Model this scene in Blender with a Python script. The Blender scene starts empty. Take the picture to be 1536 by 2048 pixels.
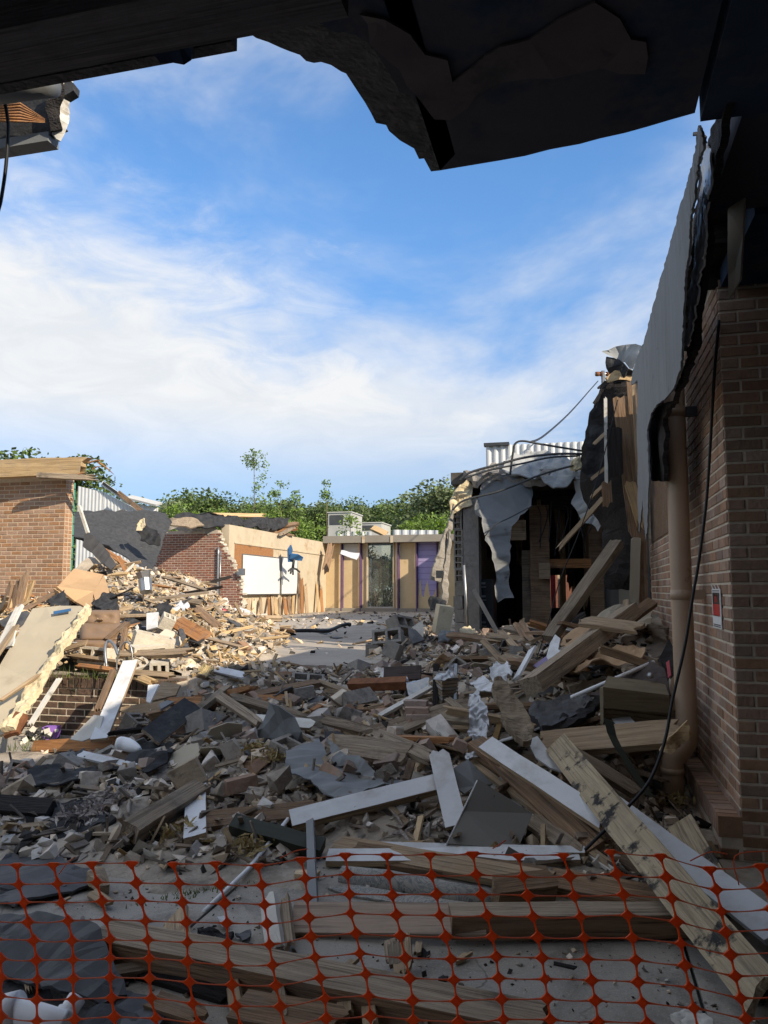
import bpy, bmesh, math, random
import numpy as np
from mathutils import Vector, Matrix, noise as mnoise
R = math.radians
scene = bpy.context.scene
COL = scene.collection

# ---------------------------------------------------------------- camera
FPX = 1540.0                       # focal length in photo pixels (1536 x 2048 photo)
YAW, PITCH = R(14.1), math.atan(156 / FPX)
CAMP = Vector((0, 0, 1.5))
CROT = Matrix.Rotation(YAW, 3, 'Z') @ Matrix.Rotation(R(90) + PITCH, 3, 'X')
cd = bpy.data.cameras.new('camera'); cam = bpy.data.objects.new('camera', cd); COL.objects.link(cam)
cam.matrix_world = Matrix.Translation(CAMP) @ CROT.to_4x4()
cd.sensor_fit = 'HORIZONTAL'; cd.sensor_width = 36; cd.lens = FPX / 1536 * 36
cd.clip_start = 0.05; cd.clip_end = 3000
scene.camera = cam
scene.render.resolution_x, scene.render.resolution_y = 768, 1024
vs = scene.view_settings
vs.view_transform = 'Standard'; vs.look = 'None'; vs.exposure = 2.15; vs.gamma = 1; vs.use_curve_mapping = False

def ray(px, py): return CROT @ Vector(((px - 768) / FPX, -(py - 1024) / FPX, -1))
def P(px, py, d): return CAMP + ray(px, py) * d
def G(px, py, z=0.0):
    r = ray(px, py); return CAMP + r * ((z - CAMP.z) / r.z)
def PX(px, py, x):
    r = ray(px, py); return CAMP + r * (x / r.x)
def PY(px, py, y):
    r = ray(px, py); return CAMP + r * (y / r.y)

# ---------------------------------------------------------------- sun and sky
SUN = Vector((0.75, -0.40, 0.50)).normalized()
sl = bpy.data.lights.new('sun', 'SUN'); sl.energy = 1.5; sl.angle = R(0.55); sl.color = (1.0, 0.87, 0.68)
so = bpy.data.objects.new('sun', sl); COL.objects.link(so)
so.rotation_euler = (-SUN).to_track_quat('-Z', 'Y').to_euler(); so.location = (8, -6, 12)
world = bpy.data.worlds.new('World'); scene.world = world; world.use_nodes = True
CLOUD_TURN, CLOUD_TILT = 3.25, 1.5
def build_sky():
    nt = world.node_tree; nt.nodes.clear(); N = nt.nodes.new; L = nt.links.new
    out = N('ShaderNodeOutputWorld'); bg = N('ShaderNodeBackground'); bg.inputs[1].default_value = 0.15
    L(bg.outputs[0], out.inputs[0])
    sky = N('ShaderNodeTexSky'); sky.sky_type = 'NISHITA'; sky.sun_disc = False
    sky.sun_elevation = math.asin(SUN.z); sky.sun_rotation = math.atan2(SUN.x, SUN.y)
    sky.altitude = 0; sky.air_density = 1.0; sky.dust_density = 0.25; sky.ozone_density = 2.2
    hsv = N('ShaderNodeHueSaturation'); hsv.inputs['Saturation'].default_value = 1.1; hsv.inputs['Value'].default_value = 0.37
    L(sky.outputs[0], hsv.inputs['Color'])
    tc = N('ShaderNodeTexCoord')
    # lower sky tinted darker: blue down to the horizon instead of burning out
    zz = N('ShaderNodeSeparateXYZ'); L(tc.outputs['Generated'], zz.inputs[0])
    gr = N('ShaderNodeMapRange'); gr.interpolation_type = 'SMOOTHSTEP'; gr.inputs[1].default_value = 0.0; gr.inputs[2].default_value = 0.5; L(zz.outputs[2], gr.inputs[0])
    gm = N('ShaderNodeMix'); gm.data_type = 'RGBA'; L(gr.outputs[0], gm.inputs[0]); gm.inputs[6].default_value = (0.27, 0.34, 0.46, 1); gm.inputs[7].default_value = (0.74, 0.90, 1.0, 1)
    ml = N('ShaderNodeMix'); ml.data_type = 'RGBA'; ml.blend_type = 'MULTIPLY'; ml.inputs[0].default_value = 1; L(hsv.outputs[0], ml.inputs[6]); L(gm.outputs[2], ml.inputs[7])
    # a sheet of high cloud whose edge is a great circle across the sky, broken up by noise
    r1, r2 = ray(0, 335).normalized(), ray(1000, 770).normalized()
    n = r1.cross(r2).normalized()
    if n.z > 0: n = -n
    def math_(op, a, b=None, c=None, clamp=False):
        m = N('ShaderNodeMath'); m.operation = op; m.use_clamp = clamp
        for i, v in enumerate((a, b, c)):
            if v is None: continue
            if isinstance(v, (int, float)): m.inputs[i].default_value = v
            else: L(v, m.inputs[i])
        return m.outputs[0]
    def dot(v):
        d = N('ShaderNodeVectorMath'); d.operation = 'DOT_PRODUCT'; L(tc.outputs['Generated'], d.inputs[0]); d.inputs[1].default_value = v
        return d.outputs['Value']
    def noi(scale, detail, rough, dist, stretch, rot):
        mp = N('ShaderNodeMapping'); mp.inputs['Scale'].default_value = stretch; mp.inputs['Rotation'].default_value = rot
        L(tc.outputs['Generated'], mp.inputs[0])
        t = N('ShaderNodeTexNoise'); t.inputs['Scale'].default_value = scale; t.inputs['Detail'].default_value = detail
        t.inputs['Roughness'].default_value = rough; t.inputs['Distortion'].default_value = dist
        L(mp.outputs[0], t.inputs[0]); return t.outputs[0]
    edge = dot(n)
    n1 = noi(2.6, 8, 0.58, 0.5, (1, 1, 2.4), (0.15, 0.25, 0))
    n2 = noi(9.0, 7, 0.62, 0.8, (1, 1, 2.6), (0.1, 0.45, 0.3))
    a = math_('MULTIPLY_ADD', edge, 6.5, 0.64)
    a = math_('ADD', a, math_('MULTIPLY', math_('SUBTRACT', n1, 0.5), 2.4))
    a = math_('ADD', a, math_('MULTIPLY', math_('SUBTRACT', n2, 0.5), 1.0))
    sm = N('ShaderNodeMapRange'); sm.interpolation_type = 'SMOOTHSTEP'; sm.inputs[1].default_value = 0.1; sm.inputs[2].default_value = 1.5
    L(a, sm.inputs[0])
    bank = sm.outputs[0]
    # the sheet thins towards the horizon
    z = dot((0, 0, 1))
    f = N('ShaderNodeMapRange'); f.interpolation_type = 'SMOOTHSTEP'; f.inputs[1].default_value = 0.06; f.inputs[2].default_value = 0.25
    f.inputs[3].default_value = 0.15; L(z, f.inputs[0])
    bank = math_('MULTIPLY', bank, f.outputs[0])
    # separate thin wisps elsewhere
    n3 = noi(6.5, 8, 0.62, 1.0, (1, 1, 3.4), (0.2, -0.3, 0.8))
    w = N('ShaderNodeMapRange'); w.interpolation_type = 'SMOOTHSTEP'; w.inputs[1].default_value = 0.52; w.inputs[2].default_value = 0.80
    w.inputs[4].default_value = 0.62; L(n3, w.inputs[0])
    fw = N('ShaderNodeMapRange'); fw.interpolation_type = 'SMOOTHSTEP'; fw.inputs[1].default_value = 0.46; fw.inputs[2].default_value = 0.22; L(z, fw.inputs[0])
    wisp = math_('MULTIPLY', w.outputs[0], fw.outputs[0])
    # broader patches of the same cloud, added over the whole sky to brighten shade
    n4 = noi(1.35, 7, 0.6, 0.6, (1, 1, 1.6), (0.4, CLOUD_TILT, CLOUD_TURN))
    v = N('ShaderNodeMapRange'); v.interpolation_type = 'SMOOTHSTEP'; v.inputs[1].default_value = 0.34; v.inputs[2].default_value = 0.58; v.inputs[4].default_value = 0.9; L(n4, v.inputs[0])
    cover = math_('MAXIMUM', math_('MAXIMUM', bank, wisp), math_('MULTIPLY', v.outputs[0], f.outputs[0]))
    cover = math_('MULTIPLY', math_('POWER', cover, 1.35), 0.95)
    mix = N('ShaderNodeMix'); mix.data_type = 'RGBA'; L(cover, mix.inputs[0]); L(ml.outputs[2], mix.inputs[6])
    cm = N('ShaderNodeMapRange'); cm.inputs[1].default_value = 0.38; cm.inputs[2].default_value = 0.62; L(n2, cm.inputs[0])
    cc = N('ShaderNodeMix'); cc.data_type = 'RGBA'; L(cm.outputs[0], cc.inputs[0]); cc.inputs[6].default_value = (1.27, 1.30, 1.33, 1); cc.inputs[7].default_value = (1.42, 1.42, 1.41, 1)
    L(cc.outputs[2], mix.inputs[7])
    L(mix.outputs[2], bg.inputs[0])
build_sky()

# ---------------------------------------------------------------- materials
MATS = {}
WS_ = (0.5, 7, 7)
def mat(name, c1, c2=None, scale=6.0, rough=0.85, bump=0.25, stretch=(1, 1, 1), rnd='obj', rv=0.35, stain=None, sscale=1.5,
        sth=(0.55, 0.62), metal=0.0, spec=0.3, detail=8, wave=None, bscale=None, hue=0.0, nrough=0.6, trans=0.0):
    m = bpy.data.materials.new(name); m.use_nodes = True; MATS[name] = m
    nt = m.node_tree; N = nt.nodes.new; L = nt.links.new
    b = nt.nodes['Principled BSDF']; b.inputs['Roughness'].default_value = rough; b.inputs['Metallic'].default_value = metal
    b.inputs['Specular IOR Level'].default_value = spec
    if c2 is None: c2 = tuple(x * 0.7 for x in c1)
    tc = N('ShaderNodeTexCoord'); info = N('ShaderNodeObjectInfo')
    add = N('ShaderNodeVectorMath'); add.operation = 'ADD'
    comb = N('ShaderNodeMath'); comb.operation = 'MULTIPLY'; comb.inputs[1].default_value = 37.0; L(info.outputs['Random'], comb.inputs[0])
    L(tc.outputs['Object'], add.inputs[0]); L(comb.outputs[0], add.inputs[1])
    mp = N('ShaderNodeMapping'); mp.inputs['Scale'].default_value = stretch; L(add.outputs[0], mp.inputs[0])
    no = N('ShaderNodeTexNoise'); no.inputs['Scale'].default_value = scale; no.inputs['Detail'].default_value = detail; no.inputs['Roughness'].default_value = nrough
    L(mp.outputs[0], no.inputs[0])
    ramp = N('ShaderNodeMapRange'); ramp.inputs[1].default_value = 0.32; ramp.inputs[2].default_value = 0.68; L(no.outputs[0], ramp.inputs[0])
    mix = N('ShaderNodeMix'); mix.data_type = 'RGBA'; mix.inputs[6].default_value = (*c1, 1); mix.inputs[7].default_value = (*c2, 1)
    L(ramp.outputs[0], mix.inputs[0]); col = mix.outputs[2]
    if rnd:
        g = N('ShaderNodeNewGeometry'); ra = N('ShaderNodeMath'); ra.operation = 'ADD'; L(g.outputs['Random Per Island'], ra.inputs[0]); L(info.outputs['Random'], ra.inputs[1])
        rf = N('ShaderNodeMath'); rf.operation = 'FRACT'; L(ra.outputs[0], rf.inputs[0]); rs = rf.outputs[0]
        mr = N('ShaderNodeMapRange'); mr.inputs[3].default_value = 1 - rv; mr.inputs[4].default_value = 1 + rv; L(rs, mr.inputs[0])
        h = N('ShaderNodeHueSaturation'); L(mr.outputs[0], h.inputs['Value']); L(col, h.inputs['Color'])
        if hue:
            w = N('ShaderNodeMath'); w.operation = 'MULTIPLY_ADD'; L(rs, w.inputs[0]); w.inputs[1].default_value = 91.7; w.inputs[2].default_value = 0.3
            w2 = N('ShaderNodeMath'); w2.operation = 'FRACT'; L(w.outputs[0], w2.inputs[0])
            mr2 = N('ShaderNodeMapRange'); mr2.inputs[3].default_value = 1 - hue; mr2.inputs[4].default_value = 1 + hue; L(w2.outputs[0], mr2.inputs[0])
            L(mr2.outputs[0], h.inputs['Saturation'])
        col = h.outputs[0]
    if stain is not None:
        s = N('ShaderNodeTexNoise'); s.inputs['Scale'].default_value = sscale; s.inputs['Detail'].default_value = 6; s.inputs['Roughness'].default_value = 0.65
        L(add.outputs[0], s.inputs[0])
        sr = N('ShaderNodeMapRange'); sr.inputs[1].default_value = sth[0]; sr.inputs[2].default_value = sth[1]; L(s.outputs[0], sr.inputs[0])
        mx = N('ShaderNodeMix'); mx.data_type = 'RGBA'; L(sr.outputs[0], mx.inputs[0]); L(col, mx.inputs[6]); mx.inputs[7].default_value = (*stain, 1)
        col = mx.outputs[2]
    if stretch == WS_:
        m3 = N('ShaderNodeMapping'); m3.inputs['Scale'].default_value = (.35, 16, 16); L(add.outputs[0], m3.inputs[0])
        s3 = N('ShaderNodeTexNoise'); s3.inputs['Scale'].default_value = 4; s3.inputs['Detail'].default_value = 5; s3.inputs['Distortion'].default_value = 1.2; L(m3.outputs[0], s3.inputs[0])
        r3 = N('ShaderNodeMapRange'); r3.inputs[1].default_value = .52; r3.inputs[2].default_value = .66; r3.inputs[4].default_value = .65; L(s3.outputs[0], r3.inputs[0])
        k3 = N('ShaderNodeMix'); k3.data_type = 'RGBA'; L(r3.outputs[0], k3.inputs[0]); L(col, k3.inputs[6]); k3.inputs[7].default_value = (*[x * .38 for x in c2], 1); col = k3.outputs[2]
        s4 = N('ShaderNodeTexNoise'); s4.inputs['Scale'].default_value = 7; s4.inputs['Detail'].default_value = 7; s4.inputs['Roughness'].default_value = .7; L(add.outputs[0], s4.inputs[0])
        r4 = N('ShaderNodeMapRange'); r4.inputs[1].default_value = .5; r4.inputs[2].default_value = .75; r4.inputs[4].default_value = .5; L(s4.outputs[0], r4.inputs[0])
        k4 = N('ShaderNodeMix'); k4.data_type = 'RGBA'; L(r4.outputs[0], k4.inputs[0]); L(col, k4.inputs[6]); k4.inputs[7].default_value = (.24, .21, .175, 1) if max(c1) > .1 else (.02, .02, .02, 1); col = k4.outputs[2]
    L(col, b.inputs['Base Color'])
    if bump:
        bn = N('ShaderNodeTexNoise'); bn.inputs['Scale'].default_value = bscale or scale * 3; bn.inputs['Detail'].default_value = 6; L(mp.outputs[0], bn.inputs[0])
        bp = N('ShaderNodeBump'); bp.inputs['Strength'].default_value = bump; bp.inputs['Distance'].default_value = 0.02; L(bn.outputs[0], bp.inputs['Height'])
        L(bp.outputs[0], b.inputs['Normal'])
    if trans:
        b.inputs['Subsurface Weight'].default_value = 0
        t = N('ShaderNodeBsdfTranslucent'); L(col, t.inputs[0]); ms = N('ShaderNodeMixShader'); ms.inputs[0].default_value = trans
        L(b.outputs[0], ms.inputs[1]); L(t.outputs[0], ms.inputs[2]); L(ms.outputs[0], nt.nodes['Material Output'].inputs[0])
    return m
G1 = (12, 1.2, 1.2)
WS = (0.5, 7, 7)          # wood grain runs along local X
mat('wood_raw', (.45, .335, .215), (.29, .205, .125), 5, .8, .4, WS, rv=.22, stain=(.10, .07, .05), sscale=2.2, sth=(.60, .74))
mat('wood_new', (.52, .37, .20), (.40, .265, .13), 5, .75, .3, WS, rv=.18)
mat('wood_grey', (.37, .295, .215), (.215, .165, .115), 6, .9, .55, WS, rv=.28, stain=(.05, .043, .036), sscale=2, sth=(.56, .72))
mat('wood_brown', (.31, .20, .12), (.17, .105, .062), 6, .85, .5, WS, rv=.25, stain=(.025, .02, .018), sscale=1.6, sth=(.55, .7))
mat('wood_orange', (.42, .20, .075), (.24, .105, .04), 5, .7, .4, WS, rv=.15, stain=(.05, .03, .02), sscale=1.6, sth=(.6, .7))
mat('wood_burnt', (.54, .44, .295), (.36, .28, .18), 5, .85, .5, WS, rv=.08, stain=(.028, .027, .028), sscale=4.0, sth=(.555, .61))
mat('wood_char', (.035, .028, .025), (.010, .009, .010), 7, .75, .9, WS, rv=.3)
mat('wood_veneer', (.50, .385, .30), (.42, .31, .23), 4, .6, .15, WS, rv=.05)
mat('paint_white', (.66, .67, .68), (.57, .58, .60), 4, .6, .12, (1, 1, 1), rv=.06, stain=(.34, .31, .27), sscale=3.4, sth=(.50, .80))
mat('paint_dirty', (.66, .64, .58), (.50, .47, .42), 5, .75, .25, rv=.1, stain=(.22, .19, .15), sscale=4, sth=(.58, .7))
mat('beige_panel', (.40, .35, .265), (.345, .30, .225), 2, .7, .12, rv=.06, stain=(.30, .25, .18), sscale=3, sth=(.62, .78))
mat('grey_panel', (.175, .165, .15), (.155, .147, .133), 3, .5, .05, rv=.04, stain=(.06, .055, .05), sscale=9, sth=(.70, .73))
mat('cream_foam', (.72, .62, .42), (.52, .42, .26), 9, .9, .8, rv=.05, stain=(.30, .18, .08), sscale=6, sth=(.62, .70))
mat('membrane', (.20, .208, .212), (.165, .172, .176), 2.2, .7, .25, rv=.08, stain=(.06, .062, .066), sscale=3.2, sth=(.64, .72))
mat('membrane_light', (.32, .33, .33), (.25, .26, .265), 3, .7, .3, rv=.08, stain=(.10, .10, .10), sscale=5, sth=(.66, .72))
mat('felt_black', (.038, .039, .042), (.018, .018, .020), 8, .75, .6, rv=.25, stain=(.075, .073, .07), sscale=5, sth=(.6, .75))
mat('felt_grey', (.060, .062, .066), (.034, .035, .038), 12, .85, .5, rv=.15, stain=(.11, .11, .11), sscale=14, sth=(.6, .8))
mat('slate_sheet', (.085, .086, .09), (.05, .05, .055), 3, .65, .25, rv=.2, stain=(.14, .135, .13), sscale=4, sth=(.55, .75))
mat('brick_brown', (.37, .242, .17), (.275, .175, .124), 14, .9, .35, rv=.24, hue=.2)
mat('brick_orange', (.36, .212, .128), (.285, .165, .10), 12, .9, .3, rv=.17, hue=.15)
mat('brick_red', (.245, .112, .078), (.185, .085, .062), 12, .9, .3, rv=.2, hue=.15)
mat('brick_dark', (.15, .095, .066), (.085, .056, .042), 12, .9, .35, rv=.25, stain=(.035, .035, .022), sscale=5, sth=(.5, .65))
mat('mortar', (.66, .575, .45), (.56, .485, .38), 20, .95, .3, rnd=None)
mat('mortar_mid', (.50, .41, .33), (.42, .34, .27), 20, .95, .3, rnd=None)
mat('mortar_warm', (.54, .42, .295), (.46, .355, .25), 20, .95, .3, rnd=None)
mat('cmu', (.31, .285, .25), (.225, .205, .18), 16, .95, .5, rv=.18, hue=.2, stain=(.10, .09, .08), sscale=4, sth=(.6, .75))
mat('cmu_white', (.58, .53, .44), (.47, .42, .34), 10, .9, .35, rv=.1, stain=(.30, .26, .2), sscale=6, sth=(.6, .75))
mat('cmu_cream', (.62, .53, .37), (.52, .44, .30), 8, .9, .3, rv=.08, stain=(.3, .24, .16), sscale=5, sth=(.62, .75))
mat('rubble', (.52, .45, .37), (.36, .305, .245), 9, .95, .6, rv=.42, hue=.6, stain=(.07, .062, .055), sscale=5, sth=(.58, .72))
mat('rubble_brick', (.33, .235, .18), (.235, .16, .12), 9, .95, .5, rv=.33, hue=.35, stain=(.32, .29, .25), sscale=4, sth=(.58, .7))
mat('crumb_grey', (.56, .49, .41), (.40, .345, .285), 9, .95, .4, rnd='island', rv=.6, hue=.6)
mat('crumb_tan', (.46, .37, .26), (.31, .24, .16), 9, .95, .4, rnd='island', rv=.6, hue=.45)
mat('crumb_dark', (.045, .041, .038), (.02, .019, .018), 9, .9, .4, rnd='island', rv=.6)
mat('splinter', (.48, .36, .225), (.31, .22, .13), 9, .9, .3, rnd='island', rv=.45, hue=.3)
mat('splinter_grey', (.23, .185, .145), (.14, .11, .085), 9, .9, .3, rnd='island', rv=.5, hue=.3)
mat('mound_grey', (.44, .38, .31), (.30, .26, .21), 5, .95, 1.0, rnd=None, stain=(.13, .115, .095), sscale=2.5, sth=(.52, .7), bscale=22)
mat('plate_metal', (.42, .43, .44), (.33, .34, .35), 3, .38, .1, metal=.85, rv=.1, stain=(.18, .16, .14), sscale=6, sth=(.6, .72))
mat('foil', (.50, .51, .53), (.40, .41, .43), 6, .38, .3, metal=.45, rv=.1, stain=(.22, .20, .18), sscale=5, sth=(.62, .75))
mat('metal_white', (.60, .61, .61), (.52, .53, .54), 2, .5, .05, rv=.05)
mat('pipe_brown', (.40, .285, .195), (.35, .245, .165), 2.5, .45, .06, rnd=None, stain=(.16, .10, .07), sscale=7, sth=(.62, .72), spec=.5)
mat('steel_dark', (.045, .048, .052), (.028, .03, .033), 5, .5, .15, rv=.1, spec=.4)
mat('rust', (.24, .10, .045), (.12, .05, .025), 9, .85, .5, rv=.15)
mat('cable', (.015, .015, .017), (.009, .009, .01), 5, .5, .0, rnd=None)
mat('pvc', (.80, .81, .82), (.76, .77, .78), 3, .35, .0, rnd=None, spec=.5)
mat('purple', (.35, .30, .50), (.31, .265, .45), 3, .8, .1, rnd=None)
mat('purple_trim', (.13, .075, .17), (.10, .055, .13), 3, .7, .05, rnd=None)
mat('tan_paint', (.60, .455, .265), (.53, .395, .225), 2, .8, .12, rnd=None, stain=(.40, .27, .13), sscale=2.2, sth=(.6, .78))
mat('cream_paint', (.55, .465, .335), (.47, .39, .275), 2.5, .85, .15, rnd=None, stain=(.36, .20, .09), sscale=1.7, sth=(.56, .74))
mat('fascia', (.27, .245, .205), (.235, .212, .178), 2, .8, .08, rnd=None)
mat('whiteboard', (.70, .70, .68), (.67, .67, .65), 1, .35, .0, rnd=None)
mat('blue_plastic', (.03, .11, .25), (.026, .092, .21), 2, .45, .02, rnd=None, spec=.5)
mat('ceiling_soot_haze', (.024, .042, .078), (.013, .025, .05), 2.0, .95, .6, rnd=None, stain=(.05, .052, .07), sscale=.8, sth=(.5, .55))  # sooty ceiling, with bluish haze put into its colour
mat('torn_edge', (.075, .072, .075), (.030, .032, .038), 14, .95, 1.0, rnd=None)
mat('soffit_brown', (.095, .072, .062), (.066, .050, .046), 4, .85, .2, WS, rnd=None, stain=(.04, .03, .026), sscale=1.5, sth=(.52, .7))
mat('beam_sooty', (.085, .08, .09), (.05, .05, .06), 5, .9, .3, WS, rnd=None)
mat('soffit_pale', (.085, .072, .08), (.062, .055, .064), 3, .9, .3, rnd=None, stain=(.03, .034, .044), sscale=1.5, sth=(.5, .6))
mat('insulation', (.56, .45, .24), (.40, .30, .13), 22, .95, 1.0, rv=.2)
mat('fuzz', (.52, .46, .42), (.36, .315, .29), 26, .98, 1.0, rv=.15)
mat('cardboard', (.40, .27, .16), (.34, .225, .13), 3, .85, .1, rv=.08, stain=(.26, .165, .095), sscale=3, sth=(.58, .75))
mat('box_brown', (.46, .30, .165), (.38, .24, .125), 2, .7, .06, rv=.05, stain=(.54, .38, .22), sscale=5, sth=(.62, .7))
mat('canvas', (.20, .16, .10), (.135, .106, .066), 3, .9, .3, (1, 1, 6), rv=.1, stain=(.075, .06, .04), sscale=4, sth=(.56, .72))
mat('vinyl_brown', (.24, .155, .095), (.20, .13, .08), 3, .5, .08, rnd=None)
mat('paper', (.62, .60, .55), (.50, .48, .43), 8, .9, .1, rv=.1)
mat('purple_box', (.33, .17, .62), (.27, .14, .52), 4, .6, .05, rnd=None)
mat('red_plastic', (.42, .055, .07), (.36, .045, .06), 3, .5, .02, rnd=None)
mat('green_board', (.08, .27, .20), (.06, .21, .155), 3, .8, .1, rnd=None)
mat('green_dark', (.035, .042, .03), (.022, .027, .02), 4, .6, .1, rnd=None)
mat('sign_white', (.75, .75, .75), (.72, .72, .72), 3, .5, .0, rnd=None)
mat('sign_black', (.012, .012, .013), (.01, .01, .011), 3, .45, .0, rnd=None)
mat('sign_red', (.50, .02, .02), (.46, .018, .018), 3, .45, .0, rnd=None)
mat('fence_orange', (1.0, .26, .045), (.98, .22, .038), 8, .45, .05, rnd=None, trans=.6, spec=.4)
mat('fence_strand', (.85, .27, .11), (.75, .22, .09), 8, .5, .05, rnd=None, trans=.6, spec=.4)
mat('bark', (.13, .10, .075), (.08, .06, .045), 6, .95, .5, (1, 1, .3), rv=.1)
mat('leaf_far', (.135, .185, .06), (.088, .135, .045), 3, .7, 0, rnd='island', rv=.5, hue=.2, trans=.3)
mat('leaf_bright', (.20, .29, .06), (.135, .215, .045), 3, .7, 0, rnd='island', rv=.45, hue=.2, trans=.35)
mat('leaf_blue', (.19, .23, .11), (.135, .175, .085), 3, .7, 0, rnd='island', rv=.5, hue=.2, trans=.3)
mat('grass_blade', (.13, .17, .04), (.075, .105, .022), 3, .8, 0, rnd='island', rv=.45, trans=.3)
mat('earth', (.16, .13, .085), (.085, .09, .04), .5, .95, .3, rnd=None)
mat('hvac', (.48, .48, .46), (.42, .42, .40), 2, .5, .05, rv=.05)
mat('hvac_dark', (.07, .075, .08), (.05, .055, .06), 2, .5, .05, rv=.05)
mat('roof_deck', (.12, .105, .09), (.07, .06, .052), 5, .9, .3, rnd=None)

def carpet_material():
    m = bpy.data.materials.new('carpet'); m.use_nodes = True; MATS['carpet'] = m
    nt = m.node_tree; N = nt.nodes.new; L = nt.links.new; b = nt.nodes['Principled BSDF']; b.inputs['Roughness'].default_value = .95
    tc = N('ShaderNodeTexCoord'); v = N('ShaderNodeTexNoise'); v.inputs['Scale'].default_value = 9; v.inputs['Detail'].default_value = 2; v.inputs['Distortion'].default_value = 3.5
    L(tc.outputs['Object'], v.inputs[0])
    r = N('ShaderNodeValToRGB'); L(v.outputs[0], r.inputs[0]); r.color_ramp.interpolation = 'LINEAR'
    e = r.color_ramp.elements; e[0].position = .36; e[0].color = (.20, .205, .20, 1); e[1].position = .62; e[1].color = (.33, .31, .27, 1)
    for p, c in ((.44, (.36, .34, .30)), (.49, (.14, .145, .15)), (.55, (.27, .265, .25))):
        q = e.new(p); q.color = (*c, 1)
    L(r.outputs[0], b.inputs['Base Color'])
carpet_material()
def concrete_material(name, c1, c2, crack, stain, sx=1.0):
    m = bpy.data.materials.new(name); m.use_nodes = True; MATS[name] = m
    nt = m.node_tree; N = nt.nodes.new; L = nt.links.new; b = nt.nodes['Principled BSDF']; b.inputs['Roughness'].default_value = .9
    b.inputs['Specular IOR Level'].default_value = .25
    tc = N('ShaderNodeTexCoord')
    def noise(s, d, r=.6, dist=0):
        n = N('ShaderNodeTexNoise'); n.inputs['Scale'].default_value = s; n.inputs['Detail'].default_value = d; n.inputs['Roughness'].default_value = r; n.inputs['Distortion'].default_value = dist
        L(tc.outputs['Object'], n.inputs[0]); return n.outputs[0]
    def rng(v, a, b_, c=0, d=1):
        r = N('ShaderNodeMapRange'); L(v, r.inputs[0])
        for i, x in enumerate((a, b_, c, d)): r.inputs[i + 1].default_value = x
        return r.outputs[0]
    def mixc(f, a, b_):
        x = N('ShaderNodeMix'); x.data_type = 'RGBA'; L(f, x.inputs[0])
        for i, v in ((6, a), (7, b_)):
            if isinstance(v, tuple): x.inputs[i].default_value = (*v, 1)
            else: L(v, x.inputs[i])
        return x.outputs[2]
    c = mixc(rng(noise(1.1 * sx, 6), .3, .7), c1, c2)
    c = mixc(rng(noise(2.6 * sx, 8, .7, .6), .52, .68), c, stain)
    c = mixc(rng(noise(140, 2), .60, .72), c, tuple(x * 1.25 for x in c1))
    c = mixc(rng(noise(95, 2), .62, .74), c, tuple(x * .35 for x in c1))
    vo = N('ShaderNodeTexVoronoi'); vo.feature = 'DISTANCE_TO_EDGE'; vo.inputs['Scale'].default_value = .55
    ad = N('ShaderNodeVectorMath'); ad.operation = 'MULTIPLY_ADD'; L(tc.outputs['Object'], ad.inputs[0]); ad.inputs[1].default_value = (1, 1, 1)
    nn = N('ShaderNodeTexNoise'); nn.inputs['Scale'].default_value = 3; nn.inputs['Detail'].default_value = 6; L(tc.outputs['Object'], nn.inputs[0])
    sc = N('ShaderNodeVectorMath'); sc.operation = 'SCALE'; sc.inputs['Scale'].default_value = .35; L(nn.outputs['Color'], sc.inputs[0]); L(sc.outputs[0], ad.inputs[2])
    L(ad.outputs[0], vo.inputs['Vector'])
    ck = N('ShaderNodeMath'); ck.operation = 'MULTIPLY'; L(rng(vo.outputs['Distance'], .0, .0035, 1, 0), ck.inputs[0]); L(rng(noise(.7, 2), .52, .6), ck.inputs[1])
    c = mixc(ck.outputs[0], c, crack)
    L(c, b.inputs['Base Color'])
    bp = N('ShaderNodeBump'); bp.inputs['Strength'].default_value = .35; bp.inputs['Distance'].default_value = .01; L(noise(60, 6), bp.inputs['Height']); L(bp.outputs[0], b.inputs['Normal'])
concrete_material('concrete', (.40, .37, .325), (.30, .275, .24), (.14, .13, .115), (.19, .172, .15))
concrete_material('slab', (.40, .355, .30), (.32, .28, .235), (.18, .155, .13), (.25, .21, .17), .5)
def glass_material():
    m = bpy.data.materials.new('glass'); m.use_nodes = True; MATS['glass'] = m
    nt = m.node_tree; N = nt.nodes.new; L = nt.links.new; nt.nodes.remove(nt.nodes['Principled BSDF'])
    t = N('ShaderNodeBsdfTransparent'); t.inputs[0].default_value = (.80, .84, .82, 1); g = N('ShaderNodeBsdfGlossy'); g.inputs['Roughness'].default_value = .02
    d = N('ShaderNodeBsdfDiffuse'); d.inputs[0].default_value = (.35, .36, .34, 1)
    fr = N('ShaderNodeFresnel'); ms = N('ShaderNodeMixShader'); L(fr.outputs[0], ms.inputs[0]); L(t.outputs[0], ms.inputs[1]); L(g.outputs[0], ms.inputs[2])
    m2 = N('ShaderNodeMixShader'); m2.inputs[0].default_value = .12; L(ms.outputs[0], m2.inputs[1]); L(d.outputs[0], m2.inputs[2])
    L(m2.outputs[0], nt.nodes['Material Output'].inputs[0])
glass_material()

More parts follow.
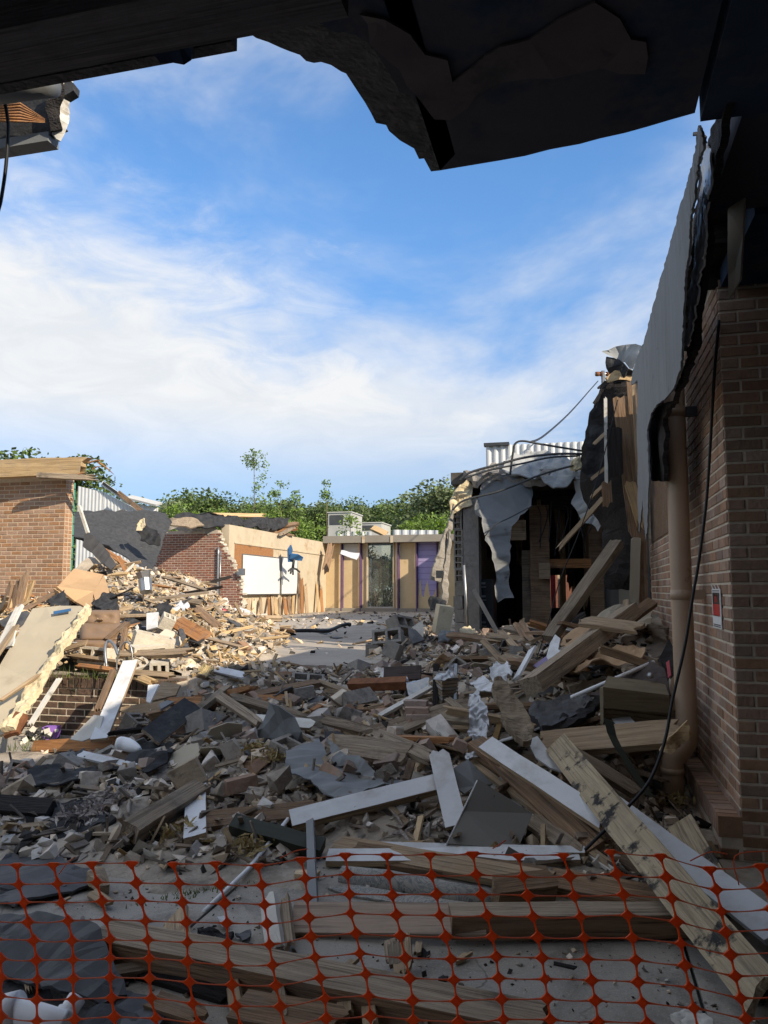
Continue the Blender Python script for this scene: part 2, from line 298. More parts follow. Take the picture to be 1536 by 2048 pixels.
# ---------------------------------------------------------------- object helpers
WM = {}
def setprops(o, label=None, cat=None, group=None, kind=None):
    if label: o['label'] = label
    if cat: o['category'] = cat
    if group: o['group'] = group
    if kind: o['kind'] = kind
    return o
def link(name, me, M=None, parent=None, **kw):
    o = bpy.data.objects.new(name, me); COL.objects.link(o)
    M = M or Matrix.Identity(4)
    if parent is not None:
        o.parent = parent; o.matrix_parent_inverse = WM[parent.name].inverted()
    o.matrix_basis = M; WM[o.name] = M
    return setprops(o, **kw)
def empty(name, loc, label, cat, group=None):
    return link(name, None, Matrix.Translation(Vector(loc)), label=label, cat=cat, group=group)
def mesh(verts, faces, mats=(), idx=None, smooth=False):
    me = bpy.data.meshes.new('m'); me.from_pydata([tuple(v) for v in verts], [], [tuple(f) for f in faces])
    for m in ([mats] if isinstance(mats, str) else mats): me.materials.append(MATS[m])
    if idx is not None: me.polygons.foreach_set('material_index', idx)
    if smooth: me.polygons.foreach_set('use_smooth', [True] * len(me.polygons))
    me.update(); return me
def world_obj(name, verts, faces, mats, parent=None, idx=None, smooth=False, **kw):
    """verts in world space; the object's origin goes to the base of its bounding box"""
    v = np.array([tuple(x) for x in verts], dtype=float); lo, hi = v.min(0), v.max(0)
    o = np.array([(lo[0] + hi[0]) / 2, (lo[1] + hi[1]) / 2, lo[2]])
    return link(name, mesh(v - o, faces, mats, idx, smooth), Matrix.Translation(Vector(o)), parent, **kw)
BF = [(0, 3, 2, 1), (4, 5, 6, 7), (0, 1, 5, 4), (1, 2, 6, 5), (2, 3, 7, 6), (3, 0, 4, 7)]
def boxv(x0, x1, y0, y1, z0, z1):
    return [(x0, y0, z0), (x1, y0, z0), (x1, y1, z0), (x0, y1, z0), (x0, y0, z1), (x1, y0, z1), (x1, y1, z1), (x0, y1, z1)]
def box(name, x0, x1, y0, y1, z0, z1, m, parent=None, **kw):
    return world_obj(name, boxv(x0, x1, y0, y1, z0, z1), BF, m, parent, **kw)
def frame(p0, p1, n):
    X = (p1 - p0); L_ = X.length; X = X / L_
    Z = Vector(n); Z = Z - X * Z.dot(X)
    if Z.length < 1e-4: Z = X.orthogonal()
    Z.normalize(); Y = Z.cross(X)
    M = Matrix((X, Y, Z)).transposed().to_4x4(); M.translation = p0
    return M, L_
def plank_mesh(L_, W, T, mats, seed=0, e0=.0, e1=.0, nx=None, jit=.06, bow=0.0, tw=0.0):
    """board along +X from the origin, broad face up (+Z); e0/e1 = how far the ends are splintered"""
    rd = random.Random(seed); nw = 5; nx = nx or max(4, min(12, int(L_ / .25)))
    vs_, fs, ix = [], [], []
    off0 = [rd.random() for _ in range(nw)]; off1 = [rd.random() for _ in range(nw)]
    j = jit * min(W, T * 3)
    for i in range(nx + 1):
        t = i / nx; base = L_ * t
        dz = bow * math.sin(math.pi * t) * L_; ang = tw * (t - .5)
        wj = (rd.random() - .5) * j
        ring = []
        for side in (1, -1):
            cols = range(nw) if side == 1 else range(nw - 1, -1, -1)
            for c in cols:
                x = base
                if i == 0: x += e0 * off0[c] + (rd.random() - .5) * e0 * .25
                if i == nx: x -= e1 * off1[c] + (rd.random() - .5) * e1 * .25
                y = (c / (nw - 1) - .5) * W + wj * (1 if c in (0, nw - 1) else .3)
                z = side * T / 2 + (rd.random() - .5) * j * .35
                if (i == 0 and e0 > .05) or (i == nx and e1 > .05): z *= rd.uniform(.35, 1)
                y2 = y * math.cos(ang) - z * math.sin(ang); z2 = y * math.sin(ang) + z * math.cos(ang)
                ring.append((x, y2, z2 + dz))
        vs_ += ring
    k = nw * 2
    for i in range(nx):
        for c in range(k):
            a = i * k + c; b = i * k + (c + 1) % k
            fs.append((a, a + k, b + k, b)); ix.append(0 if c < nw - 1 else 1)
    for i, fl in ((0, False), (nx, True)):
        for c in range(nw - 1):
            q = (i * k + c, i * k + c + 1, i * k + k - 2 - c, i * k + k - 1 - c)
            fs.append(q if not fl else q[::-1]); ix.append(1)
    if isinstance(mats, str): mats = (mats, mats)
    return mesh(vs_, fs, mats, ix)
UPN = Vector((-.08, -.45, 1))
def tube(name, pts, r, m, parent=None, n=8, closed=False, smooth=True, cap=True, **kw):
    pts = [Vector(p) for p in pts]; rs = r if isinstance(r, (list, tuple)) else [r] * len(pts)
    vs_, fs = [], []; K = len(pts); up = None
    for i, p in enumerate(pts):
        t = (pts[min(i + 1, K - 1)] - pts[max(i - 1, 0)]).normalized()
        if up is None: up = t.orthogonal().normalized()
        up = (up - t * up.dot(t)).normalized(); s = t.cross(up)
        for a in range(n):
            an = 2 * math.pi * a / n; vs_.append(p + (up * math.cos(an) + s * math.sin(an)) * rs[i])
    for i in range(K - 1):
        for a in range(n):
            b = (a + 1) % n; fs.append((i * n + a, i * n + b, i * n + n + b, i * n + n + a))
    if cap: fs += [tuple(range(n - 1, -1, -1)), tuple(range((K - 1) * n, K * n))]
    return world_obj(name, vs_, fs, m, parent, smooth=smooth, **kw)
def spline(pts, k=6):
    pts = [Vector(p) for p in pts]; out = []
    for i in range(len(pts) - 1):
        a, b, c, d = pts[max(i - 1, 0)], pts[i], pts[i + 1], pts[min(i + 2, len(pts) - 1)]
        for s in range(k):
            t = s / k
            out.append(.5 * ((2 * b) + (c - a) * t + (2 * a - 5 * b + 4 * c - d) * t * t + (3 * b - a - 3 * c + d) * t ** 3))
    out.append(pts[-1]); return out
def sheet_mesh(pts, thick, crumple, cuts=3, seed=0, fine=None, mats='membrane', smooth=False, jag=0.0):
    """a torn sheet: outline in space, filled, subdivided, crumpled by noise and given thickness"""
    bm = bmesh.new(); rd = random.Random(seed)
    pts = [Vector(p) for p in pts]
    if jag:
        q = []
        for i, p in enumerate(pts):
            nx_ = pts[(i + 1) % len(pts)]; L_ = (nx_ - p).length; k = max(1, min(10, int(L_ / (jag * 2.2))))
            for s in range(k):
                v = p.lerp(nx_, s / k)
                if s: v = v + Vector((rd.uniform(-1, 1), rd.uniform(-1, 1), rd.uniform(-1, 1))) * jag * .6
                q.append(v)
        pts = q
    vv = [bm.verts.new(p) for p in pts]; es = [bm.edges.new((vv[i], vv[(i + 1) % len(vv)])) for i in range(len(vv))]
    bmesh.ops.triangle_fill(bm, use_beauty=True, edges=es)
    for _ in range(cuts):
        ls = sorted((e.calc_length() for e in bm.edges)); 
        if not ls: break
        th = ls[int(len(ls) * .35)]
        bmesh.ops.subdivide_edges(bm, edges=[e for e in bm.edges if e.calc_length() > th], cuts=1, use_grid_fill=False)
        bmesh.ops.triangulate(bm, faces=bm.faces[:])
        bmesh.ops.beautify_fill(bm, faces=bm.faces[:], edges=bm.edges[:])
    bm.normal_update()
    o = Vector((seed * 3.7, seed * 1.3, 0)); f = fine or 2.2
    nrm = Vector((0, 0, 0))
    for fc in bm.faces: nrm += fc.normal * fc.calc_area()
    if nrm.length > 1e-6: nrm.normalize()
    for v in bm.verts:
        d = mnoise.noise(v.co * f + o) + .5 * mnoise.noise(v.co * f * 2.7 + o)
        v.co += nrm * d * crumple + Vector(mnoise.noise_vector(v.co * f * 1.7 + o)) * crumple * .25
    vs_ = [v.co.copy() for v in bm.verts]; bm.verts.index_update()
    fs = [tuple(v.index for v in fc.verts) for fc in bm.faces]
    be = [(e.verts[0].index, e.verts[1].index) for e in bm.edges if len(e.link_faces) == 1]
    n = len(vs_); vs2 = vs_ + [v - nrm * thick for v in vs_]
    fs2 = fs + [tuple(i + n for i in reversed(f_)) for f_ in fs] + [(a, b, b + n, a + n) for a, b in be]
    bm.free(); return vs2, fs2
def sheet(name, pts, m, thick=.006, crumple=.02, cuts=3, seed=1, fine=None, parent=None, jag=0.0, smooth=False, **kw):
    v, f = sheet_mesh(pts, thick, crumple, cuts, seed, fine, jag=jag)
    return world_obj(name, v, f, m, parent, smooth=smooth, **kw)
class MB:
    def __init__(s): s.v, s.f, s.i = [], [], []
    def add(s, v, f, mi=0):
        n = len(s.v); s.v += [tuple(x) for x in v]; s.f += [tuple(a + n for a in q) for q in f]; s.i += [mi] * len(f)
    def box(s, x0, x1, y0, y1, z0, z1, mi=0): s.add(boxv(x0, x1, y0, y1, z0, z1), BF, mi)
    def obj(s, name, mats, parent=None, smooth=False, **kw): return world_obj(name, s.v, s.f, mats, parent, s.i, smooth, **kw)
def brick_mesh(Lb, D, Hb, m, ch=.004):
    x, z = Lb / 2, Hb / 2
    v = [(-x + ch, -D, -z + ch), (x - ch, -D, -z + ch), (x - ch, -D, z - ch), (-x + ch, -D, z - ch),
         (-x, -D + ch, -z), (x, -D + ch, -z), (x, -D + ch, z), (-x, -D + ch, z), (-x, 0, -z), (x, 0, -z), (x, 0, z), (-x, 0, z)]
    f = [(0, 1, 2, 3)]
    for a in range(4):
        b = (a + 1) % 4; f += [(4 + a, 4 + b, b, a), (8 + a, 8 + b, 4 + b, 4 + a)]
    f.append((11, 10, 9, 8))
    return mesh(v, f, m)
def lay_bricks(wall, org, U, width, z0, z1, Lm, Hm, D, m, keep=lambda u, z: True, key=None, most=300, joint=.013, seed=1, name='brick', clip=True, proud=None):
    """running bond on a wall core; org = left end seen from outside, U along the wall; bricks stand D proud of the core"""
    rd = random.Random(seed); U = Vector(U).normalized(); Zv = Vector((0, 0, 1)); Yv = Zv.cross(U)
    rot = Matrix((U, Yv, Zv)).transposed().to_4x4()
    cells = []
    nr = int((z1 - z0) / Hm + 1e-4)
    for r in range(nr):
        zc = z0 + (r + .5) * Hm; u = -(Lm / 2) * (r % 2)
        while u < width - .01:
            a, b = max(u, 0), min(u + Lm, width)
            if b - a > Lm * .2 and keep((a + b) / 2, zc): cells.append((a, b, zc))
            u += Lm
    if key: cells.sort(key=lambda c: key(*c))
    cache = {}; mb = MB()
    for i, (a, b, zc) in enumerate(cells):
        w = round(b - a, 3)
        if w not in cache: cache[w] = brick_mesh(w - joint, D, Hm - joint, m)
        loc = Vector(org) + U * ((a + b) / 2) + Zv * zc - Yv * 0 
        loc = loc + Yv * (rd.uniform(-.0025, .0015))
        M = Matrix.Translation(loc) @ rot
        if i < most: link(name, cache[w], M, wall)
        else:
            me = cache[w]; mb.add([M @ v.co for v in me.vertices], [tuple(p.vertices) for p in me.polygons])
    if mb.v: mb.obj(name + '_field', m, wall, kind='stuff')
    return len(cells)
# ================================================================ the setting
FL = 0.62                                     # upper floor level
YR = G(170, 1475, 0).y                        # retaining wall line
world_obj('ground', [(-700, -60, -.06), (700, -60, -.06), (700, 1400, -.06), (-700, 1400, -.06)], [(0, 1, 2, 3)], 'earth', kind='structure')
yard = box('yard', -14, 8, -6, 9.4, -.05, -.02, 'felt_black', kind='structure')
def slabs():
    xs = [-14, -10.5, -7.2, -4.1, -1.72, .4, 3.2, 8]; ys = [-6, -3, -.2, 2.42, 4.55, 7.0, 9.4]
    for i in range(len(xs) - 1):
        for j in range(len(ys) - 1):
            if xs[i] < -4.2 and ys[j] > 6.5: continue
            box('slab', xs[i] + .008, xs[i + 1] - .008, ys[j] + .008, min(ys[j + 1], 9.4) - .008, -.02, .0015 * ((i * 3 + j) % 3), 'concrete', yard)
slabs()
cf = MB(); cf.box(-16, -3.9, YR + .2, 8.7, .02, FL); cf.box(-16, 6, 8.7, 34, .02, FL)
cf.obj('courtyard_floor', 'slab', kind='structure')

# ---------------------------------------------------------------- low retaining wall
def retaining_wall():
    x0, x1, zt = -8.2, PX(300, 1420, -3.9).x, .60
    r = empty('retaining_wall', (-5.6, YR, 0), 'low brown brick retaining wall under the leaning beige panel', 'wall')
    w = box('wall_core', x0, x1, YR, YR + .25, -.02, zt - .02, 'mortar', r)
    lay_bricks(w, (x0, YR, 0), (1, 0, 0), x1 - x0, .0, .49, .21, .07, .006, 'brick_dark', key=lambda a, b, z: -a, most=150, seed=3)
    x = x1 - .04; me = brick_mesh(.062, .25, .105, 'brick_dark')
    while x > x0:
        link('coping_brick', me, Matrix.Translation((x, YR + .236, .548)), w); x -= .073
retaining_wall()

# ---------------------------------------------------------------- right-hand brick building
XR = 0.82
YC = PX(1466, 1300, XR).y
YE = 9.5
def right_building():
    r = empty('brick_building', (XR + 1.5, YC + 2, 0), 'brown brick building with a plinth and torn eave filling the right edge', 'building')
    H = 3.36; y1 = 6.15
    sw = MB(); sw.box(XR + .006, XR + .3, YC + .006, y1, -.02, H); sw.box(XR + .006, XR + .3, y1, YE, -.02, 2.05)
    side = sw.obj('side_wall', 'mortar', r)
    near = box('near_wall', XR + .3, 6.5, YC + .006, YC + .3, -.02, H, 'mortar', r)
    # the near face shows largest: its bricks and the first metre of the side wall are single bricks
    lay_bricks(near, (XR, YC + .006, 0), (1, 0, 0), 5.4, -.02, H, .207, .0677, .006, 'brick_brown', most=130, key=lambda a, b, z: a, seed=5)
    lay_bricks(side, (XR + .006, YE, 0), (0, -1, 0), YE - YC, -.02, H, .207, .0677, .006, 'brick_brown', most=170,
               keep=lambda u, z: (YE - u < y1) or z < 2.05, key=lambda a, b, z: -b, seed=6)
    # plinth with a rowlock ledge
    pl = box('plinth', XR - .1, XR + .006, YC + .006, YE, -.02, .17, 'mortar', r)
    lay_bricks(pl, (XR - .1, YE, 0), (0, -1, 0), YE - YC, -.02, .17, .207, .0677, .006, 'brick_brown', most=40, key=lambda a, b, z: -b, seed=7)
    lay_bricks(pl, (XR - .112, YC + .006, 0), (1, 0, 0), .112, -.02, .17, .207, .0677, .006, 'brick_brown', most=10, seed=8)
    me = mesh(boxv(-.122, 0, -.029, .029, -.055, .055), BF, 'brick_brown'); y = YC + .03; k = 0
    while y < YC + 3.2:
        link('ledge_brick', me, Matrix.Translation((XR + .008, y, .222 + .002 * (k % 3))), pl); y += .0677; k += 1
    box('ledge_mortar', XR - .105, XR + .01, YC + .02, YC + 3.2, .165, .268, 'mortar', pl)
    box('ledge_end', XR - .112, XR, YC + 3.2, YE, .17, .27, 'brick_brown', pl)
    # timber-framed upper wall beyond the brick, with one surviving sheet of plywood
    box('sheathing', XR + .14, XR + .2, y1, YE - 1.2, 2.05, 3.3, 'felt_black', r)
    a, b = PX(1345, 1068, XR).y, PX(1304, 1068, XR).y
    box('plywood', XR - .01, XR + .015, a, b, 2.03, 2.72, 'wood_brown', r)
    box('top_plate', XR + .02, XR + .13, y1, YE - .6, 2.06, 2.14, 'wood_char', r)
    for i, y in enumerate(np.linspace(y1 + .1, YE - .6, 7)):
        box('stud', XR + .03, XR + .13, y, y + .045, 2.14, 3.3, 'wood_char', r)
    # roof deck and soffit
    box('roof_deck', XR - .13, 6.5, YC - 1.1, 8.6, 3.43, 3.62, 'roof_deck', r)
    box('soffit', XR - .15, XR + 1.0, YC - 1.0, 8.5, 3.37, 3.43, 'wood_char', r)
    for y in np.arange(YC - .6, 8.4, .6):
        box('rafter', XR - .12, XR + .8, y, y + .05, 3.25, 3.37, 'wood_char', r)
    box('back_wall', 6.2, 6.5, YC + .3, 14, -.02, 3.43, 'felt_black', r)
    # dark ceiling-side board hanging inside the passage corner
    sheet('soffit_board', [P(1458, 170, 3.35), P(1490, 190, 3.35), P(1486, 470, 3.55), P(1480, 560, 3.6), P(1456, 600, 3.75), P(1455, 420, 3.6)], 'beige_panel', .012, .01, 2, 4, parent=r)
    return r
RB = right_building()
def eave_sheet():
    # grey roofing sheet torn loose and hanging from the eave, following the eave line into the depth
    X = XR - .32
    o = [(1402, 250), (1396, 300), (1384, 345), (1368, 400), (1353, 455), (1335, 522), (1318, 580), (1302, 640), (1290, 685), (1280, 705), (1268, 742), (1264, 770),
         (1270, 768), (1277, 760), (1277, 800), (1276, 860), (1278, 940), (1277, 1000), (1281, 1066), (1288, 1000), (1290, 1045), (1294, 1080), (1297, 1060), (1301, 960), (1299, 905),
         (1297, 860), (1306, 825), (1318, 808), (1336, 795), (1352, 775), (1366, 735), (1369, 690), (1371, 640), (1374, 560), (1382, 505), (1386, 440), (1395, 390), (1400, 330), (1412, 290), (1408, 262)]
    pts = [PX(x, y, X) for x, y in o]
    sheet('roofing_sheet', pts, 'membrane', .01, .0, 3, 3, fine=1.2, jag=.006, label='long grey roofing sheet hanging torn from the eave of the right brick building', cat='roofing sheet')
    # burnt ragged layer behind it
    o = [(1405, 262), (1416, 290), (1412, 330), (1400, 420), (1404, 520), (1392, 600), (1388, 690), (1376, 745), (1352, 800), (1330, 812), (1312, 835), (1302, 870), (1306, 960), (1336, 962), (1337, 838), (1352, 806), (1378, 752), (1398, 700), (1412, 600), (1424, 500), (1438, 400), (1462, 250), (1475, 190), (1440, 260), (1422, 300)]
    sheet('burnt_roof_layer', [PX(x, y, X + .10) for x, y in o], 'wood_char', .03, .02, 4, 8, fine=5, jag=.012, label='charred roof layer with flaking edge behind the long hanging grey sheet', cat='burnt wood')
    o = [(1409, 285), (1423, 305), (1421, 350), (1412, 420), (1409, 500), (1398, 560), (1390, 620), (1378, 690), (1372, 690), (1377, 600), (1388, 520), (1395, 440), (1402, 380)]
    sheet('flashing_strip', [PX(x, y, X + .055) for x, y in o], 'foil', .008, .012, 4, 5, fine=9, jag=.01, label='crumpled pale metal flashing strip along the edge of the hanging grey sheet', cat='flashing')
eave_sheet()
def downpipe():
    a = P(1363, 1180, 5.2); b = P(1347, 1600, 5.08)
    r = empty('downpipe', (b.x, b.y, 0), 'brown metal downpipe with an offset elbow at the foot of the side wall', 'downpipe')
    pts = [(a.x, a.y, 3.35), (a.x, a.y, 2.4), (a.x, a.y, 1.4), (a.x, a.y, .62), (a.x, a.y, .56), (a.x - .006, a.y - .006, .5), ((a.x * 2 + b.x) / 3, (a.y * 2 + b.y) / 3, .455), ((a.x + 2 * b.x) / 3, (a.y + 2 * b.y) / 3, .42), (b.x + .006, b.y + .006, .375), (b.x, b.y, .32), (b.x, b.y, .26), (b.x, b.y, .0)]
    tube('pipe', pts, .069, 'pipe_brown', r, n=20)
    tube('pipe_sleeve', [(b.x, b.y, .33), (b.x, b.y, .29)], .074, 'pipe_brown', r, n=20)
    for px, py in ((1388, 1190), (1388, 818)):
        z = P(px, py, 5.2).z
        box('bracket', a.x - .02, XR, a.y - .03, a.y + .012, z - .03, z + .035, 'pipe_brown' if py > 1000 else 'steel_dark', r)
        tube('band', [(a.x, a.y, z - .03), (a.x, a.y, z + .035)], .073, 'pipe_brown', r, n=20)
downpipe()
def warning_sign():
    # posted on the side wall near the corner, bent tabs on its top edge
    c0, c1 = PX(1426, 1180, XR), PX(1446, 1255, XR)
    ya, yb = c1.y, c0.y; zt, zb = PX(1436, 1178, XR).z, PX(1436, 1256, XR).z; h = zt - zb; x = XR - .006
    r = empty('warning_sign', (x, (ya + yb) / 2, zb), 'white sign with black, red and blank panels on the brick side wall', 'sign')
    box('plate', x - .002, x + .003, ya, yb, zb, zt, 'sign_white', r)
    m = (yb - ya) * .09
    def pan(name, t0, t1, mm, k=1, y0=0, y1=1):
        w = yb - ya - 2 * m
        box(name, x - .0022 - .0012 * k, x - .002, ya + m + w * (1 - y1), ya + m + w * (1 - y0), zt - h * t1, zt - h * t0, mm, r)
    pan('stripe', .035, .06, 'sign_black'); pan('black_panel', .09, .385, 'sign_black'); pan('red_panel', .385, .675, 'sign_red')
    pan('stripe', .90, .925, 'sign_black'); pan('stripe', .945, .97, 'sign_black'); pan('divider', .675, .69, 'sign_black', 2)
    pan('red_mark', .15, .34, 'sign_red', 2, .34, .46); pan('red_mark', .15, .34, 'sign_red', 2, .52, .64); pan('red_mark', .15, .185, 'sign_red', 2, .34, .64)
    for i, t in enumerate((.12, .5, .86)):
        y = ya + (yb - ya) * t
        world_obj('tab', [(x - .002, y - .012, zt), (x - .002, y + .012, zt), (x - .012, y + .004, zt + .028), (x + .002, y - .012, zt), (x + .002, y + .012, zt), (x - .008, y + .004, zt + .028)], [(0, 1, 2), (5, 4, 3), (0, 2, 5, 3), (1, 4, 5, 2)], 'sign_white', r)
warning_sign()

# ---------------------------------------------------------------- passage roof over the camera
def passage():
    r = empty('passage_roof', (-1, 0, 3.3), 'dark sooty passage roof with a big torn hole overhead', 'roof')
    Z = 3.3
    line = [(-260, 231), (105, 145), (210, 121), (305, 97), (405, 66), (472, 52), (490, 60), (512, 76), (536, 84), (560, 95), (580, 103), (600, 110), (612, 122), (628, 126), (642, 124), (662, 130), (682, 143), (692, 147), (703, 164),
            (716, 184), (730, 205), (742, 226), (752, 246), (772, 250), (778, 262), (800, 281), (828, 297), (838, 318), (848, 317), (862, 343), (880, 341), (940, 331), (1000, 321), (1050, 312), (1100, 299), (1160, 288), (1200, 277), (1250, 266), (1300, 252), (1340, 240), (1390, 226)]
    top = [G(x, y, Z + .02) for x, y in line]
    top.append(Vector((XR - .32, G(1390, 226, Z).y, Z)))
    inner = []
    for i, (x, y) in enumerate(line):
        t = 0
        if 472 <= x <= 862: t = min(1, (x - 472) / 60) * 1.0
        inner.append(G(x + 48 * t, y - 60 * t if x < 850 else y - 34, Z - .03) if t else G(x, y - 1, Z - .03))
    vs_, fs, ix = [], [], []
    n = len(line); rd = random.Random(4)
    for i in range(n): vs_.append(Vector((top[i].x, top[i].y, Z + .02)))
    for i in range(n): vs_.append(inner[i])
    for i in range(n - 1): fs.append((i, i + n, i + n + 1, i + 1)); ix.append(1)
    b0 = len(vs_)
    for i in range(n): vs_.append(Vector((inner[i].x, -6.0, Z - .03)))
    for i in range(n - 1): fs.append((n + i, b0 + i, b0 + i + 1, n + i + 1)); ix.append(0)
    c0 = len(vs_)
    for i in range(n): vs_.append(Vector((top[i].x, top[i].y, Z + .24)))
    for i in range(n): vs_.append(Vector((inner[i].x, -6.0, Z + .24)))
    for i in range(n - 1):
        fs.append((c0 + i, c0 + i + 1, c0 + n + i + 1, c0 + n + i)); ix.append(0)
        fs.append((i + 1, c0 + i + 1, c0 + i, i)); ix.append(1)
    world_obj('ceiling', vs_, fs, ('ceiling_soot_haze', 'torn_edge'), r, ix)
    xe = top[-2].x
    ye = top[n - 1].y; box('ceiling_extension', xe + .014, 6.5, -6.0, ye - .02, Z - .03, Z + .24, 'ceiling_soot_haze', r); box('ceiling_extension', XR + .02, 6.5, YC - .9, YC - .01, Z - .06, Z + .05, 'ceiling_soot_haze', r); box('ceiling_extension', XR - .18, 6.5, ye - .02, YC - .9, Z - .028, Z + .238, 'ceiling_soot_haze', r)
    # beam under the front edge
    e0, e1 = G(105, 145, Z), G(305, 97, Z); yb = (e0.y + e1.y) / 2
    box('edge_beam', -9, G(700, 0, Z - .05).x, yb - .34, yb - .13, Z - .12, Z - .025, 'beam_sooty', r)
    box('edge_fascia', -9, G(470, 60, Z).x, yb - .05, yb - .005, Z - .06, Z + .02, 'torn_edge', r)
    sheet('torn_flap', [G(300, 92, Z - .03), G(306, 100, Z - .03), G(318, 112, Z - .06), G(325, 122, Z - .07), G(350, 121, Z - .07), G(372, 125, Z - .08), G(386, 116, Z - .06), G(390, 90, Z - .05), G(408, 62, Z - .03), G(400, 55, Z - .03)], 'ceiling_soot_haze', .02, .012, 2, 5, jag=.012, parent=r)
    # paler brownish patch under the ceiling
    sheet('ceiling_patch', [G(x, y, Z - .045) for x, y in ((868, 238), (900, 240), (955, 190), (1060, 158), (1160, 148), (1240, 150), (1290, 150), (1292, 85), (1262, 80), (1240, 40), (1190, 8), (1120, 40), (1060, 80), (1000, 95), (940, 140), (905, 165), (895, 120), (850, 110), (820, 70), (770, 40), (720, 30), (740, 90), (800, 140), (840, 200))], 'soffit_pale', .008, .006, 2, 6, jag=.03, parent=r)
    # unseen walls, dark against bounce, closing the passage behind and beside the photographer
    box('rear_wall', -9, 6.5, -6.3, -6.0, -.02, Z + .2, 'roof_deck', r)
    box('end_wall', 6.5, 6.8, -6.3, 14, -.02, Z + .3, 'roof_deck', r)
    for x in (-8.6, -3.2): box('post', x, x + .16, yb - .32, yb - .16, 0, Z - .12, 'soffit_brown', r) if x < -5 else None
passage()
def left_remnant():
    d = 3.3; a = P(-330, 262, d + .75); b = P(122, 225, d)
    y = b.y; xr = P(112, 225, d).x; zt, zb = P(112, 165, d).z, P(112, 270, d).z
    r = empty('broken_roof_edge', (xr - 1, y, zb), 'broken sunlit roof edge with splintered timber end at the upper left', 'roof edge')
    box('fascia_board', -9, xr - .02, y, y + .03, zb, zt - .05, 'felt_black', r)
    box('bottom_strip', -9, xr - .03, y - .012, y + .06, zb - .03, zb + .012, 'membrane', r)
    for i, (z, l, m, e) in enumerate(((zb + .16, .05, 'wood_orange', .1), (zb + .07, -.03, 'wood_new', .06), (zb + .02, .02, 'wood_brown', .08), (zt - .03, .06, 'felt_black', .05))):
        M, L_ = frame(Vector((-4, y + .06 + .02 * i, z)), Vector((xr + l, y + .05, z + .01 * i)), (0, -1, .2))
        link('broken_rafter', plank_mesh(L_, .075, .04, m, 60 + i, 0, e), M, r)
    sheet('end_wrap', [P(105, 165, d), P(128, 160, d + .05), P(146, 162, d + .1), P(145, 185, d + .1), P(138, 215, d + .05), P(136, 250, d), P(128, 270, d), P(122, 282, d - .02), P(104, 268, d), P(118, 230, d), P(120, 200, d)], 'paint_dirty', .006, .018, 3, 7, fine=8, jag=.012, parent=r)
    sheet('end_char', [P(96, 168, d - .02), P(125, 172, d - .01), P(128, 200, d), P(116, 225, d), P(124, 262, d), P(100, 262, d - .02), P(90, 220, d - .03)], 'wood_char', .02, .02, 3, 9, fine=8, jag=.015, parent=r)
    for i in range(7):
        q = [(0, 212 + i * 5), (40, 207 + i * 6), (90, 238 + i * 1.2)]
        tube('torn_fibre', [P(x, yy, d - .03) for x, yy in q], [.006, .005, .001], 'wood_orange', r, n=5)
    tube('gutter', [P(-300, 218, 3.4), P(0, 178, 3.05), P(104, 164, 2.98)], .055, 'membrane', n=12, label='grey gutter stub under the roof edge at the upper left', cat='gutter')
    tube('hanging_cable', spline([P(8, 196, 3.1), P(16, 250, 3.1), P(12, 330, 3.1), P(2, 400, 3.1), P(-8, 450, 3.1), P(-20, 620, 3.1)]), .007, 'cable', n=6, label='thin dark cable hanging down at the left edge', cat='cable')
left_remnant()
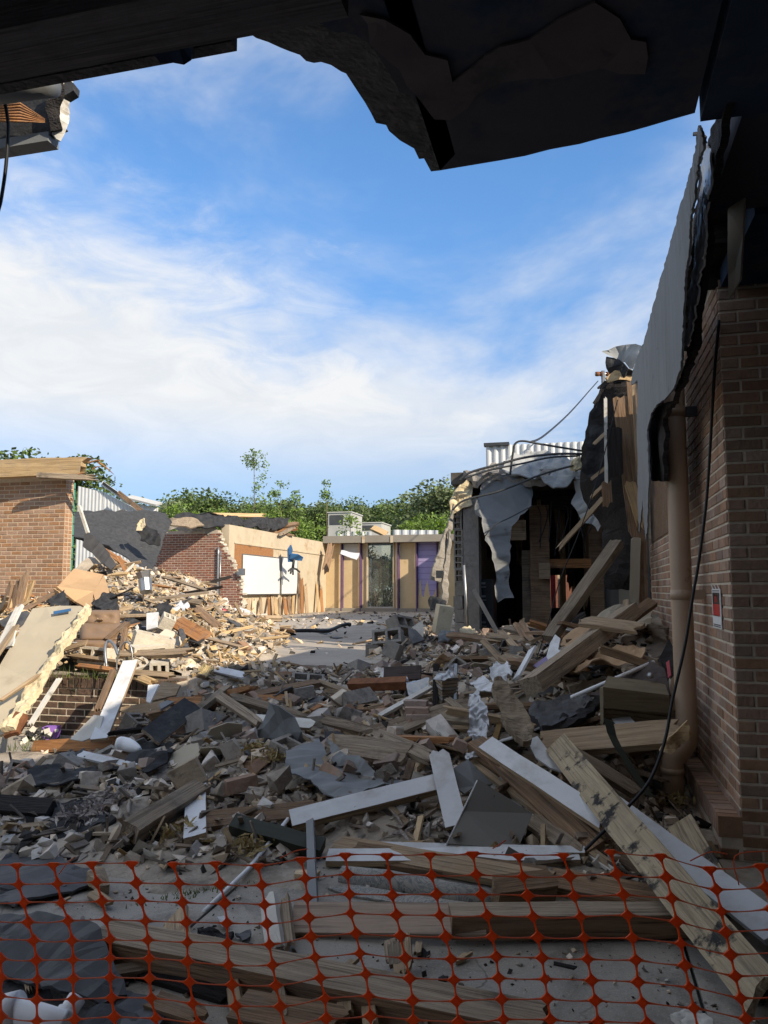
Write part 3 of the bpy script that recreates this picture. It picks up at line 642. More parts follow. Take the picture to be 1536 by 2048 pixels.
# ---------------------------------------------------------------- left brick building
def left_building():
    c = P(128, 1080, 12.9); YL, XL = c.y, c.x; zt = P(135, 958, 12.9).z
    r = empty('brick_building', (XL - 2, YL, FL), 'orange-brown brick building end with a broken timber beam along its top', 'building')
    w = box('wall_core', XL - 4.2, XL - .005, YL + .005, YL + .21, FL, zt + .10, 'mortar_warm', r)
    H = (zt - FL) / round((zt - FL) / .0705)
    lay_bricks(w, (XL - 4.2, YL + .005, 0), (1, 0, 0), 4.2, FL, zt, .205, H, .005, 'brick_orange', key=lambda a, b, z: -z - 2 * a, most=250, seed=11, joint=.015)
    for k in (0, 1):           # the two wythes seen on the broken-off end, stacked course by course
        lay_bricks(w, (XL - .005, YL + .005 + k * .1, 0), (0, 1, 0), .098, FL, zt, .3, H, .005, 'brick_orange', most=60, seed=12 + k, joint=.015)
    box('insulation_board', XL - .06, XL - .015, YL + .215, YL + .27, FL + .3, zt - .02, 'green_board', r)
    mb = MB()
    for z in np.arange(FL + .4, zt, .2): mb.box(XL - .065, XL - .008, YL + .21, YL + .275, z, z + .012)
    mb.obj('board_straps', 'green_dark', r, kind='stuff')
    # broken laminated beam on top, splintered at its right end
    p0, p1 = P(-260, 944, 13.4), P(200, 933, 12.75)
    M, L_ = frame(p0, p1, (0, -1, .05)); link('roof_beam', plank_mesh(L_, .30, .14, 'wood_new', 21, 0, .55, nx=14), M, r)
    M, L_ = frame(P(76, 951, 12.7), P(206, 956, 12.65), (0, -1, .1)); link('roof_plank', plank_mesh(L_, .085, .09, 'wood_grey', 22, 0, .3), M, r)
    for a, b, q in (((192, 921), (228, 949), .02), ((176, 926), (208, 920), .018), ((185, 938), (203, 933), .016), ((150, 952), (175, 946), .025)):
        tube('splinter', [P(*a, 12.66), P((a[0] + b[0]) / 2, (a[1] + b[1]) / 2 - 2, 12.64), P(*b, 12.6)], [q, q * .7, .003], 'wood_orange', r, n=5, smooth=False)
    # what stands behind its end: felt-covered collapsed roof
    sheet('felt_roof', [P(*q) for q in ((132, 1026, 20), (200, 1021, 20), (285, 1021, 21), (330, 1028, 21.5), (344, 1046, 21), (330, 1070, 20.5), (322, 1100, 20), (316, 1122, 19), (300, 1142, 17.5), (262, 1128, 17), (225, 1105, 17), (190, 1082, 17), (150, 1076, 17), (132, 1070, 17.5))],
          'felt_grey', .02, .09, 4, 12, fine=.8, jag=.06, label='broad dark felt roof slope collapsed between the two brick walls', cat='collapsed roof')
    sheet('felt_fold', [P(*q) for q in ((272, 1062, 18.6), (290, 1055, 18.8), (312, 1058, 18.6), (322, 1072, 18.4), (322, 1088, 18.4), (300, 1090, 18.2), (285, 1080, 18.3))], 'felt_black', .02, .16, 3, 13, fine=2, jag=.04, label='folded black roofing felt hanging beside the middle brick wall', cat='roofing felt')
    sheet('insulation_scrap', [P(*q) for q in ((281, 1040, 18.3), (288, 1036, 18.3), (291, 1052, 18.2), (284, 1062, 18.2), (274, 1062, 18.2), (276, 1050, 18.3))], 'cream_foam', .03, .05, 2, 3, fine=6, jag=.03, label='cream foam scrap torn out of the felt roof slope', cat='foam scrap')
    sheet('felt_board', [P(*q) for q in ((168, 1066, 14.6), (186, 1070, 14.6), (212, 1098, 14.5), (232, 1128, 14.3), (222, 1140, 14.2), (190, 1112, 14.4), (165, 1092, 14.5))], 'slate_sheet', .03, .03, 2, 14, jag=.04, label='grey felted board sliding down beside the brick wall end', cat='roof board')
    M, L_ = frame(P(158, 1012, 13.9), P(176, 1066, 13.8), (0, -1, 0)); link('white_post', plank_mesh(L_, .05, .05, 'paint_dirty', 3), M, label='slim white post leaning behind the orange-brown wall end', cat='post')
left_building()

# corrugated gables and roofs far behind on the left
def corrugated(name, pts, depth, pitch, amp, m, **kw):
    """corrugated wall standing in a plane y = const; outline as (x, zbottom, ztop) columns"""
    (xa, za0, za1), (xb, zb0, zb1) = pts; n = max(4, int((xb - xa) / pitch * 4)); v, f = [], []
    for i in range(n + 1):
        t = i / n; x = xa + (xb - xa) * t; off = amp * (0, 1, 1, 0)[i % 4]
        zb = za0 + (zb0 - za0) * t; zt = za1 + (zb1 - za1) * t
        v += [(x, depth - off, zb), (x, depth - off, zt), (x, depth + .08, zt), (x, depth + .08, zb)]
    for i in range(n):
        a = i * 4; f += [(a, a + 4, a + 5, a + 1), (a + 1, a + 5, a + 6, a + 2), (a + 3, a + 2, a + 6, a + 7)]
    f += [(0, 1, 2, 3), (n * 4 + 3, n * 4 + 2, n * 4 + 1, n * 4)]
    return world_obj(name, v, f, m, **kw)
def far_left_metal():
    y = 27.0
    a, b, c = PY(156, 972, y), PY(207, 982, y), PY(278, 1021, y)
    r = empty('metal_building', (b.x, y, FL), 'pale corrugated metal gable with sloping white trim behind the felt roof', 'building')
    corrugated('gable_wall', ((a.x, FL, a.z), (b.x, FL, b.z - .05)), y, .16, .02, 'metal_white', parent=r)
    corrugated('gable_wall', ((b.x, FL, b.z - .05), (c.x, FL, c.z)), y + .01, .16, .02, 'metal_white', parent=r)
    M, L_ = frame(PY(204, 966, y - .1), PY(283, 1022, y - .1), (0, -1, 0)); link('roof_trim', plank_mesh(L_, .16, .08, 'paint_white', 2), M, r)
    M, L_ = frame(PY(206, 966, y - .18), PY(262, 1006, y - .18), (0, -1, 0)); link('roof_edge', plank_mesh(L_, .10, .05, 'felt_black', 2), M, r)
    M, L_ = frame(PY(236, 984, y - .5), PY(288, 1026, y - .5), (0, -1, .2)); link('fallen_rafter', plank_mesh(L_, .17, .1, 'wood_brown', 4, .1, .1), M, label='brown rafter leaning on the corrugated gable trim', cat='rafter')
    y = 36.0; a, b = PY(262, 997, y), PY(315, 1010, y)
    r = empty('metal_shed', (b.x, y, FL), 'small pale metal shed roof edge beyond the corrugated gable', 'building')
    corrugated('shed_wall', ((a.x, FL, a.z - .2), (b.x, FL, b.z - .15)), y, .3, .05, 'metal_white', parent=r)
    M, L_ = frame(PY(258, 994, y - .1), PY(318, 1009, y - .1), (0, -.3, 1)); link('shed_roof', plank_mesh(L_, .6, .1, 'hvac', 2), M, r)
far_left_metal()

# ---------------------------------------------------------------- middle brick wall and the classroom wall behind it
XW = P(456, 1180, 23.2).x
YM = PX(456, 1180, XW).y - .35
YB = PX(652, 1180, XW).y
def middle_block():
    r = empty('brick_wall', (XW - 1.2, YM, FL), 'red-brown brick wall broken off beside the whiteboards', 'wall')
    xl, xr = PY(300, 1150, YM).x, PY(488, 1230, YM).x; zt = PY(400, 1063, YM).z
    edge = [(1060, 436), (1085, 438), (1100, 447), (1117, 458), (1128, 462), (1140, 470), (1160, 474), (1185, 479), (1210, 481), (1240, 486)]
    def keep(u, z):
        x = xl + u; e = np.interp(-z, [-PY(q[1], q[0], YM).z for q in edge], [PY(q[1], q[0], YM).x for q in edge])
        return x < e + .03
    # core follows the stepped broken edge
    mb = MB()
    for (y0, x0), (y1, x1) in zip(edge[:-1], edge[1:]):
        mb.box(xl, PY(x0, y0, YM).x, YM + .005, YM + .2, PY(x0, y1, YM).z, PY(x0, y0, YM).z)
    core = mb.obj('wall_core', 'mortar_mid', r)
    lay_bricks(core, (xl, YM + .005, 0), (1, 0, 0), xr - xl, FL, zt, .205, .0715, .005, 'brick_red', keep=keep, key=lambda a, b, z: -z, most=260, seed=21, joint=.016)
    sheet('torn_lining', [PY(x, y, YM + .05) for x, y in ((322, 1064), (335, 1050), (380, 1049), (400, 1058), (430, 1052), (436, 1062), (418, 1070), (398, 1062), (372, 1066), (350, 1058))], 'cmu', .05, .05, 2, 4, fine=3, jag=.05, parent=r)
    z = [PY(438, q, YM).z for q in (1095, 1205, 1212, 1218)]; x = PY(438, 1100, YM).x
    tube('conduit', spline([(x, YM - .04, z[0]), (x, YM - .04, (z[0] + z[1]) / 2), (x, YM - .04, z[1]), (x - .05, YM - .05, z[2]), (x - .2, YM - .1, z[3])], 3), .035, 'plate_metal', n=8, label='grey conduit running down the red-brown brick wall', cat='conduit')
    tube('conduit', [(x + .07, YM - .03, z[0] - .1), (x + .07, YM - .03, z[1] - .05)], .02, 'plate_metal', n=6, label='thinner conduit beside the grey conduit on the red-brown wall', cat='conduit')
    b = PY(486, 1144, YM); box('junction_box', b.x - .1, b.x + .08, YM - .12, YM - .02, b.z - .1, b.z + .1, 'plate_metal', label='small grey junction box on the broken brick edge by the whiteboard', cat='junction box')
    # exposed block core at the break
    rd = random.Random(8); me = mesh(boxv(-.1, .1, -.08, .08, -.06, .06), BF, 'cmu_white')
    blk = empty('broken_block_edge', (xr - .3, YM + .2, FL), 'ragged pale block edge exposed where the red-brown brick wall broke', 'block wall')
    for i in range(26):
        y = 1066 + i * 6.4; ex = np.interp(y, [q[0] for q in edge], [q[1] for q in edge]); p = PY(ex + rd.uniform(0, 9), y, YM + .12)
        link('block_piece', me, Matrix.Translation(p) @ Matrix.Rotation(rd.uniform(-.5, .5), 4, 'Y') @ Matrix.Rotation(rd.uniform(-.4, .4), 4, 'Z') @ Matrix.Diagonal((rd.uniform(.4, 1), 1, rd.uniform(.5, 1.1), 1)), blk)
middle_block()
def classroom_wall():
    zt = 3.48
    r = empty('classroom_wall', (XW, (YM + YB) / 2, FL), 'cream classroom wall with stained plaster carrying two whiteboards', 'wall')
    box('plaster_wall', XW - .25, XW, YM + .35, YB + .3, FL, zt, 'cream_paint', r)
    box('wood_backing', XW, XW + .02, PX(468, 1150, XW).y, PX(545, 1150, XW).y, PX(500, 1190, XW).z, PX(470, 1088, XW).z, 'wood_orange', r)
    box('top_rail', XW, XW + .03, PX(468, 1088, XW).y, YB, PX(470, 1087, XW).z, PX(470, 1087, XW).z + .05, 'cream_paint', r)
    # vertical battens and torn panelling under the boards
    rd = random.Random(3)
    for i, (px, t, b, m) in enumerate(((496, 1192, 1232, 'wood_raw'), (508, 1192, 1232, 'cream_paint'), (522, 1192, 1231, 'wood_raw'), (536, 1190, 1231, 'wood_orange'), (544, 1190, 1231, 'wood_raw'), (552, 1190, 1230, 'wood_new'), (560, 1190, 1230, 'wood_raw'), (568, 1192, 1230, 'wood_orange'), (577, 1188, 1229, 'wood_brown'), (586, 1180, 1229, 'wood_new'),
                                       (596, 1140, 1228, 'wood_brown'), (603, 1150, 1228, 'wood_orange'), (610, 1165, 1228, 'wood_raw'), (632, 1160, 1226, 'wood_new'), (640, 1170, 1226, 'wood_orange'))):
        a = PX(px + rd.uniform(-2, 2), t, XW + .03); q = PX(px + rd.uniform(-1, 5), b, XW + .12 + .2 * rd.random())
        M, L_ = frame(a, q, (1, -.3, 0)); link('torn_batten', plank_mesh(L_, rd.uniform(.12, .22), .025, m, i, .25, .05), M, r)
    def board(x0, x1, yt, yb, lab):
        ya, yb_ = PX(x0, 1150, XW).y, PX(x1, 1150, XW).y; zt_, zb = PX(x0, yt, XW).z, PX(x0, yb, XW).z
        e = empty('whiteboard', (XW + .05, (ya + yb_) / 2, zb), lab, 'whiteboard')
        box('board_face', XW + .025, XW + .06, ya + .03, yb_ - .03, zb + .03, zt_ - .03, 'whiteboard', e)
        for n_, a, b, c, d in (('frame_rail', ya, yb_, zt_ - .03, zt_), ('frame_rail', ya, yb_, zb, zb + .03), ('frame_stile', ya, ya + .03, zb + .03, zt_ - .03), ('frame_stile', yb_ - .03, yb_, zb + .03, zt_ - .03)):
            box(n_, XW + .022, XW + .068, a, b, c, d, 'plate_metal', e)
        box('pen_tray', XW + .07, XW + .14, ya + .1, yb_ - .1, zb, zb + .025, 'plate_metal', e)
    board(481, 557, 1107, 1190, 'wide whiteboard on the cream wall next to the broken brick')
    board(559.5, 592, 1113, 1189, 'narrow whiteboard beneath the hanging blue chair')
    # dark torn roof edge on top
    sheet('torn_roof_edge', [P(*q) for q in ((345, 1048, 22.5), (352, 1028, 22.8), (380, 1024, 23), (430, 1030, 23.5), (480, 1036, 25), (540, 1036, 27), (575, 1036, 28.5), (576, 1050, 28), (540, 1058, 26.5), (525, 1072, 26), (518, 1058, 26), (480, 1052, 24.6), (440, 1050, 23), (400, 1056, 22.6))], 'felt_black', .05, .14, 4, 21, fine=1.6, jag=.08, label='ragged black roofing felt draped along the top of the cream wall', cat='roofing felt')
    sheet('torn_decking', [P(*q) for q in ((318, 1046, 22), (345, 1036, 22.3), (395, 1040, 22.6), (408, 1052, 22.6), (380, 1058, 22.3), (350, 1054, 22))], 'wood_grey', .05, .06, 3, 23, fine=2, jag=.06, label='torn timber decking lying over the red-brown brick wall', cat='roof decking')
    for i, (a, b, m) in enumerate((((520, 1058), (602, 1046), 'wood_brown'), ((528, 1066), (598, 1056), 'wood_orange'), ((560, 1070), (590, 1052), 'wood_grey'), ((540, 1062), (586, 1070), 'wood_brown'), ((410, 1030), (536, 1032), 'wood_new'))):
        M, L_ = frame(P(*a, 27), P(*b, 28.5), (0, -1, .4)); link('roof_joist', plank_mesh(L_, .16, .08, m, i, .2, .3), M, label=('pale joist lying on the black felt along the wall top', 'short brown joist sticking out past the cream wall top', 'orange-brown joist under the roof edge of the cream wall', 'grey joist crossing under the torn roof edge', 'brown joist slanting down at the torn roof edge')[(i + 1) % 5], cat='joist', group='joists on the cream wall')
    M, L_ = frame(PX(663, 1085, XW + .5), PX(649, 1150, XW + .35), (1, -1, 0)); link('hanging_lath', plank_mesh(L_, .3, .05, 'wood_brown', 9, .2, .3), M, label='brown lath panel hanging in the corner by the tan panelled wall', cat='lath panel')
    # blue chair stuck upside down on the wall by its legs
    def w(px, py, o): return PX(px, py, XW + o)
    e = empty('blue_chair', w(588, 1110, .3), 'blue plastic chair with dark star base hanging on the whiteboard wall', 'chair')
    sheet('backrest', [w(577, 1098, .5), w(583, 1090, .5), w(586, 1100, .5), w(583, 1112, .5), w(586, 1124, .5), w(578, 1124, .5)], 'blue_plastic', .05, .02, 2, 2, parent=e)
    sheet('seat', [w(580, 1106, .55), w(596, 1108, .75), w(605, 1113, .8), w(602, 1120, .75), w(590, 1119, .6), w(578, 1116, .5)], 'blue_plastic', .06, .02, 2, 3, parent=e)
    tube('column', [w(588, 1118, .6), w(585, 1140, .5)], .05, 'steel_dark', e, n=8)
    for q in ((577, 1142), (581, 1147), (594, 1139), (599, 1144), (586, 1150)):
        tube('base_leg', [w(586, 1136, .5), w((586 + q[0]) / 2, 1138, .55), w(*q, .55)], .035, 'steel_dark', e, n=6)
classroom_wall()

# ---------------------------------------------------------------- panelled back wall of the courtyard
def back_wall():
    def X(px): return PY(px, 1150, YB).x
    def Zp(py): return PY(768, py, YB).z
    zb, zt = FL, Zp(1086)
    x0, x1 = XW, X(1010)
    r = empty('panelled_wall', ((x0 + x1) / 2, YB, FL), 'tan and purple panelled courtyard wall with a tall window', 'wall')
    box('base_kerb', x0, x1, YB - .12, YB + .1, FL, FL + .14, 'fascia', r)
    wx0, wx1 = X(736), X(786)
    for a, b, m, o, n_ in ((x0, X(679), 'tan_paint', 0, 'tan_panel'), (X(679), X(683), 'tan_paint', -.12, 'pilaster'), (X(686), X(720), 'tan_paint', .06, 'tan_panel'), (X(724), X(734), 'tan_paint', .04, 'tan_panel'),
                           (X(788), X(795.5), 'tan_paint', .02, 'tan_panel'), (X(799), X(832), 'tan_paint', .05, 'tan_panel'), (X(836), X(873), 'purple', .02, 'purple_panel'), (X(876), x1, 'tan_paint', .02, 'tan_panel')):
        box(n_, a + .004, b - .004, YB + o, YB + .2, FL + .14, zt, m, r)
    # course joints on the purple blockwork and the ragged foot of the paint
    for k in range(1, 12):
        z = FL + .14 + k * .235
        if z < zt: box('block_course', X(836) + .01, X(873) - .01, YB + .016, YB + .019, z, z + .012, 'purple_trim', r)
    ps = [(836, 1200), (838, 1165), (841, 1158), (843, 1190), (847, 1194), (851, 1172), (855, 1162), (859, 1190), (863, 1193), (868, 1188), (873, 1172), (873, 1228), (836, 1228)]
    mb = MB(); fr = [(X(a), YB + .012, Zp(b)) for a, b in ps]; n = len(fr); mb.add(fr + [(x, YB + .018, z) for x, _, z in fr], [tuple(range(n)), tuple(range(2 * n - 1, n - 1, -1))] + [(i, (i + 1) % n + 0, (i + 1) % n + n, i + n) for i in range(n)])
    mb.obj('peeled_paint', 'tan_paint', r)
    for px, w in ((684.4, 1.0), (722, 1.1), (797, 1.2), (834, 1.2), (874.5, 1.0)):
        box('purple_post', X(px - w), X(px + w), YB - .13, YB + .12, FL + .02, zt, 'purple_trim', r)
        box('post_flank', X(px - w - 3.2), X(px - w), YB - .1, YB + .06, FL + .14, zt, 'tan_paint', r) if px > 700 and px < 840 else None
    # window between slim jambs
    box('window_jamb', wx0 - .06, wx0, YB - .04, YB + .12, FL + .14, zt, 'cream_paint', r); box('window_jamb', wx1, wx1 + .06, YB - .04, YB + .12, FL + .14, zt, 'cream_paint', r)
    pane = box('window_pane', wx0, wx1, YB + .05, YB + .06, FL + .2, zt, 'glass', r); box('window_sill', wx0, wx1, YB - .06, YB + .1, FL + .14, FL + .2, 'plate_metal', r)
    # fascia beam with splice plates
    box('fascia_beam', x0 + .02, x1, YB - .5, YB - .3, zt, Zp(1072), 'fascia', r); box('soffit_board', x0 + .02, x1, YB - .3, YB + .5, zt, zt + .05, 'fascia', r)
    for px in (733, 789): box('splice_plate', X(px) - .05, X(px) + .05, YB - .53, YB - .5, zt - .02, Zp(1074), 'cream_paint', r)
    box('roof_slab', x0, x1, YB - .3, YB + 5.5, Zp(1075), Zp(1073), 'roof_deck', r)
    sheet('peeling_sheet', [P(*q) for q in ((683, 1101, 30.6), (700, 1104, 30.4), (719, 1106, 30.2), (718, 1112, 30), (713, 1119, 29.8), (698, 1113, 30), (681, 1108, 30.4))], 'paint_white', .01, .06, 3, 6, fine=1.2, parent=r, label='pale sheet peeled forward from the top of the second panel')
    box('upper_panel', X(687), X(719), YB - .03, YB + .03, Zp(1104), zt - .02, 'hvac', r)
    # metal parapets and roof units behind
    y = YB + 6
    corrugated('metal_parapet', ((PY(672, 1066, y).x, FL, PY(672, 1062, y).z), (PY(742, 1066, y).x, FL, PY(742, 1064, y).z)), y, .4, .06, 'metal_white', label='low corrugated parapet behind the tan panelled wall, under the roof units', cat='parapet')
    corrugated('metal_parapet', ((PY(781, 1066, y).x, FL, PY(781, 1058, y).z), (PY(872, 1066, y).x, FL, PY(872, 1059, y).z)), y + .5, .4, .06, 'metal_white', label='low corrugated parapet behind the purple panel', cat='parapet')
    def unit(px0, px1, py0, py1, y, lab):
        a, b = PY(px0, py1, y), PY(px1, py0, y); w = b.x - a.x
        e = empty('roof_unit', ((a.x + b.x) / 2, y, a.z), lab, 'roof unit')
        box('casing', a.x, b.x, y, y + 2.2, 3.3, b.z, 'hvac', e)
        box('louvre_panel', a.x + w * .08, b.x - w * .34, y - .03, y, a.z + (b.z - a.z) * .35, b.z - .12, 'hvac_dark', e); box('top_lid', a.x - .05, b.x + .05, y - .05, y + 2.25, b.z, b.z + .06, 'hvac', e)
    unit(656, 702, 1025, 1062, YB + 9, 'larger white rooftop unit behind the courtyard wall'); unit(716, 763, 1046, 1068, YB + 12, 'smaller white rooftop unit right of the larger one')
    M, L_ = frame(PY(742, 1054, YB + 7), PY(775, 1070, YB + 7), (0, -.5, 1)); link('roof_board', plank_mesh(L_, .5, .12, 'wood_new', 5, .1, .1), M, label='light wooden board lying on the roof below the smaller roof unit', cat='board')
back_wall()

# ---------------------------------------------------------------- ruined wing on the right, behind the brick building
def cmu_block_mesh(m='cmu', L_=.39, W=.19, H=.19):
    """hollow two-core concrete block, cores open along Z"""
    t = .032; xs = [-L_ / 2, -L_ / 2 + t, -t / 2, t / 2, L_ / 2 - t, L_ / 2]; ys = [-W / 2, -W / 2 + t, W / 2 - t, W / 2]
    v, f = [], []
    for z in (-H / 2, H / 2):
        for y in ys:
            for x in xs: v.append((x, y, z))
    def I(i, j, k): return k * 24 + j * 6 + i
    hol = {(1, 1), (3, 1)}
    for i in range(5):
        for j in range(3):
            if (i, j) in hol:
                f += [(I(i, j, 0), I(i, j, 1), I(i + 1, j, 1), I(i + 1, j, 0)), (I(i + 1, j + 1, 0), I(i + 1, j + 1, 1), I(i, j + 1, 1), I(i, j + 1, 0)),
                      (I(i, j + 1, 0), I(i, j + 1, 1), I(i, j, 1), I(i, j, 0)), (I(i + 1, j, 0), I(i + 1, j, 1), I(i + 1, j + 1, 1), I(i + 1, j + 1, 0))]
                continue
            f += [(I(i, j, 1), I(i + 1, j, 1), I(i + 1, j + 1, 1), I(i, j + 1, 1)), (I(i, j + 1, 0), I(i + 1, j + 1, 0), I(i + 1, j, 0), I(i, j, 0))]
    for i in range(5): f += [(I(i, 0, 0), I(i + 1, 0, 0), I(i + 1, 0, 1), I(i, 0, 1)), (I(i + 1, 3, 0), I(i, 3, 0), I(i, 3, 1), I(i + 1, 3, 1))]
    for j in range(3): f += [(I(0, j + 1, 0), I(0, j, 0), I(0, j, 1), I(0, j + 1, 1)), (I(5, j, 0), I(5, j + 1, 0), I(5, j + 1, 1), I(5, j, 1))]
    return mesh(v, f, m)
DP = 11.6
def ruin():
    c0 = P(908, 1180, DP); c1 = P(946, 1180, DP); YP = c0.y; xa = c0.x; xb = P(944, 1180, DP).x
    r = empty('ruined_wing', ((xa + XR) / 2, YP + 1, FL), 'burnt-out ruined wing with dark interior beyond the brick side wall', 'building')
    # block pier: single blocks, some opened at the front
    rd = random.Random(5); z = FL; k = 0
    full = mesh(boxv(-.19, .19, 0, .19, 0, .19), BF, 'cmu'); hol = cmu_block_mesh('cmu')
    pier = empty('block_pier', ((xa + xb) / 2, YP, FL), 'broken concrete block pier at the corner of the ruined wing', 'pier')
    ztop = P(925, 1012, DP).z
    while z < ztop:
        jx = rd.uniform(-.012, .012)
        w = (xb - xa) * .52
        op = z > 1.9 or rd.random() < .35
        if op:
            M = Matrix.Translation((xa + w / 2 + jx, YP + .1, z + .095)) @ Matrix.Rotation(R(90), 4, 'X') @ Matrix.Rotation(R(90), 4, 'Z') @ Matrix.Diagonal((.5, w / .19, 1, 1))
            link('block', hol, M, pier)
        else: link('block', full, Matrix.Translation((xa + w / 2 + jx, YP, z)) @ Matrix.Diagonal((w / .38, 1, 1, 1)), pier)
        z += .2; k += 1
    box('pier_return', xa + w + .015, xb + .12, YP - .03, YP + .25, FL, ztop + .12, 'cmu', pier)
    sheet('ragged_top', [P(*q) for q in ((900, 1004, DP), (908, 985, DP), (920, 968, DP), (935, 960, DP), (948, 972, DP), (944, 1010, DP), (925, 1016, DP), (905, 1030, DP))], 'cream_foam', .12, .09, 3, 7, fine=5, jag=.04, parent=pier)
    # left flank of the wing: leaning lining panel and torn side
    box('flank_wall', xa - .02, xa + .18, YP + .25, 19.7, FL, 3.1, 'cmu', r)
    sheet('lining_sheet', [P(*q) for q in ((906, 1008, 11.5), (894, 1050, 11.4), (880, 1085, 11.3), (866, 1130, 11.2), (859, 1158, 11.2), (884, 1165, 11.2), (890, 1130, 11.3), (896, 1085, 11.4), (904, 1035, 11.5))], 'cmu', .03, .015, 3, 8, jag=.02, label='grey-beige lining panel leaning against the broken block pier', cat='panel')
    sheet('slab_strip', [P(*q) for q in ((897, 1060, 11.35), (890, 1110, 11.3), (884, 1160, 11.2), (881, 1205, 11.2), (892, 1208, 11.2), (897, 1130, 11.3), (900, 1080, 11.35))], 'cmu', .04, .02, 3, 9, jag=.03, label='narrow grey slab strip standing beside the block pier', cat='slab strip')
    b = P(880, 1148, 11.1); box('outlet_box', b.x - .05, b.x + .05, b.y - .05, b.y, b.z - .06, b.z + .05, 'steel_dark', label='small dark outlet box on the grey-beige lining panel', cat='outlet box')
    # interior shell
    yr = YP + 4.7
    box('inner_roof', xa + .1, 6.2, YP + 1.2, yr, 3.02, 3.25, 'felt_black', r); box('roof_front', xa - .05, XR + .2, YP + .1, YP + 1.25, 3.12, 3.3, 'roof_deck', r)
    box('sun_blocker', .58, 4.4, 10.25, YP + .3, 3.1, 4.3, 'felt_black', r)  # unseen block added to keep sun off the hanging membrane
    box('low_sun_blocker', .86, 1.1, 10.05, YP + .25, .55, 3.1, 'felt_black', r)  # added below it, mostly hidden, to shade the lower membrane
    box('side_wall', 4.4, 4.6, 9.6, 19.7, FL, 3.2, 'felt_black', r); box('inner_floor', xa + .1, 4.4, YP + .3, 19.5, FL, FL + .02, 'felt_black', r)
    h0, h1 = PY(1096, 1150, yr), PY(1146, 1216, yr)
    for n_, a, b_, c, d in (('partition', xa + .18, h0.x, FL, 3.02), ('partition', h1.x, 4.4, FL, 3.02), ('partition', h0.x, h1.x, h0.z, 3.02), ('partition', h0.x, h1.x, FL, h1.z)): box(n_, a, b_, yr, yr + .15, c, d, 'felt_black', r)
    # lit passage glimpsed through it
    box('far_wall', xa, 6, 19.55, 19.7, FL, 3.3, 'brick_red', r); hx = (h0.x + h1.x) / 2
    box('door_frame', h0.x + .02, h0.x + .12, yr + .9, yr + 1.0, FL, 2.6, 'red_plastic', r); box('door_jamb', h0.x + .16, h0.x + .32, yr + 1.2, yr + 1.3, FL, 2.6, 'cream_paint', r)
    # timber posts, lintel and studs in the opening
    def post(px0, px1, py0, py1, d, m, n_='timber_post'):
        a, b_ = P(px0, py1, d), P(px1, py0, d); box(n_, a.x, b_.x, a.y, a.y + .14, a.z, b_.z, m, r)
    post(1063, 1096, 1008, 1262, 12.1, 'wood_brown'); post(1022, 1051, 1040, 1080, 12.0, 'wood_raw', 'burnt_stub'); post(1078, 1100, 1126, 1158, 12.0, 'wood_raw', 'burnt_stub'); post(1182, 1205, 1040, 1260, 12.2, 'wood_brown')
    post(1096, 1182, 1118, 1136, 12.2, 'wood_orange', 'lintel'); post(1046, 1062, 1100, 1262, 12.4, 'wood_grey'); post(1070, 1080, 1158, 1262, 12.2, 'membrane', 'steel_stud'); post(1206, 1238, 1100, 1262, 12.3, 'grey_panel', 'wall_panel'); post(1240, 1276, 1060, 1262, 12.2, 'beige_panel', 'wall_panel')
    post(1096, 1205, 1000, 1018, 12.3, 'wood_char', 'header_beam'); post(946, 958, 985, 1262, 12.0, 'wood_brown', 'timber_post')
    rq = random.Random(31)
    for i in range(16):
        px = 955 + i * 15 + rq.uniform(-5, 5); d_ = rq.uniform(12.6, 15); a = P(px, rq.uniform(985, 1010), d_); b_ = P(px + rq.uniform(-16, 16), rq.uniform(1100, 1250), d_ + rq.uniform(-.4, .4))
        M, L_ = frame(a, b_, (0, -1, .1)); link('charred_stud', plank_mesh(L_, rq.uniform(.05, .13), .05, rq.choice(('wood_char', 'wood_char', 'wood_brown', 'wood_grey')), 600 + i, .05, .2), M, r)
    for i in range(9):
        px = 1075 + i * 14; a = P(px, rq.uniform(1000, 1015), 12.0); tube('hanging_strip', spline([a, P(px + rq.uniform(-8, 8), 1035, 12), P(px + rq.uniform(-14, 14), rq.uniform(1050, 1130), 11.9)], 4), [.012] * 9, 'felt_black' if i % 2 else 'steel_dark', r, n=4)
    # filing cabinet
    a, b_ = P(944, 1262, 12.0), P(986, 1158, 12.0); e = empty('filing_cabinet', ((a.x + b_.x) / 2, a.y, a.z), 'dark steel filing cabinet standing behind the block pier', 'cabinet')
    box('cabinet_body', a.x, b_.x, a.y, a.y + .5, a.z - .1, b_.z, 'steel_dark', e); h = (b_.z - a.z) / 4
    for i in range(4):
        box('drawer', a.x + .015, b_.x - .015, a.y - .012, a.y, a.z + i * h + .01, a.z + (i + 1) * h - .01, 'steel_dark', e); cx = (a.x + b_.x) / 2
        box('drawer_handle', cx - .06, cx + .06, a.y - .035, a.y - .012, a.z + i * h + .07, a.z + i * h + .085, 'plate_metal', e); box('label_holder', cx - .05, cx + .05, a.y - .02, a.y - .012, a.z + i * h + .12, a.z + i * h + .15, 'plate_metal', e)
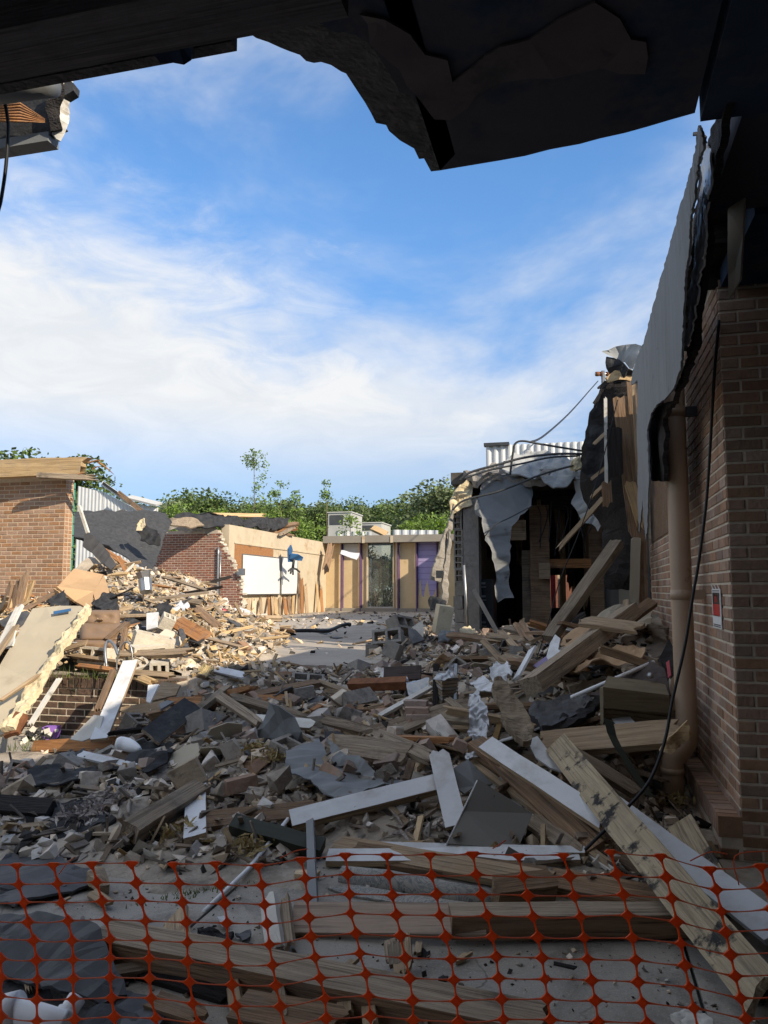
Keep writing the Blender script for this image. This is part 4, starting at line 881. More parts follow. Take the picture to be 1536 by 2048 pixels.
    # hanging membranes
    sheet('roofing_sheet', [P(*q) for q in ((962, 955, 11.5), (985, 950, 11.4), (1020, 948, 11.4), (1060, 950, 11.5), (1066, 990, 11.4), (1062, 1012, 11.3), (1040, 1030, 11.3), (1024, 1052, 11.2), (1020, 1085, 11.2), (1021, 1110, 11.1), (1017, 1160, 11.1), (1018, 1172, 11.1), (1028, 1196, 11.0), (1010, 1196, 11.0), (996, 1205, 11.0), (990, 1182, 11.0), (992, 1150, 11.1), (984, 1105, 11.1), (970, 1080, 11.2), (964, 1036, 11.3), (950, 1026, 11.4), (953, 1000, 11.4), (960, 985, 11.5))], 'membrane', .012, .03, 4, 31, fine=2, jag=.03, smooth=True, label='big grey membrane tongue hanging in front of the ruined wing', cat='roofing sheet')
    sheet('roofing_sheet', [P(*q) for q in ((1148, 962, 11.3), (1168, 956, 11.2), (1172, 990, 11.2), (1182, 1010, 11.1), (1192, 1030, 11.1), (1202, 1052, 11), (1196, 1063, 11), (1184, 1048, 11.1), (1170, 1046, 11.1), (1158, 1030, 11.2), (1146, 1012, 11.2), (1144, 1000, 11.3), (1152, 985, 11.3))], 'membrane_light', .03, .03, 3, 32, fine=4, jag=.03, label='small ragged grey flap hanging right of the big grey tongue', cat='roofing sheet')
    sheet('roofing_sheet', [P(*q) for q in ((1005, 935, 11.6), (1030, 905, 11.9), (1050, 900, 12), (1090, 915, 12), (1140, 912, 11.8), (1170, 925, 11.6), (1165, 955, 11.3), (1140, 966, 11.15), (1105, 976, 11.1), (1080, 960, 11.2), (1060, 962, 11.2), (1030, 950, 11.3))], 'membrane_light', .02, .13, 4, 33, fine=3, jag=.05, label='crumpled pale roofing bunched on top of the ruined wing', cat='roofing sheet')
    sheet('roof_debris', [P(*q) for q in ((925, 958, 11.8), (950, 948, 12), (985, 938, 12.3), (1030, 945, 12), (1090, 952, 11.8), (1130, 960, 11.6), (1090, 972, 11.3), (1000, 965, 11.4), (950, 972, 11.5))], 'cmu', .10, .14, 3, 34, fine=4, jag=.06, label='splintered timber edge along the top of the ruined wing', cat='broken timber')
    sheet('insulation_scrap', [P(*q) for q in ((1140, 925, 11.2), (1160, 918, 11.2), (1166, 938, 11.2), (1150, 944, 11.1), (1138, 940, 11.2))], 'cream_foam', .08, .08, 3, 35, fine=8, jag=.03, label='yellowish foam lump on top of the ruined wing', cat='foam scrap')
    for i, (pts, rr, lab) in enumerate(((((905, 1020), (930, 1000), (1000, 982), (1080, 950), (1150, 930)), .016, 'long bent steel rod crossing the grey membrane tongue'),
                                (((918, 962), (940, 945), (1000, 928), (1050, 915), (1110, 908), (1165, 908)), .018, 'bent steel rod lying along the top of the ruined wing'),
                                (((1020, 950), (1026, 905), (1030, 888), (1045, 882), (1080, 888), (1165, 902)), .017, 'looped steel rod standing up above the ruined wing'),
                                (((925, 958), (980, 940), (1040, 928), (1100, 915), (1160, 912)), .014, 'thin rod lying under the looped rod on the ruined wing'),
                                (((970, 1072), (990, 1050), (1020, 1035), (1064, 1012)), .010, 'curved wire across the lower grey membrane tongue'))):
        tube('steel_rod', spline([P(*q, 11.1 + .15 * (i in (1, 2, 3))) for q in pts]), rr, 'steel_dark', n=6, label=lab, cat='rod', group='bent rods on the ruined wing')
    tube('power_wire', spline([P(1062, 884, 14), P(1090, 870, 16), P(1140, 825, 22), P(1180, 780, 30), P(1196, 762, 34)]), .022, 'cable', n=5, label='thin power wire rising from the ruined wing to the pole', cat='wire')
    # utility mast far behind
    a = P(1206, 742, 34); e = empty('utility_pole', (a.x, a.y, 0), 'slim utility pole top behind the torn roof corner', 'pole')
    tube('pole', [(a.x, a.y, 0), (a.x, a.y, a.z)], [.14, .09], 'plate_metal', e, n=10); tube('crossarm', [P(1190, 748, 34), P(1222, 748, 34)], .05, 'plate_metal', e, n=6)
    for px in (1195, 1204, 1216): tube('insulator', [P(px, 752, 34), P(px, 744, 34)], .1, 'rust', e, n=8)
    # torn roof corner above the end of the brick building
    D = 8.6
    e = empty('torn_roof_corner', P(1235, 960, D), 'charred torn roof corner with hanging boards above the brick wall end', 'roof ruin')
    def S_(n_, q, m, th=.03, cr=.02, sd=1, fine=3, cuts=3, jag=.03): sheet(n_, [P(a_, b_, d_) for a_, b_, d_ in q], m, th, cr, cuts, sd, fine, e, jag)
    S_('curled_membrane', ((1206, 704, D), (1232, 694, D), (1262, 688, D - .1), (1284, 690, D - .3), (1276, 715, D - .3), (1262, 738, D - .2), (1240, 722, D), (1222, 712, D)), 'membrane_light', .012, .06, 41, 3)
    S_('burnt_edge', ((1214, 712, D + .05), (1235, 716, D), (1256, 738, D - .1), (1272, 745, D - .1), (1268, 762, D), (1230, 764, D), (1218, 748, D + .05)), 'felt_black', .04, .05, 42)
    S_('splintered_deck', ((1210, 756, D), (1228, 742, D), (1258, 738, D), (1268, 745, D), (1262, 764, D), (1235, 760, D), (1214, 766, D)), 'wood_new', .05, .02, 43)
    S_('charred_wall', ((1215, 762, D + .3), (1262, 764, D + .2), (1274, 800, D), (1276, 1090, D), (1262, 1180, D + .2), (1214, 1176, D + .3), (1210, 1060, D + .5), (1172, 1000, D + .6), (1166, 920, D + .6), (1182, 850, D + .5), (1192, 800, D + .4)), 'wood_char', .05, .04, 44)
    S_('torn_felt', ((1164, 942, D + .4), (1176, 900, D + .4), (1182, 840, D + .4), (1194, 792, D + .3), (1214, 780, D + .3), (1212, 960, D + .3), (1198, 985, D + .3), (1174, 950, D + .4)), 'felt_black', .03, .05, 45)
    for i, (a_, b_, w_, m) in enumerate((((1240, 790), (1274, 1080), .16, 'wood_brown'), ((1262, 760), (1284, 1050), .10, 'wood_brown'), ((1258, 960), (1288, 1062), .12, 'wood_new'), ((1211, 790), (1213, 1010), .035, 'paint_dirty'), ((1228, 850), (1232, 965), .16, 'wood_char'), ((1283, 1060), (1286, 1215), .11, 'wood_brown'), ((1272, 1070), (1268, 1215), .10, 'beige_panel'), ((1266, 760), (1276, 960), .03, 'wood_raw'), ((1212, 960), (1216, 1020), .1, 'wood_brown'))):
        M, L_ = frame(P(*a_, D - .05 - .04 * i), P(*b_, D - .1 - .03 * i), (0, -1, .1)); link('hanging_board', plank_mesh(L_, w_, .03, m, 50 + i, .05, .12), M, e)
    for i, (a_, b_, w_) in enumerate((((1186, 890), (1218, 860), .04), ((1180, 960), (1212, 935), .035), ((1196, 780), (1216, 762), .05), ((1186, 810), (1212, 768), .03))):
        M, L_ = frame(P(*a_, D), P(*b_, D), (0, -1, .1)); link('broken_lath', plank_mesh(L_, w_, .025, 'wood_raw' if i < 2 else 'wood_char', 70 + i, .03, .03), M, e)
    # diagonal sticks across the opening
    for i, (a_, b_, w_, m, lab) in enumerate((((1111, 1104), (1212, 990), .05, 'wood_raw', 'long pale stick slanting across the dark opening'), ((1178, 1000), (1214, 965), .04, 'wood_raw', 'short pale stick above the slanting long one'))):
        M, L_ = frame(P(*a_, 8.9), P(*b_, 8.6), (0, -1, .3)); link('timber_stick', plank_mesh(L_, w_, .04, m, 80 + i, .1, .05), M, label=lab, cat='stick')
    tube('hanging_wire', spline([P(1235, 800, 8.4), P(1200, 940, 8.3), P(1160, 1060, 8.2), P(1120, 1160, 8), P(1092, 1260, 7.8), P(1062, 1350, 7.4)]), .006, 'cable', n=5, label='thin black wire hanging in front of the dark opening', cat='wire')
    # tall corrugated block behind
    yt = PY(1000, 920, P(1000, 920, 20).y).y; x0, x1 = PY(972, 900, yt).x, 4.5; zt = PY(972, 892, yt).z
    e = empty('metal_block', ((x0 + x1) / 2, yt, FL), 'tall corrugated metal block rising behind the ruined wing', 'building')
    corrugated('corrugated_wall', ((x0, 3.2, zt), (x1, 3.2, zt)), yt, .18, .045, 'metal_white', parent=e)
    box('core', x0 + .05, x1, yt + .1, YB + .2, 3.25, zt - .03, 'hvac', e); box('lower_wall', x0 + .05, x0 + .3, yt + .1, YB + .2, FL, 3.25, 'cmu', e)
    a, b_ = PY(970, 894, yt - .1), PY(1018, 888, yt - .1); box('dark_coping', a.x - .03, b_.x, yt - .12, yt + .1, zt - .02, zt + .06, 'steel_dark', e)
ruin()

# ---------------------------------------------------------------- trees
def leaf_blob(mb, c, rad, n, size, rd, mi):
    for _ in range(n):
        v = Vector((rd.gauss(0, 1), rd.gauss(0, 1), rd.gauss(0, 1))).normalized() * rad * (rd.random() ** .4)
        p = c + Vector((v.x, v.y, v.z * .8)); s = size * rd.uniform(.6, 1.3)
        a = Vector((rd.gauss(0, 1), rd.gauss(0, 1), rd.gauss(0, 1))).normalized(); b = a.cross(Vector((rd.gauss(0, 1), rd.gauss(0, 1), rd.gauss(0, 1)))).normalized()
        mb.add([p - a * s, p + b * s * .6, p + a * s, p - b * s * .6], [(0, 1, 2, 3)], mi)
def tree_meshes(seed, h, rx, nb, nl, ls, leaf):
    rd = random.Random(seed); tr = MB(); cr = MB()
    def seg(a, b, r0, r1, n=6):
        t = (b - a).normalized(); u = t.orthogonal().normalized(); s = t.cross(u); v = []
        for p, r_ in ((a, r0), (b, r1)):
            for k in range(n): an = 2 * math.pi * k / n; v.append(p + (u * math.cos(an) + s * math.sin(an)) * r_)
        tr.add(v, [(k, (k + 1) % n, n + (k + 1) % n, n + k) for k in range(n)])
    pts = [Vector((0, 0, 0))]
    for i in range(5): pts.append(pts[-1] + Vector((rd.uniform(-.04, .04) * h, rd.uniform(-.04, .04) * h, h * .17)))
    for i in range(5): seg(pts[i], pts[i + 1], h * .022 * (1 - i * .17), h * .022 * (1 - (i + 1) * .17))
    for i in range(nb):
        t = rd.uniform(.28, 1.0); k = min(4, int(t * 5)); b0 = pts[k].lerp(pts[k + 1], t * 5 - k if t < 1 else 1)
        an = rd.uniform(0, 6.28); rr = rx * rd.uniform(.35, 1) * (1.1 - abs(t - .55)); e = b0 + Vector((math.cos(an) * rr, math.sin(an) * rr, h * rd.uniform(.02, .17)))
        seg(b0, e, h * .007, h * .002, 4); leaf_blob(cr, e, rx * rd.uniform(.22, .42), nl, ls, rd, 0)
        leaf_blob(cr, b0.lerp(e, .55), rx * .28, nl // 2, ls, rd, 0)
    return mesh(tr.v, tr.f, 'bark'), mesh(cr.v, cr.f, leaf)
def trees():
    lib = [tree_meshes(s, 10, 3.8, 64, 190, .15, l) for s, l in ((1, 'leaf_far'), (2, 'leaf_blue'), (3, 'leaf_bright'), (4, 'leaf_far'))]
    spots = [  # px of crown centre, py of top, distance, width factor, kind, label
        (-20, 892, 46, 1.0, 0, 'dark green tree behind the left timber beam'), (52, 880, 48, 1.05, 3, 'rounded tree crown just above the left timber beam'), (168, 962, 60, .5, 0, 'tree seen between the broken beam and the brick wall'),
        (262, 978, 78, .9, 0, 'dark tree at the left end of the far tree line'), (300, 985, 70, .8, 1, 'grey-green tree above the small metal shed'), (345, 982, 80, .9, 0, 'dark tree in the line right of the shed'), (372, 995, 58, .7, 2, 'bright green tree in front of the dark tree line'),
        (425, 966, 84, 1.0, 0, 'tallest dark tree of the line left of the saplings'), (470, 980, 86, .9, 1, 'grey-green tree just left of the tall sapling'), (520, 990, 70, .9, 0, 'tree right behind the tall sapling'), (575, 988, 82, .9, 3, 'dark tree right of the tall sapling'),
        (615, 990, 88, .8, 1, 'grey-green tree left of the thin sapling'), (652, 996, 80, .8, 0, 'tree behind the larger roof unit'), (690, 994, 90, .9, 3, 'rounded tree above the roof units'), (722, 1004, 84, .7, 1, 'low grey-green tree between the roof units'),
        (752, 988, 92, .8, 0, 'pointed dark tree right of the roof units'), (800, 990, 76, 1.0, 3, 'wide tree behind the purple panel'), (848, 978, 66, 1.0, 0, 'tall tree left of the ruined wing'), (880, 946, 60, 1.05, 1, 'high feathery grey tree beside the ruined wing'), (915, 975, 70, .9, 0, 'tree half hidden by the ruined wing'),
        (840, 1015, 48, .8, 2, 'bright green tree low behind the purple panel'), (560, 1012, 52, .8, 2, 'bright green tree above the torn roof edge'), (450, 1012, 56, .8, 2, 'bright green bushy tree over the black felt')]
    for i, (px, py, d, w, k, lab) in enumerate(spots):
        t = P(px, py, d); s = t.z / 11.3; e = link('tree', None, Matrix.Translation((t.x, t.y, -.06)), label=lab, cat='tree', group='trees beyond the school')
        M = Matrix.Translation((t.x, t.y, -.06)) @ Matrix.Rotation(i * 1.7, 4, 'Z') @ Matrix.Diagonal((s * w * (1.4 + .1 * (i % 3)), s * w * 1.3, s, 1))
        link('trunk', lib[k][0], M, e); link('crown', lib[k][1], M, e)
    # thin young saplings with airy leaves, just beyond the roofs
    rd = random.Random(9)
    for px, top, d, sp, n, lab in ((508, 902, 38, 1.2, 19, 'tall airy sapling rising above the far tree line'), (560, 968, 38, .9, 14, 'short sapling right of the tall airy one'), (652, 966, 40, .35, 10, 'thin single-stemmed sapling left of the roof units'), (590, 985, 38, .6, 9, 'small sapling over the torn roof edge'), (700, 1035, 36, 1.1, 26, 'leafy bush spilling over the roof below the larger roof unit')):
        tp = P(px, top, d); cr = MB(); st = []
        base = Vector((tp.x, tp.y, 0))
        for b in range(n):
            t = rd.uniform(.45, 1); p = base.lerp(tp, t); an = rd.uniform(0, 6.28); q = p + Vector((math.cos(an), math.sin(an) * .6, rd.uniform(.1, .6))) * sp * (1.15 - t) * 1.6
            st.append((p, q)); leaf_blob(cr, q, .34, 30, .065, rd, 0); leaf_blob(cr, p.lerp(q, .5), .25, 12, .06, rd, 0)
        leaf_blob(cr, tp, .25, 22, .08, rd, 0)
        e = empty('sapling', base, lab, 'sapling', 'saplings beyond the roofs')
        tube('stem', [base, base.lerp(tp, .5) + Vector((.1, 0, 0)), tp], [.05, .03, .008], 'bark', e, n=6)
        for p, q in st: tube('twig', [p, q], [.012, .004], 'bark', e, n=4, cap=False)
        cr.obj('crown', 'leaf_bright', e)
    # climber seen through the courtyard window
    rd = random.Random(12); y = YB + 1.2
    for px, lab, m, n in ((748, 'pale leafy bush behind the left half of the courtyard window', 'leaf_blue', 16), (768, 'bright climbing bush behind the courtyard window', 'leaf_bright', 30), (782, 'dark leafy bush behind the right edge of the courtyard window', 'leaf_far', 16)):
        b = PY(px, 1215, y + .3 * (px % 3)); cr = MB(); e = empty('window_bush', (b.x, b.y, FL), lab, 'bush', 'bushes behind the window')
        for i in range(n): leaf_blob(cr, Vector((b.x + rd.gauss(0, .18), b.y + rd.gauss(0, .25), FL + .2 + rd.random() ** 1.3 * 2.2)), .22, 16, .06, rd, 0)
        for i in range(9): tube('stem', [(b.x + rd.uniform(-.1, .1), b.y, FL), (b.x + rd.gauss(0, .3), b.y + rd.gauss(0, .1), FL + 1.3), (b.x + rd.gauss(0, .45), b.y, FL + rd.uniform(2, 2.7))], [.015, .01, .004], 'bark', e, n=4)
        cr.obj('foliage', m, e)
trees()
# ================================================================ debris surface
def base_level(x, y): return FL if ((x < -3.9 and y > YR + .2) or y > 8.7) else 0.0
def field_points():
    lo, up = [], []
    def g(px, py, z, L=lo): p = G(px, py, z); L.append((p.x, p.y, z))
    def d(px, py, dd, L=lo): p = P(px, py, dd); L.append((p.x, p.y, p.z))
    for q in ((-150, 1600, .0), (0, 1625, .0), (150, 1660, .0), (330, 1672, .0), (450, 1660, .0), (600, 1680, .0), (700, 1730, 0), (850, 1770, 0), (1000, 1800, 0), (1200, 1850, 0), (1350, 1860, 0), (1500, 1800, 0)): g(*q)
    for x in np.arange(-8, 1.2, .8):
        for y in (1.5, 2.2, 2.9): lo.append((x, y, 0))
    for x in np.arange(-8, -1.5, .8): lo.append((x, 3.5, 0))
    for q in ((-100, 1575, .12), (0, 1575, .14), (100, 1575, .18), (200, 1580, .20), (300, 1590, .22), (420, 1590, .22), (520, 1600, .2), (700, 1600, .16), (850, 1600, .16),
              (0, 1535, .02), (100, 1530, .03), (190, 1530, .06), (0, 1490, 0), (100, 1490, 0), (200, 1485, .02), (-100, 1480, 0), (280, 1500, .12), (320, 1470, .2), (420, 1480, .32), (520, 1490, .32), (650, 1510, .30), (800, 1510, .28), (900, 1520, .25),
              (330, 1420, .40), (400, 1400, .5), (500, 1410, .48), (650, 1410, .46), (800, 1410, .46), (900, 1430, .42), (420, 1342, .62), (560, 1340, .57), (640, 1340, .57), (700, 1338, .57), (800, 1328, .64), (560, 1305, .60), (640, 1312, .58), (700, 1300, .60), (620, 1270, .6), (760, 1300, .62)): g(*q)
    for q in ((1000, 1300, 9), (1100, 1290, 8.5), (1200, 1262, 8.2), (1290, 1235, 8.2), (1250, 1330, 6.6), (1330, 1340, 6.2), (1150, 1350, 6.8), (1000, 1350, 7.4), (900, 1360, 8.0), (1300, 1420, 5.7), (1150, 1450, 5.8), (1000, 1450, 6.1), (1250, 1520, 5.1), (1100, 1560, 5.1), (950, 1560, 5.3),
              (800, 1275, 11.2), (880, 1268, 11.2), (950, 1268, 11.4), (850, 1300, 10), (1050, 1262, 11.5), (1130, 1262, 11.5), (1220, 1250, 11), (760, 1262, 13.2), (840, 1245, 13.5)): d(*q)
    for q in ((1000, 1640, .12), (1200, 1670, .14), (1330, 1640, .05), (1345, 1610, .05), (1360, 1580, .08), (1100, 1720, .06), (1280, 1760, .03)): g(*q)
    for x in np.arange(-9.5, -2, 1.0):
        for y in (15, 17, 20): lo.append((x, y, FL))
    for q in ((200, 1368, .60), (120, 1368, .60), (280, 1366, .62), (30, 1368, .6), (-80, 1368, .6), (330, 1345, .70)): g(*q, up)
    for q in ((250, 1320, 8.4), (320, 1300, 8.9), (200, 1310, 8.5), (120, 1300, 8.7), (40, 1290, 8.9), (-60, 1290, 9), (300, 1262, 9.8), (400, 1275, 10.2), (230, 1235, 10.6), (120, 1225, 10.8), (20, 1228, 11), (350, 1225, 11.6), (440, 1262, 11.6), (490, 1275, 11.6), (470, 1240, 14), (420, 1215, 14), (330, 1190, 13.4), (250, 1170, 13.8), (180, 1155, 14.6), (220, 1115, 16.5), (160, 1110, 16), (300, 1150, 16.5), (60, 1205, 12.2), (500, 1252, 15), (520, 1246, 18), (400, 1225, 19), (460, 1238, 20), (330, 1160, 18.5)): d(*q, up)
    for q in ((560, 1300, .625), (700, 1290, .62), (620, 1270, .62), (520, 1318, .68), (600, 1245, .62)): g(*q, up)
    for x in np.arange(-9.5, -4, 1.0): up.append((x, 22.2, FL))
    return np.array(lo), np.array(up)
GX0, GX1, GY0, GY1, GS = -9.6, 1.1, 1.6, 22.4, .075
def build_field():
    lo, up = field_points()
    xs = np.arange(GX0, GX1, GS); ys = np.arange(GY0, GY1, GS); XX, YY = np.meshgrid(xs, ys)
    def interp(pts, p=3.0):
        num = np.zeros_like(XX); den = np.zeros_like(XX)
        for x, y, z in pts:
            w = 1.0 / (((XX - x) ** 2 + (YY - y) ** 2) + .03) ** (p / 1.0 / 1.5); num += w * z; den += w
        return num / den
    A = interp(lo); B = interp(up)
    t = np.clip((-3.35 - XX) / .75, 0, 1); t = np.where(YY > YR + .18, t, 0)
    H = A * (1 - t) + B * t
    rs = np.random.RandomState(3)
    nz = np.array([[mnoise.noise(Vector((x * 1.9, y * 1.9, 3))) * .6 + mnoise.noise(Vector((x * 5.5, y * 5.5, 9))) * .4 for x in xs] for y in ys])
    base = np.where(((XX < -3.9) & (YY > YR + .2)) | (YY > 8.7), FL, 0.0)
    # the courtyard floor stays swept between the two heaps
    poly = [G(x, y, FL) for x, y in ((500, 1332), (738, 1332), (800, 1272), (858, 1238), (640, 1229), (492, 1242), (500, 1262), (536, 1285))]
    def dist(x, y):
        ins, best = False, 1e9; n = len(poly)
        for k in range(n):
            p, q = poly[k], poly[(k + 1) % n]
            if (p.y > y) != (q.y > y) and x < (q.x - p.x) * (y - p.y) / (q.y - p.y) + p.x: ins = not ins
            ex, ey = q.x - p.x, q.y - p.y; t_ = max(0, min(1, ((x - p.x) * ex + (y - p.y) * ey) / (ex * ex + ey * ey))); best = min(best, math.hypot(x - p.x - ex * t_, y - p.y - ey * t_))
        return best if ins else 0
    for j, y in enumerate(ys):
        if y < 9: continue
        for i, x in enumerate(xs):
            dd = dist(x, y)
            if dd > 0: k = min(1, dd / .45); H[j, i] = H[j, i] * (1 - k) + (FL - .03) * k
    amt = np.clip((H - base) / .2, 0, 1); H = H + nz * .11 * amt
    return xs, ys, H, base
FX, FY, FH, FB = build_field()
def hgt(x, y):
    i = (x - GX0) / GS; j = (y - GY0) / GS
    if i < 0 or j < 0 or i >= len(FX) - 1 or j >= len(FY) - 1: return base_level(x, y)
    a, b = int(i), int(j); u, v = i - a, j - b
    h = FH[b, a] * (1 - u) * (1 - v) + FH[b, a + 1] * u * (1 - v) + FH[b + 1, a] * (1 - u) * v + FH[b + 1, a + 1] * u * v
    return max(h, base_level(x, y))
def S(px, py, lift=0.0, far=24):
    r = ray(px, py); t = 2.2
    while t < far:
        p = CAMP + r * t
        if p.z < hgt(p.x, p.y): break
        t += .03
    p = CAMP + r * t; p.z = hgt(p.x, p.y)
    # lift towards the camera along the ray keeps the piece on its line of sight
    if lift: p = CAMP + r * max(.5, (t - lift / max(.25, -r.z + .25))); 
    return p
def mound():
    m = FH > FB + .012; v, f, idx = [], [], {}
    ny, nx = FH.shape
    for j in range(ny - 1):
        for i in range(nx - 1):
            if m[j, i] or m[j + 1, i] or m[j, i + 1] or m[j + 1, i + 1]:
                if abs(FB[j, i] - FB[j + 1, i + 1]) > .1 and FY[j] < 8 and FX[i] < -4.0: continue
                q = []
                for a, b in ((j, i), (j, i + 1), (j + 1, i + 1), (j + 1, i)):
                    if (a, b) not in idx: idx[(a, b)] = len(v); v.append((FX[b], FY[a], FH[a, b] if m[a, b] else FB[a, b] - .02))
                    q.append(idx[(a, b)])
                f.append(tuple(q))
    world_obj('rubble_mound', v, f, 'mound_grey', smooth=True, label='heap of dust and fine rubble under the broken pieces', cat='rubble', kind='stuff')
mound()
rg = random.Random(77)
def rnd_rot(rd): return Matrix.Rotation(rd.uniform(0, 6.28), 4, 'Z') @ Matrix.Rotation(rd.gauss(0, .5), 4, 'X') @ Matrix.Rotation(rd.gauss(0, .5), 4, 'Y')
def zone(x, y):
    if x < -3.3 + .1 * (y - 8) and y > YR: return 'left'
    if x > -.95 + .05 * (y - 4): return 'right'
    return 'mid'
def on_pile(x, y): return hgt(x, y) > base_level(x, y) + .03
def spot(rd, want=None, clear=False):
    while True:
        x, y = rd.uniform(GX0 + .3, XR - .15), rd.uniform(3.0, 16.5)
        if y > 9 and rd.random() < .35: continue
        if y > 11.4 and x > -2.3: continue
        v = CROT.transposed() @ (Vector((x, y, hgt(x, y))) - CAMP); q = 768 + FPX * v.x / -v.z
        if clear and not -40 < q < 1560: continue
        if clear and 7.3 < y < 12 and -4.4 < x < -2.5 and rd.random() < .8: continue
        if clear and (y < 5.15 and x > -3.6): continue
        if x < -3.95 and 5.5 < y < YR and (clear or rd.random() < .85): continue
        if clear and ((y < 4.9 and x > -1.6) or (x > .25 and y < 5.6)): continue
        if on_pile(x, y) and (want is None or zone(x, y) in want): return x, y
def hull_mesh(seed, sx, sy, sz, m, n=13, lo=.55):
    rd = random.Random(seed); bm = bmesh.new()
    for i in range(n):
        v = Vector((rd.choice((-1, 1)) * rd.uniform(lo, 1), rd.choice((-1, 1)) * rd.uniform(lo, 1), rd.choice((-1, 1)) * rd.uniform(lo, 1)))
        bm.verts.new((v.x * sx, v.y * sy, v.z * sz))
    bmesh.ops.convex_hull(bm, input=bm.verts[:]); bmesh.ops.delete(bm, geom=[v for v in bm.verts if not v.link_faces], context='VERTS')
    bm.verts.index_update(); v = [x.co.copy() for x in bm.verts]; f = [tuple(x.index for x in q.verts) for q in bm.faces]; bm.free()
    return mesh(v, f, m)
def crumbs():
    """thousands of crumbs, splinters and flakes nobody could count"""
    lib = [hull_mesh(900 + i, 1, .8, .6, 'rubble', 9) for i in range(14)]
    libv = [([v.co.copy() for v in me.vertices], [tuple(p.vertices) for p in me.polygons]) for me in lib]
    rd = random.Random(5)
    mbs = {k: MB() for k in ('left', 'mid', 'right')}
    for _ in range(14500):
        x, y = spot(rd); z = zone(x, y); v, f = rd.choice(libv); s = .013 + .045 * rd.random() ** 2.0
        if y > 9: s *= 1.25
        M = Matrix.Translation((x, y, hgt(x, y) + s * .3)) @ rnd_rot(rd) @ Matrix.Diagonal((s, s, s, 1))
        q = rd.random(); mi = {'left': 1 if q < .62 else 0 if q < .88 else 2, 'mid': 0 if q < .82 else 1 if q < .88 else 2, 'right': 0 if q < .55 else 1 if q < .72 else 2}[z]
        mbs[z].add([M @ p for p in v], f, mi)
    for _ in range(3600):
        x, y = spot(rd, ('left', 'right') if rd.random() < .62 else ('mid',)); z = zone(x, y); L_ = rd.uniform(.06, .34); w = rd.uniform(.006, .022)
        M = Matrix.Translation((x, y, hgt(x, y) + rd.uniform(.0, .05))) @ rnd_rot(rd)
        mbs[z].add([M @ Vector(p) for p in boxv(-L_ / 2, L_ / 2, -w, w, -w * .4, w * .4)], BF, 3 if z == 'left' or rd.random() < .25 else 4)
    for _ in range(1500):                                             # flakes of plaster, paper and felt
        x, y = spot(rd); z = zone(x, y); s = rd.uniform(.03, .10); M = Matrix.Translation((x, y, hgt(x, y) + .02)) @ rnd_rot(rd)
        pts = [Vector((math.cos(a) * s * rd.uniform(.5, 1), math.sin(a) * s * rd.uniform(.5, 1), rd.uniform(-.2, .2) * s)) for a in (0, 1.3, 2.4, 3.6, 5)]
        mi = rd.choice((2, 5, 6, 2, 0) if z != 'left' else (5, 1, 6, 1, 2)); n = len(pts); q = [M @ p for p in pts]; q2 = [p + Vector((0, 0, -.004)) for p in q]
        mbs[z].add(q + q2, [tuple(range(n)), tuple(range(2 * n - 1, n - 1, -1))] + [(i, i + n, (i + 1) % n + n, (i + 1) % n) for i in range(n)], mi)
    # yard litter
    for _ in range(2600):
        x, y = rd.uniform(-5, .6), rd.uniform(2.0, 5.6)
        if on_pile(x, y): continue
        v, f = rd.choice(libv); s = .004 + .012 * rd.random() ** 3; M = Matrix.Translation((x, y, s * .4)) @ rnd_rot(rd) @ Matrix.Diagonal((s, s, s * .7, 1)); mbs['mid'].add([M @ p for p in v], f, rd.choice((0, 0, 2, 4)))
    for _ in range(500):                                              # litter on the courtyard floor
        x, y = rd.uniform(-9.5, -2), rd.uniform(10, 30); v, f = rd.choice(libv); s = .02 + .05 * rd.random() ** 2; M = Matrix.Translation((x, y, FL + s * .3)) @ rnd_rot(rd) @ Matrix.Diagonal((s * 1.6, s * 1.6, s * .6, 1)); mbs['mid'].add([M @ p for p in v], f, rd.choice((0, 1, 2)))
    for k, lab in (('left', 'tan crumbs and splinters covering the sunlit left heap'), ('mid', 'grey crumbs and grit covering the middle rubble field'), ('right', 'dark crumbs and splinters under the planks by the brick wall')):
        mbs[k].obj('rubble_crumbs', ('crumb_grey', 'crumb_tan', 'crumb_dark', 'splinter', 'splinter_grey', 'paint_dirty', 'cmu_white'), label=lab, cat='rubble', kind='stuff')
crumbs()
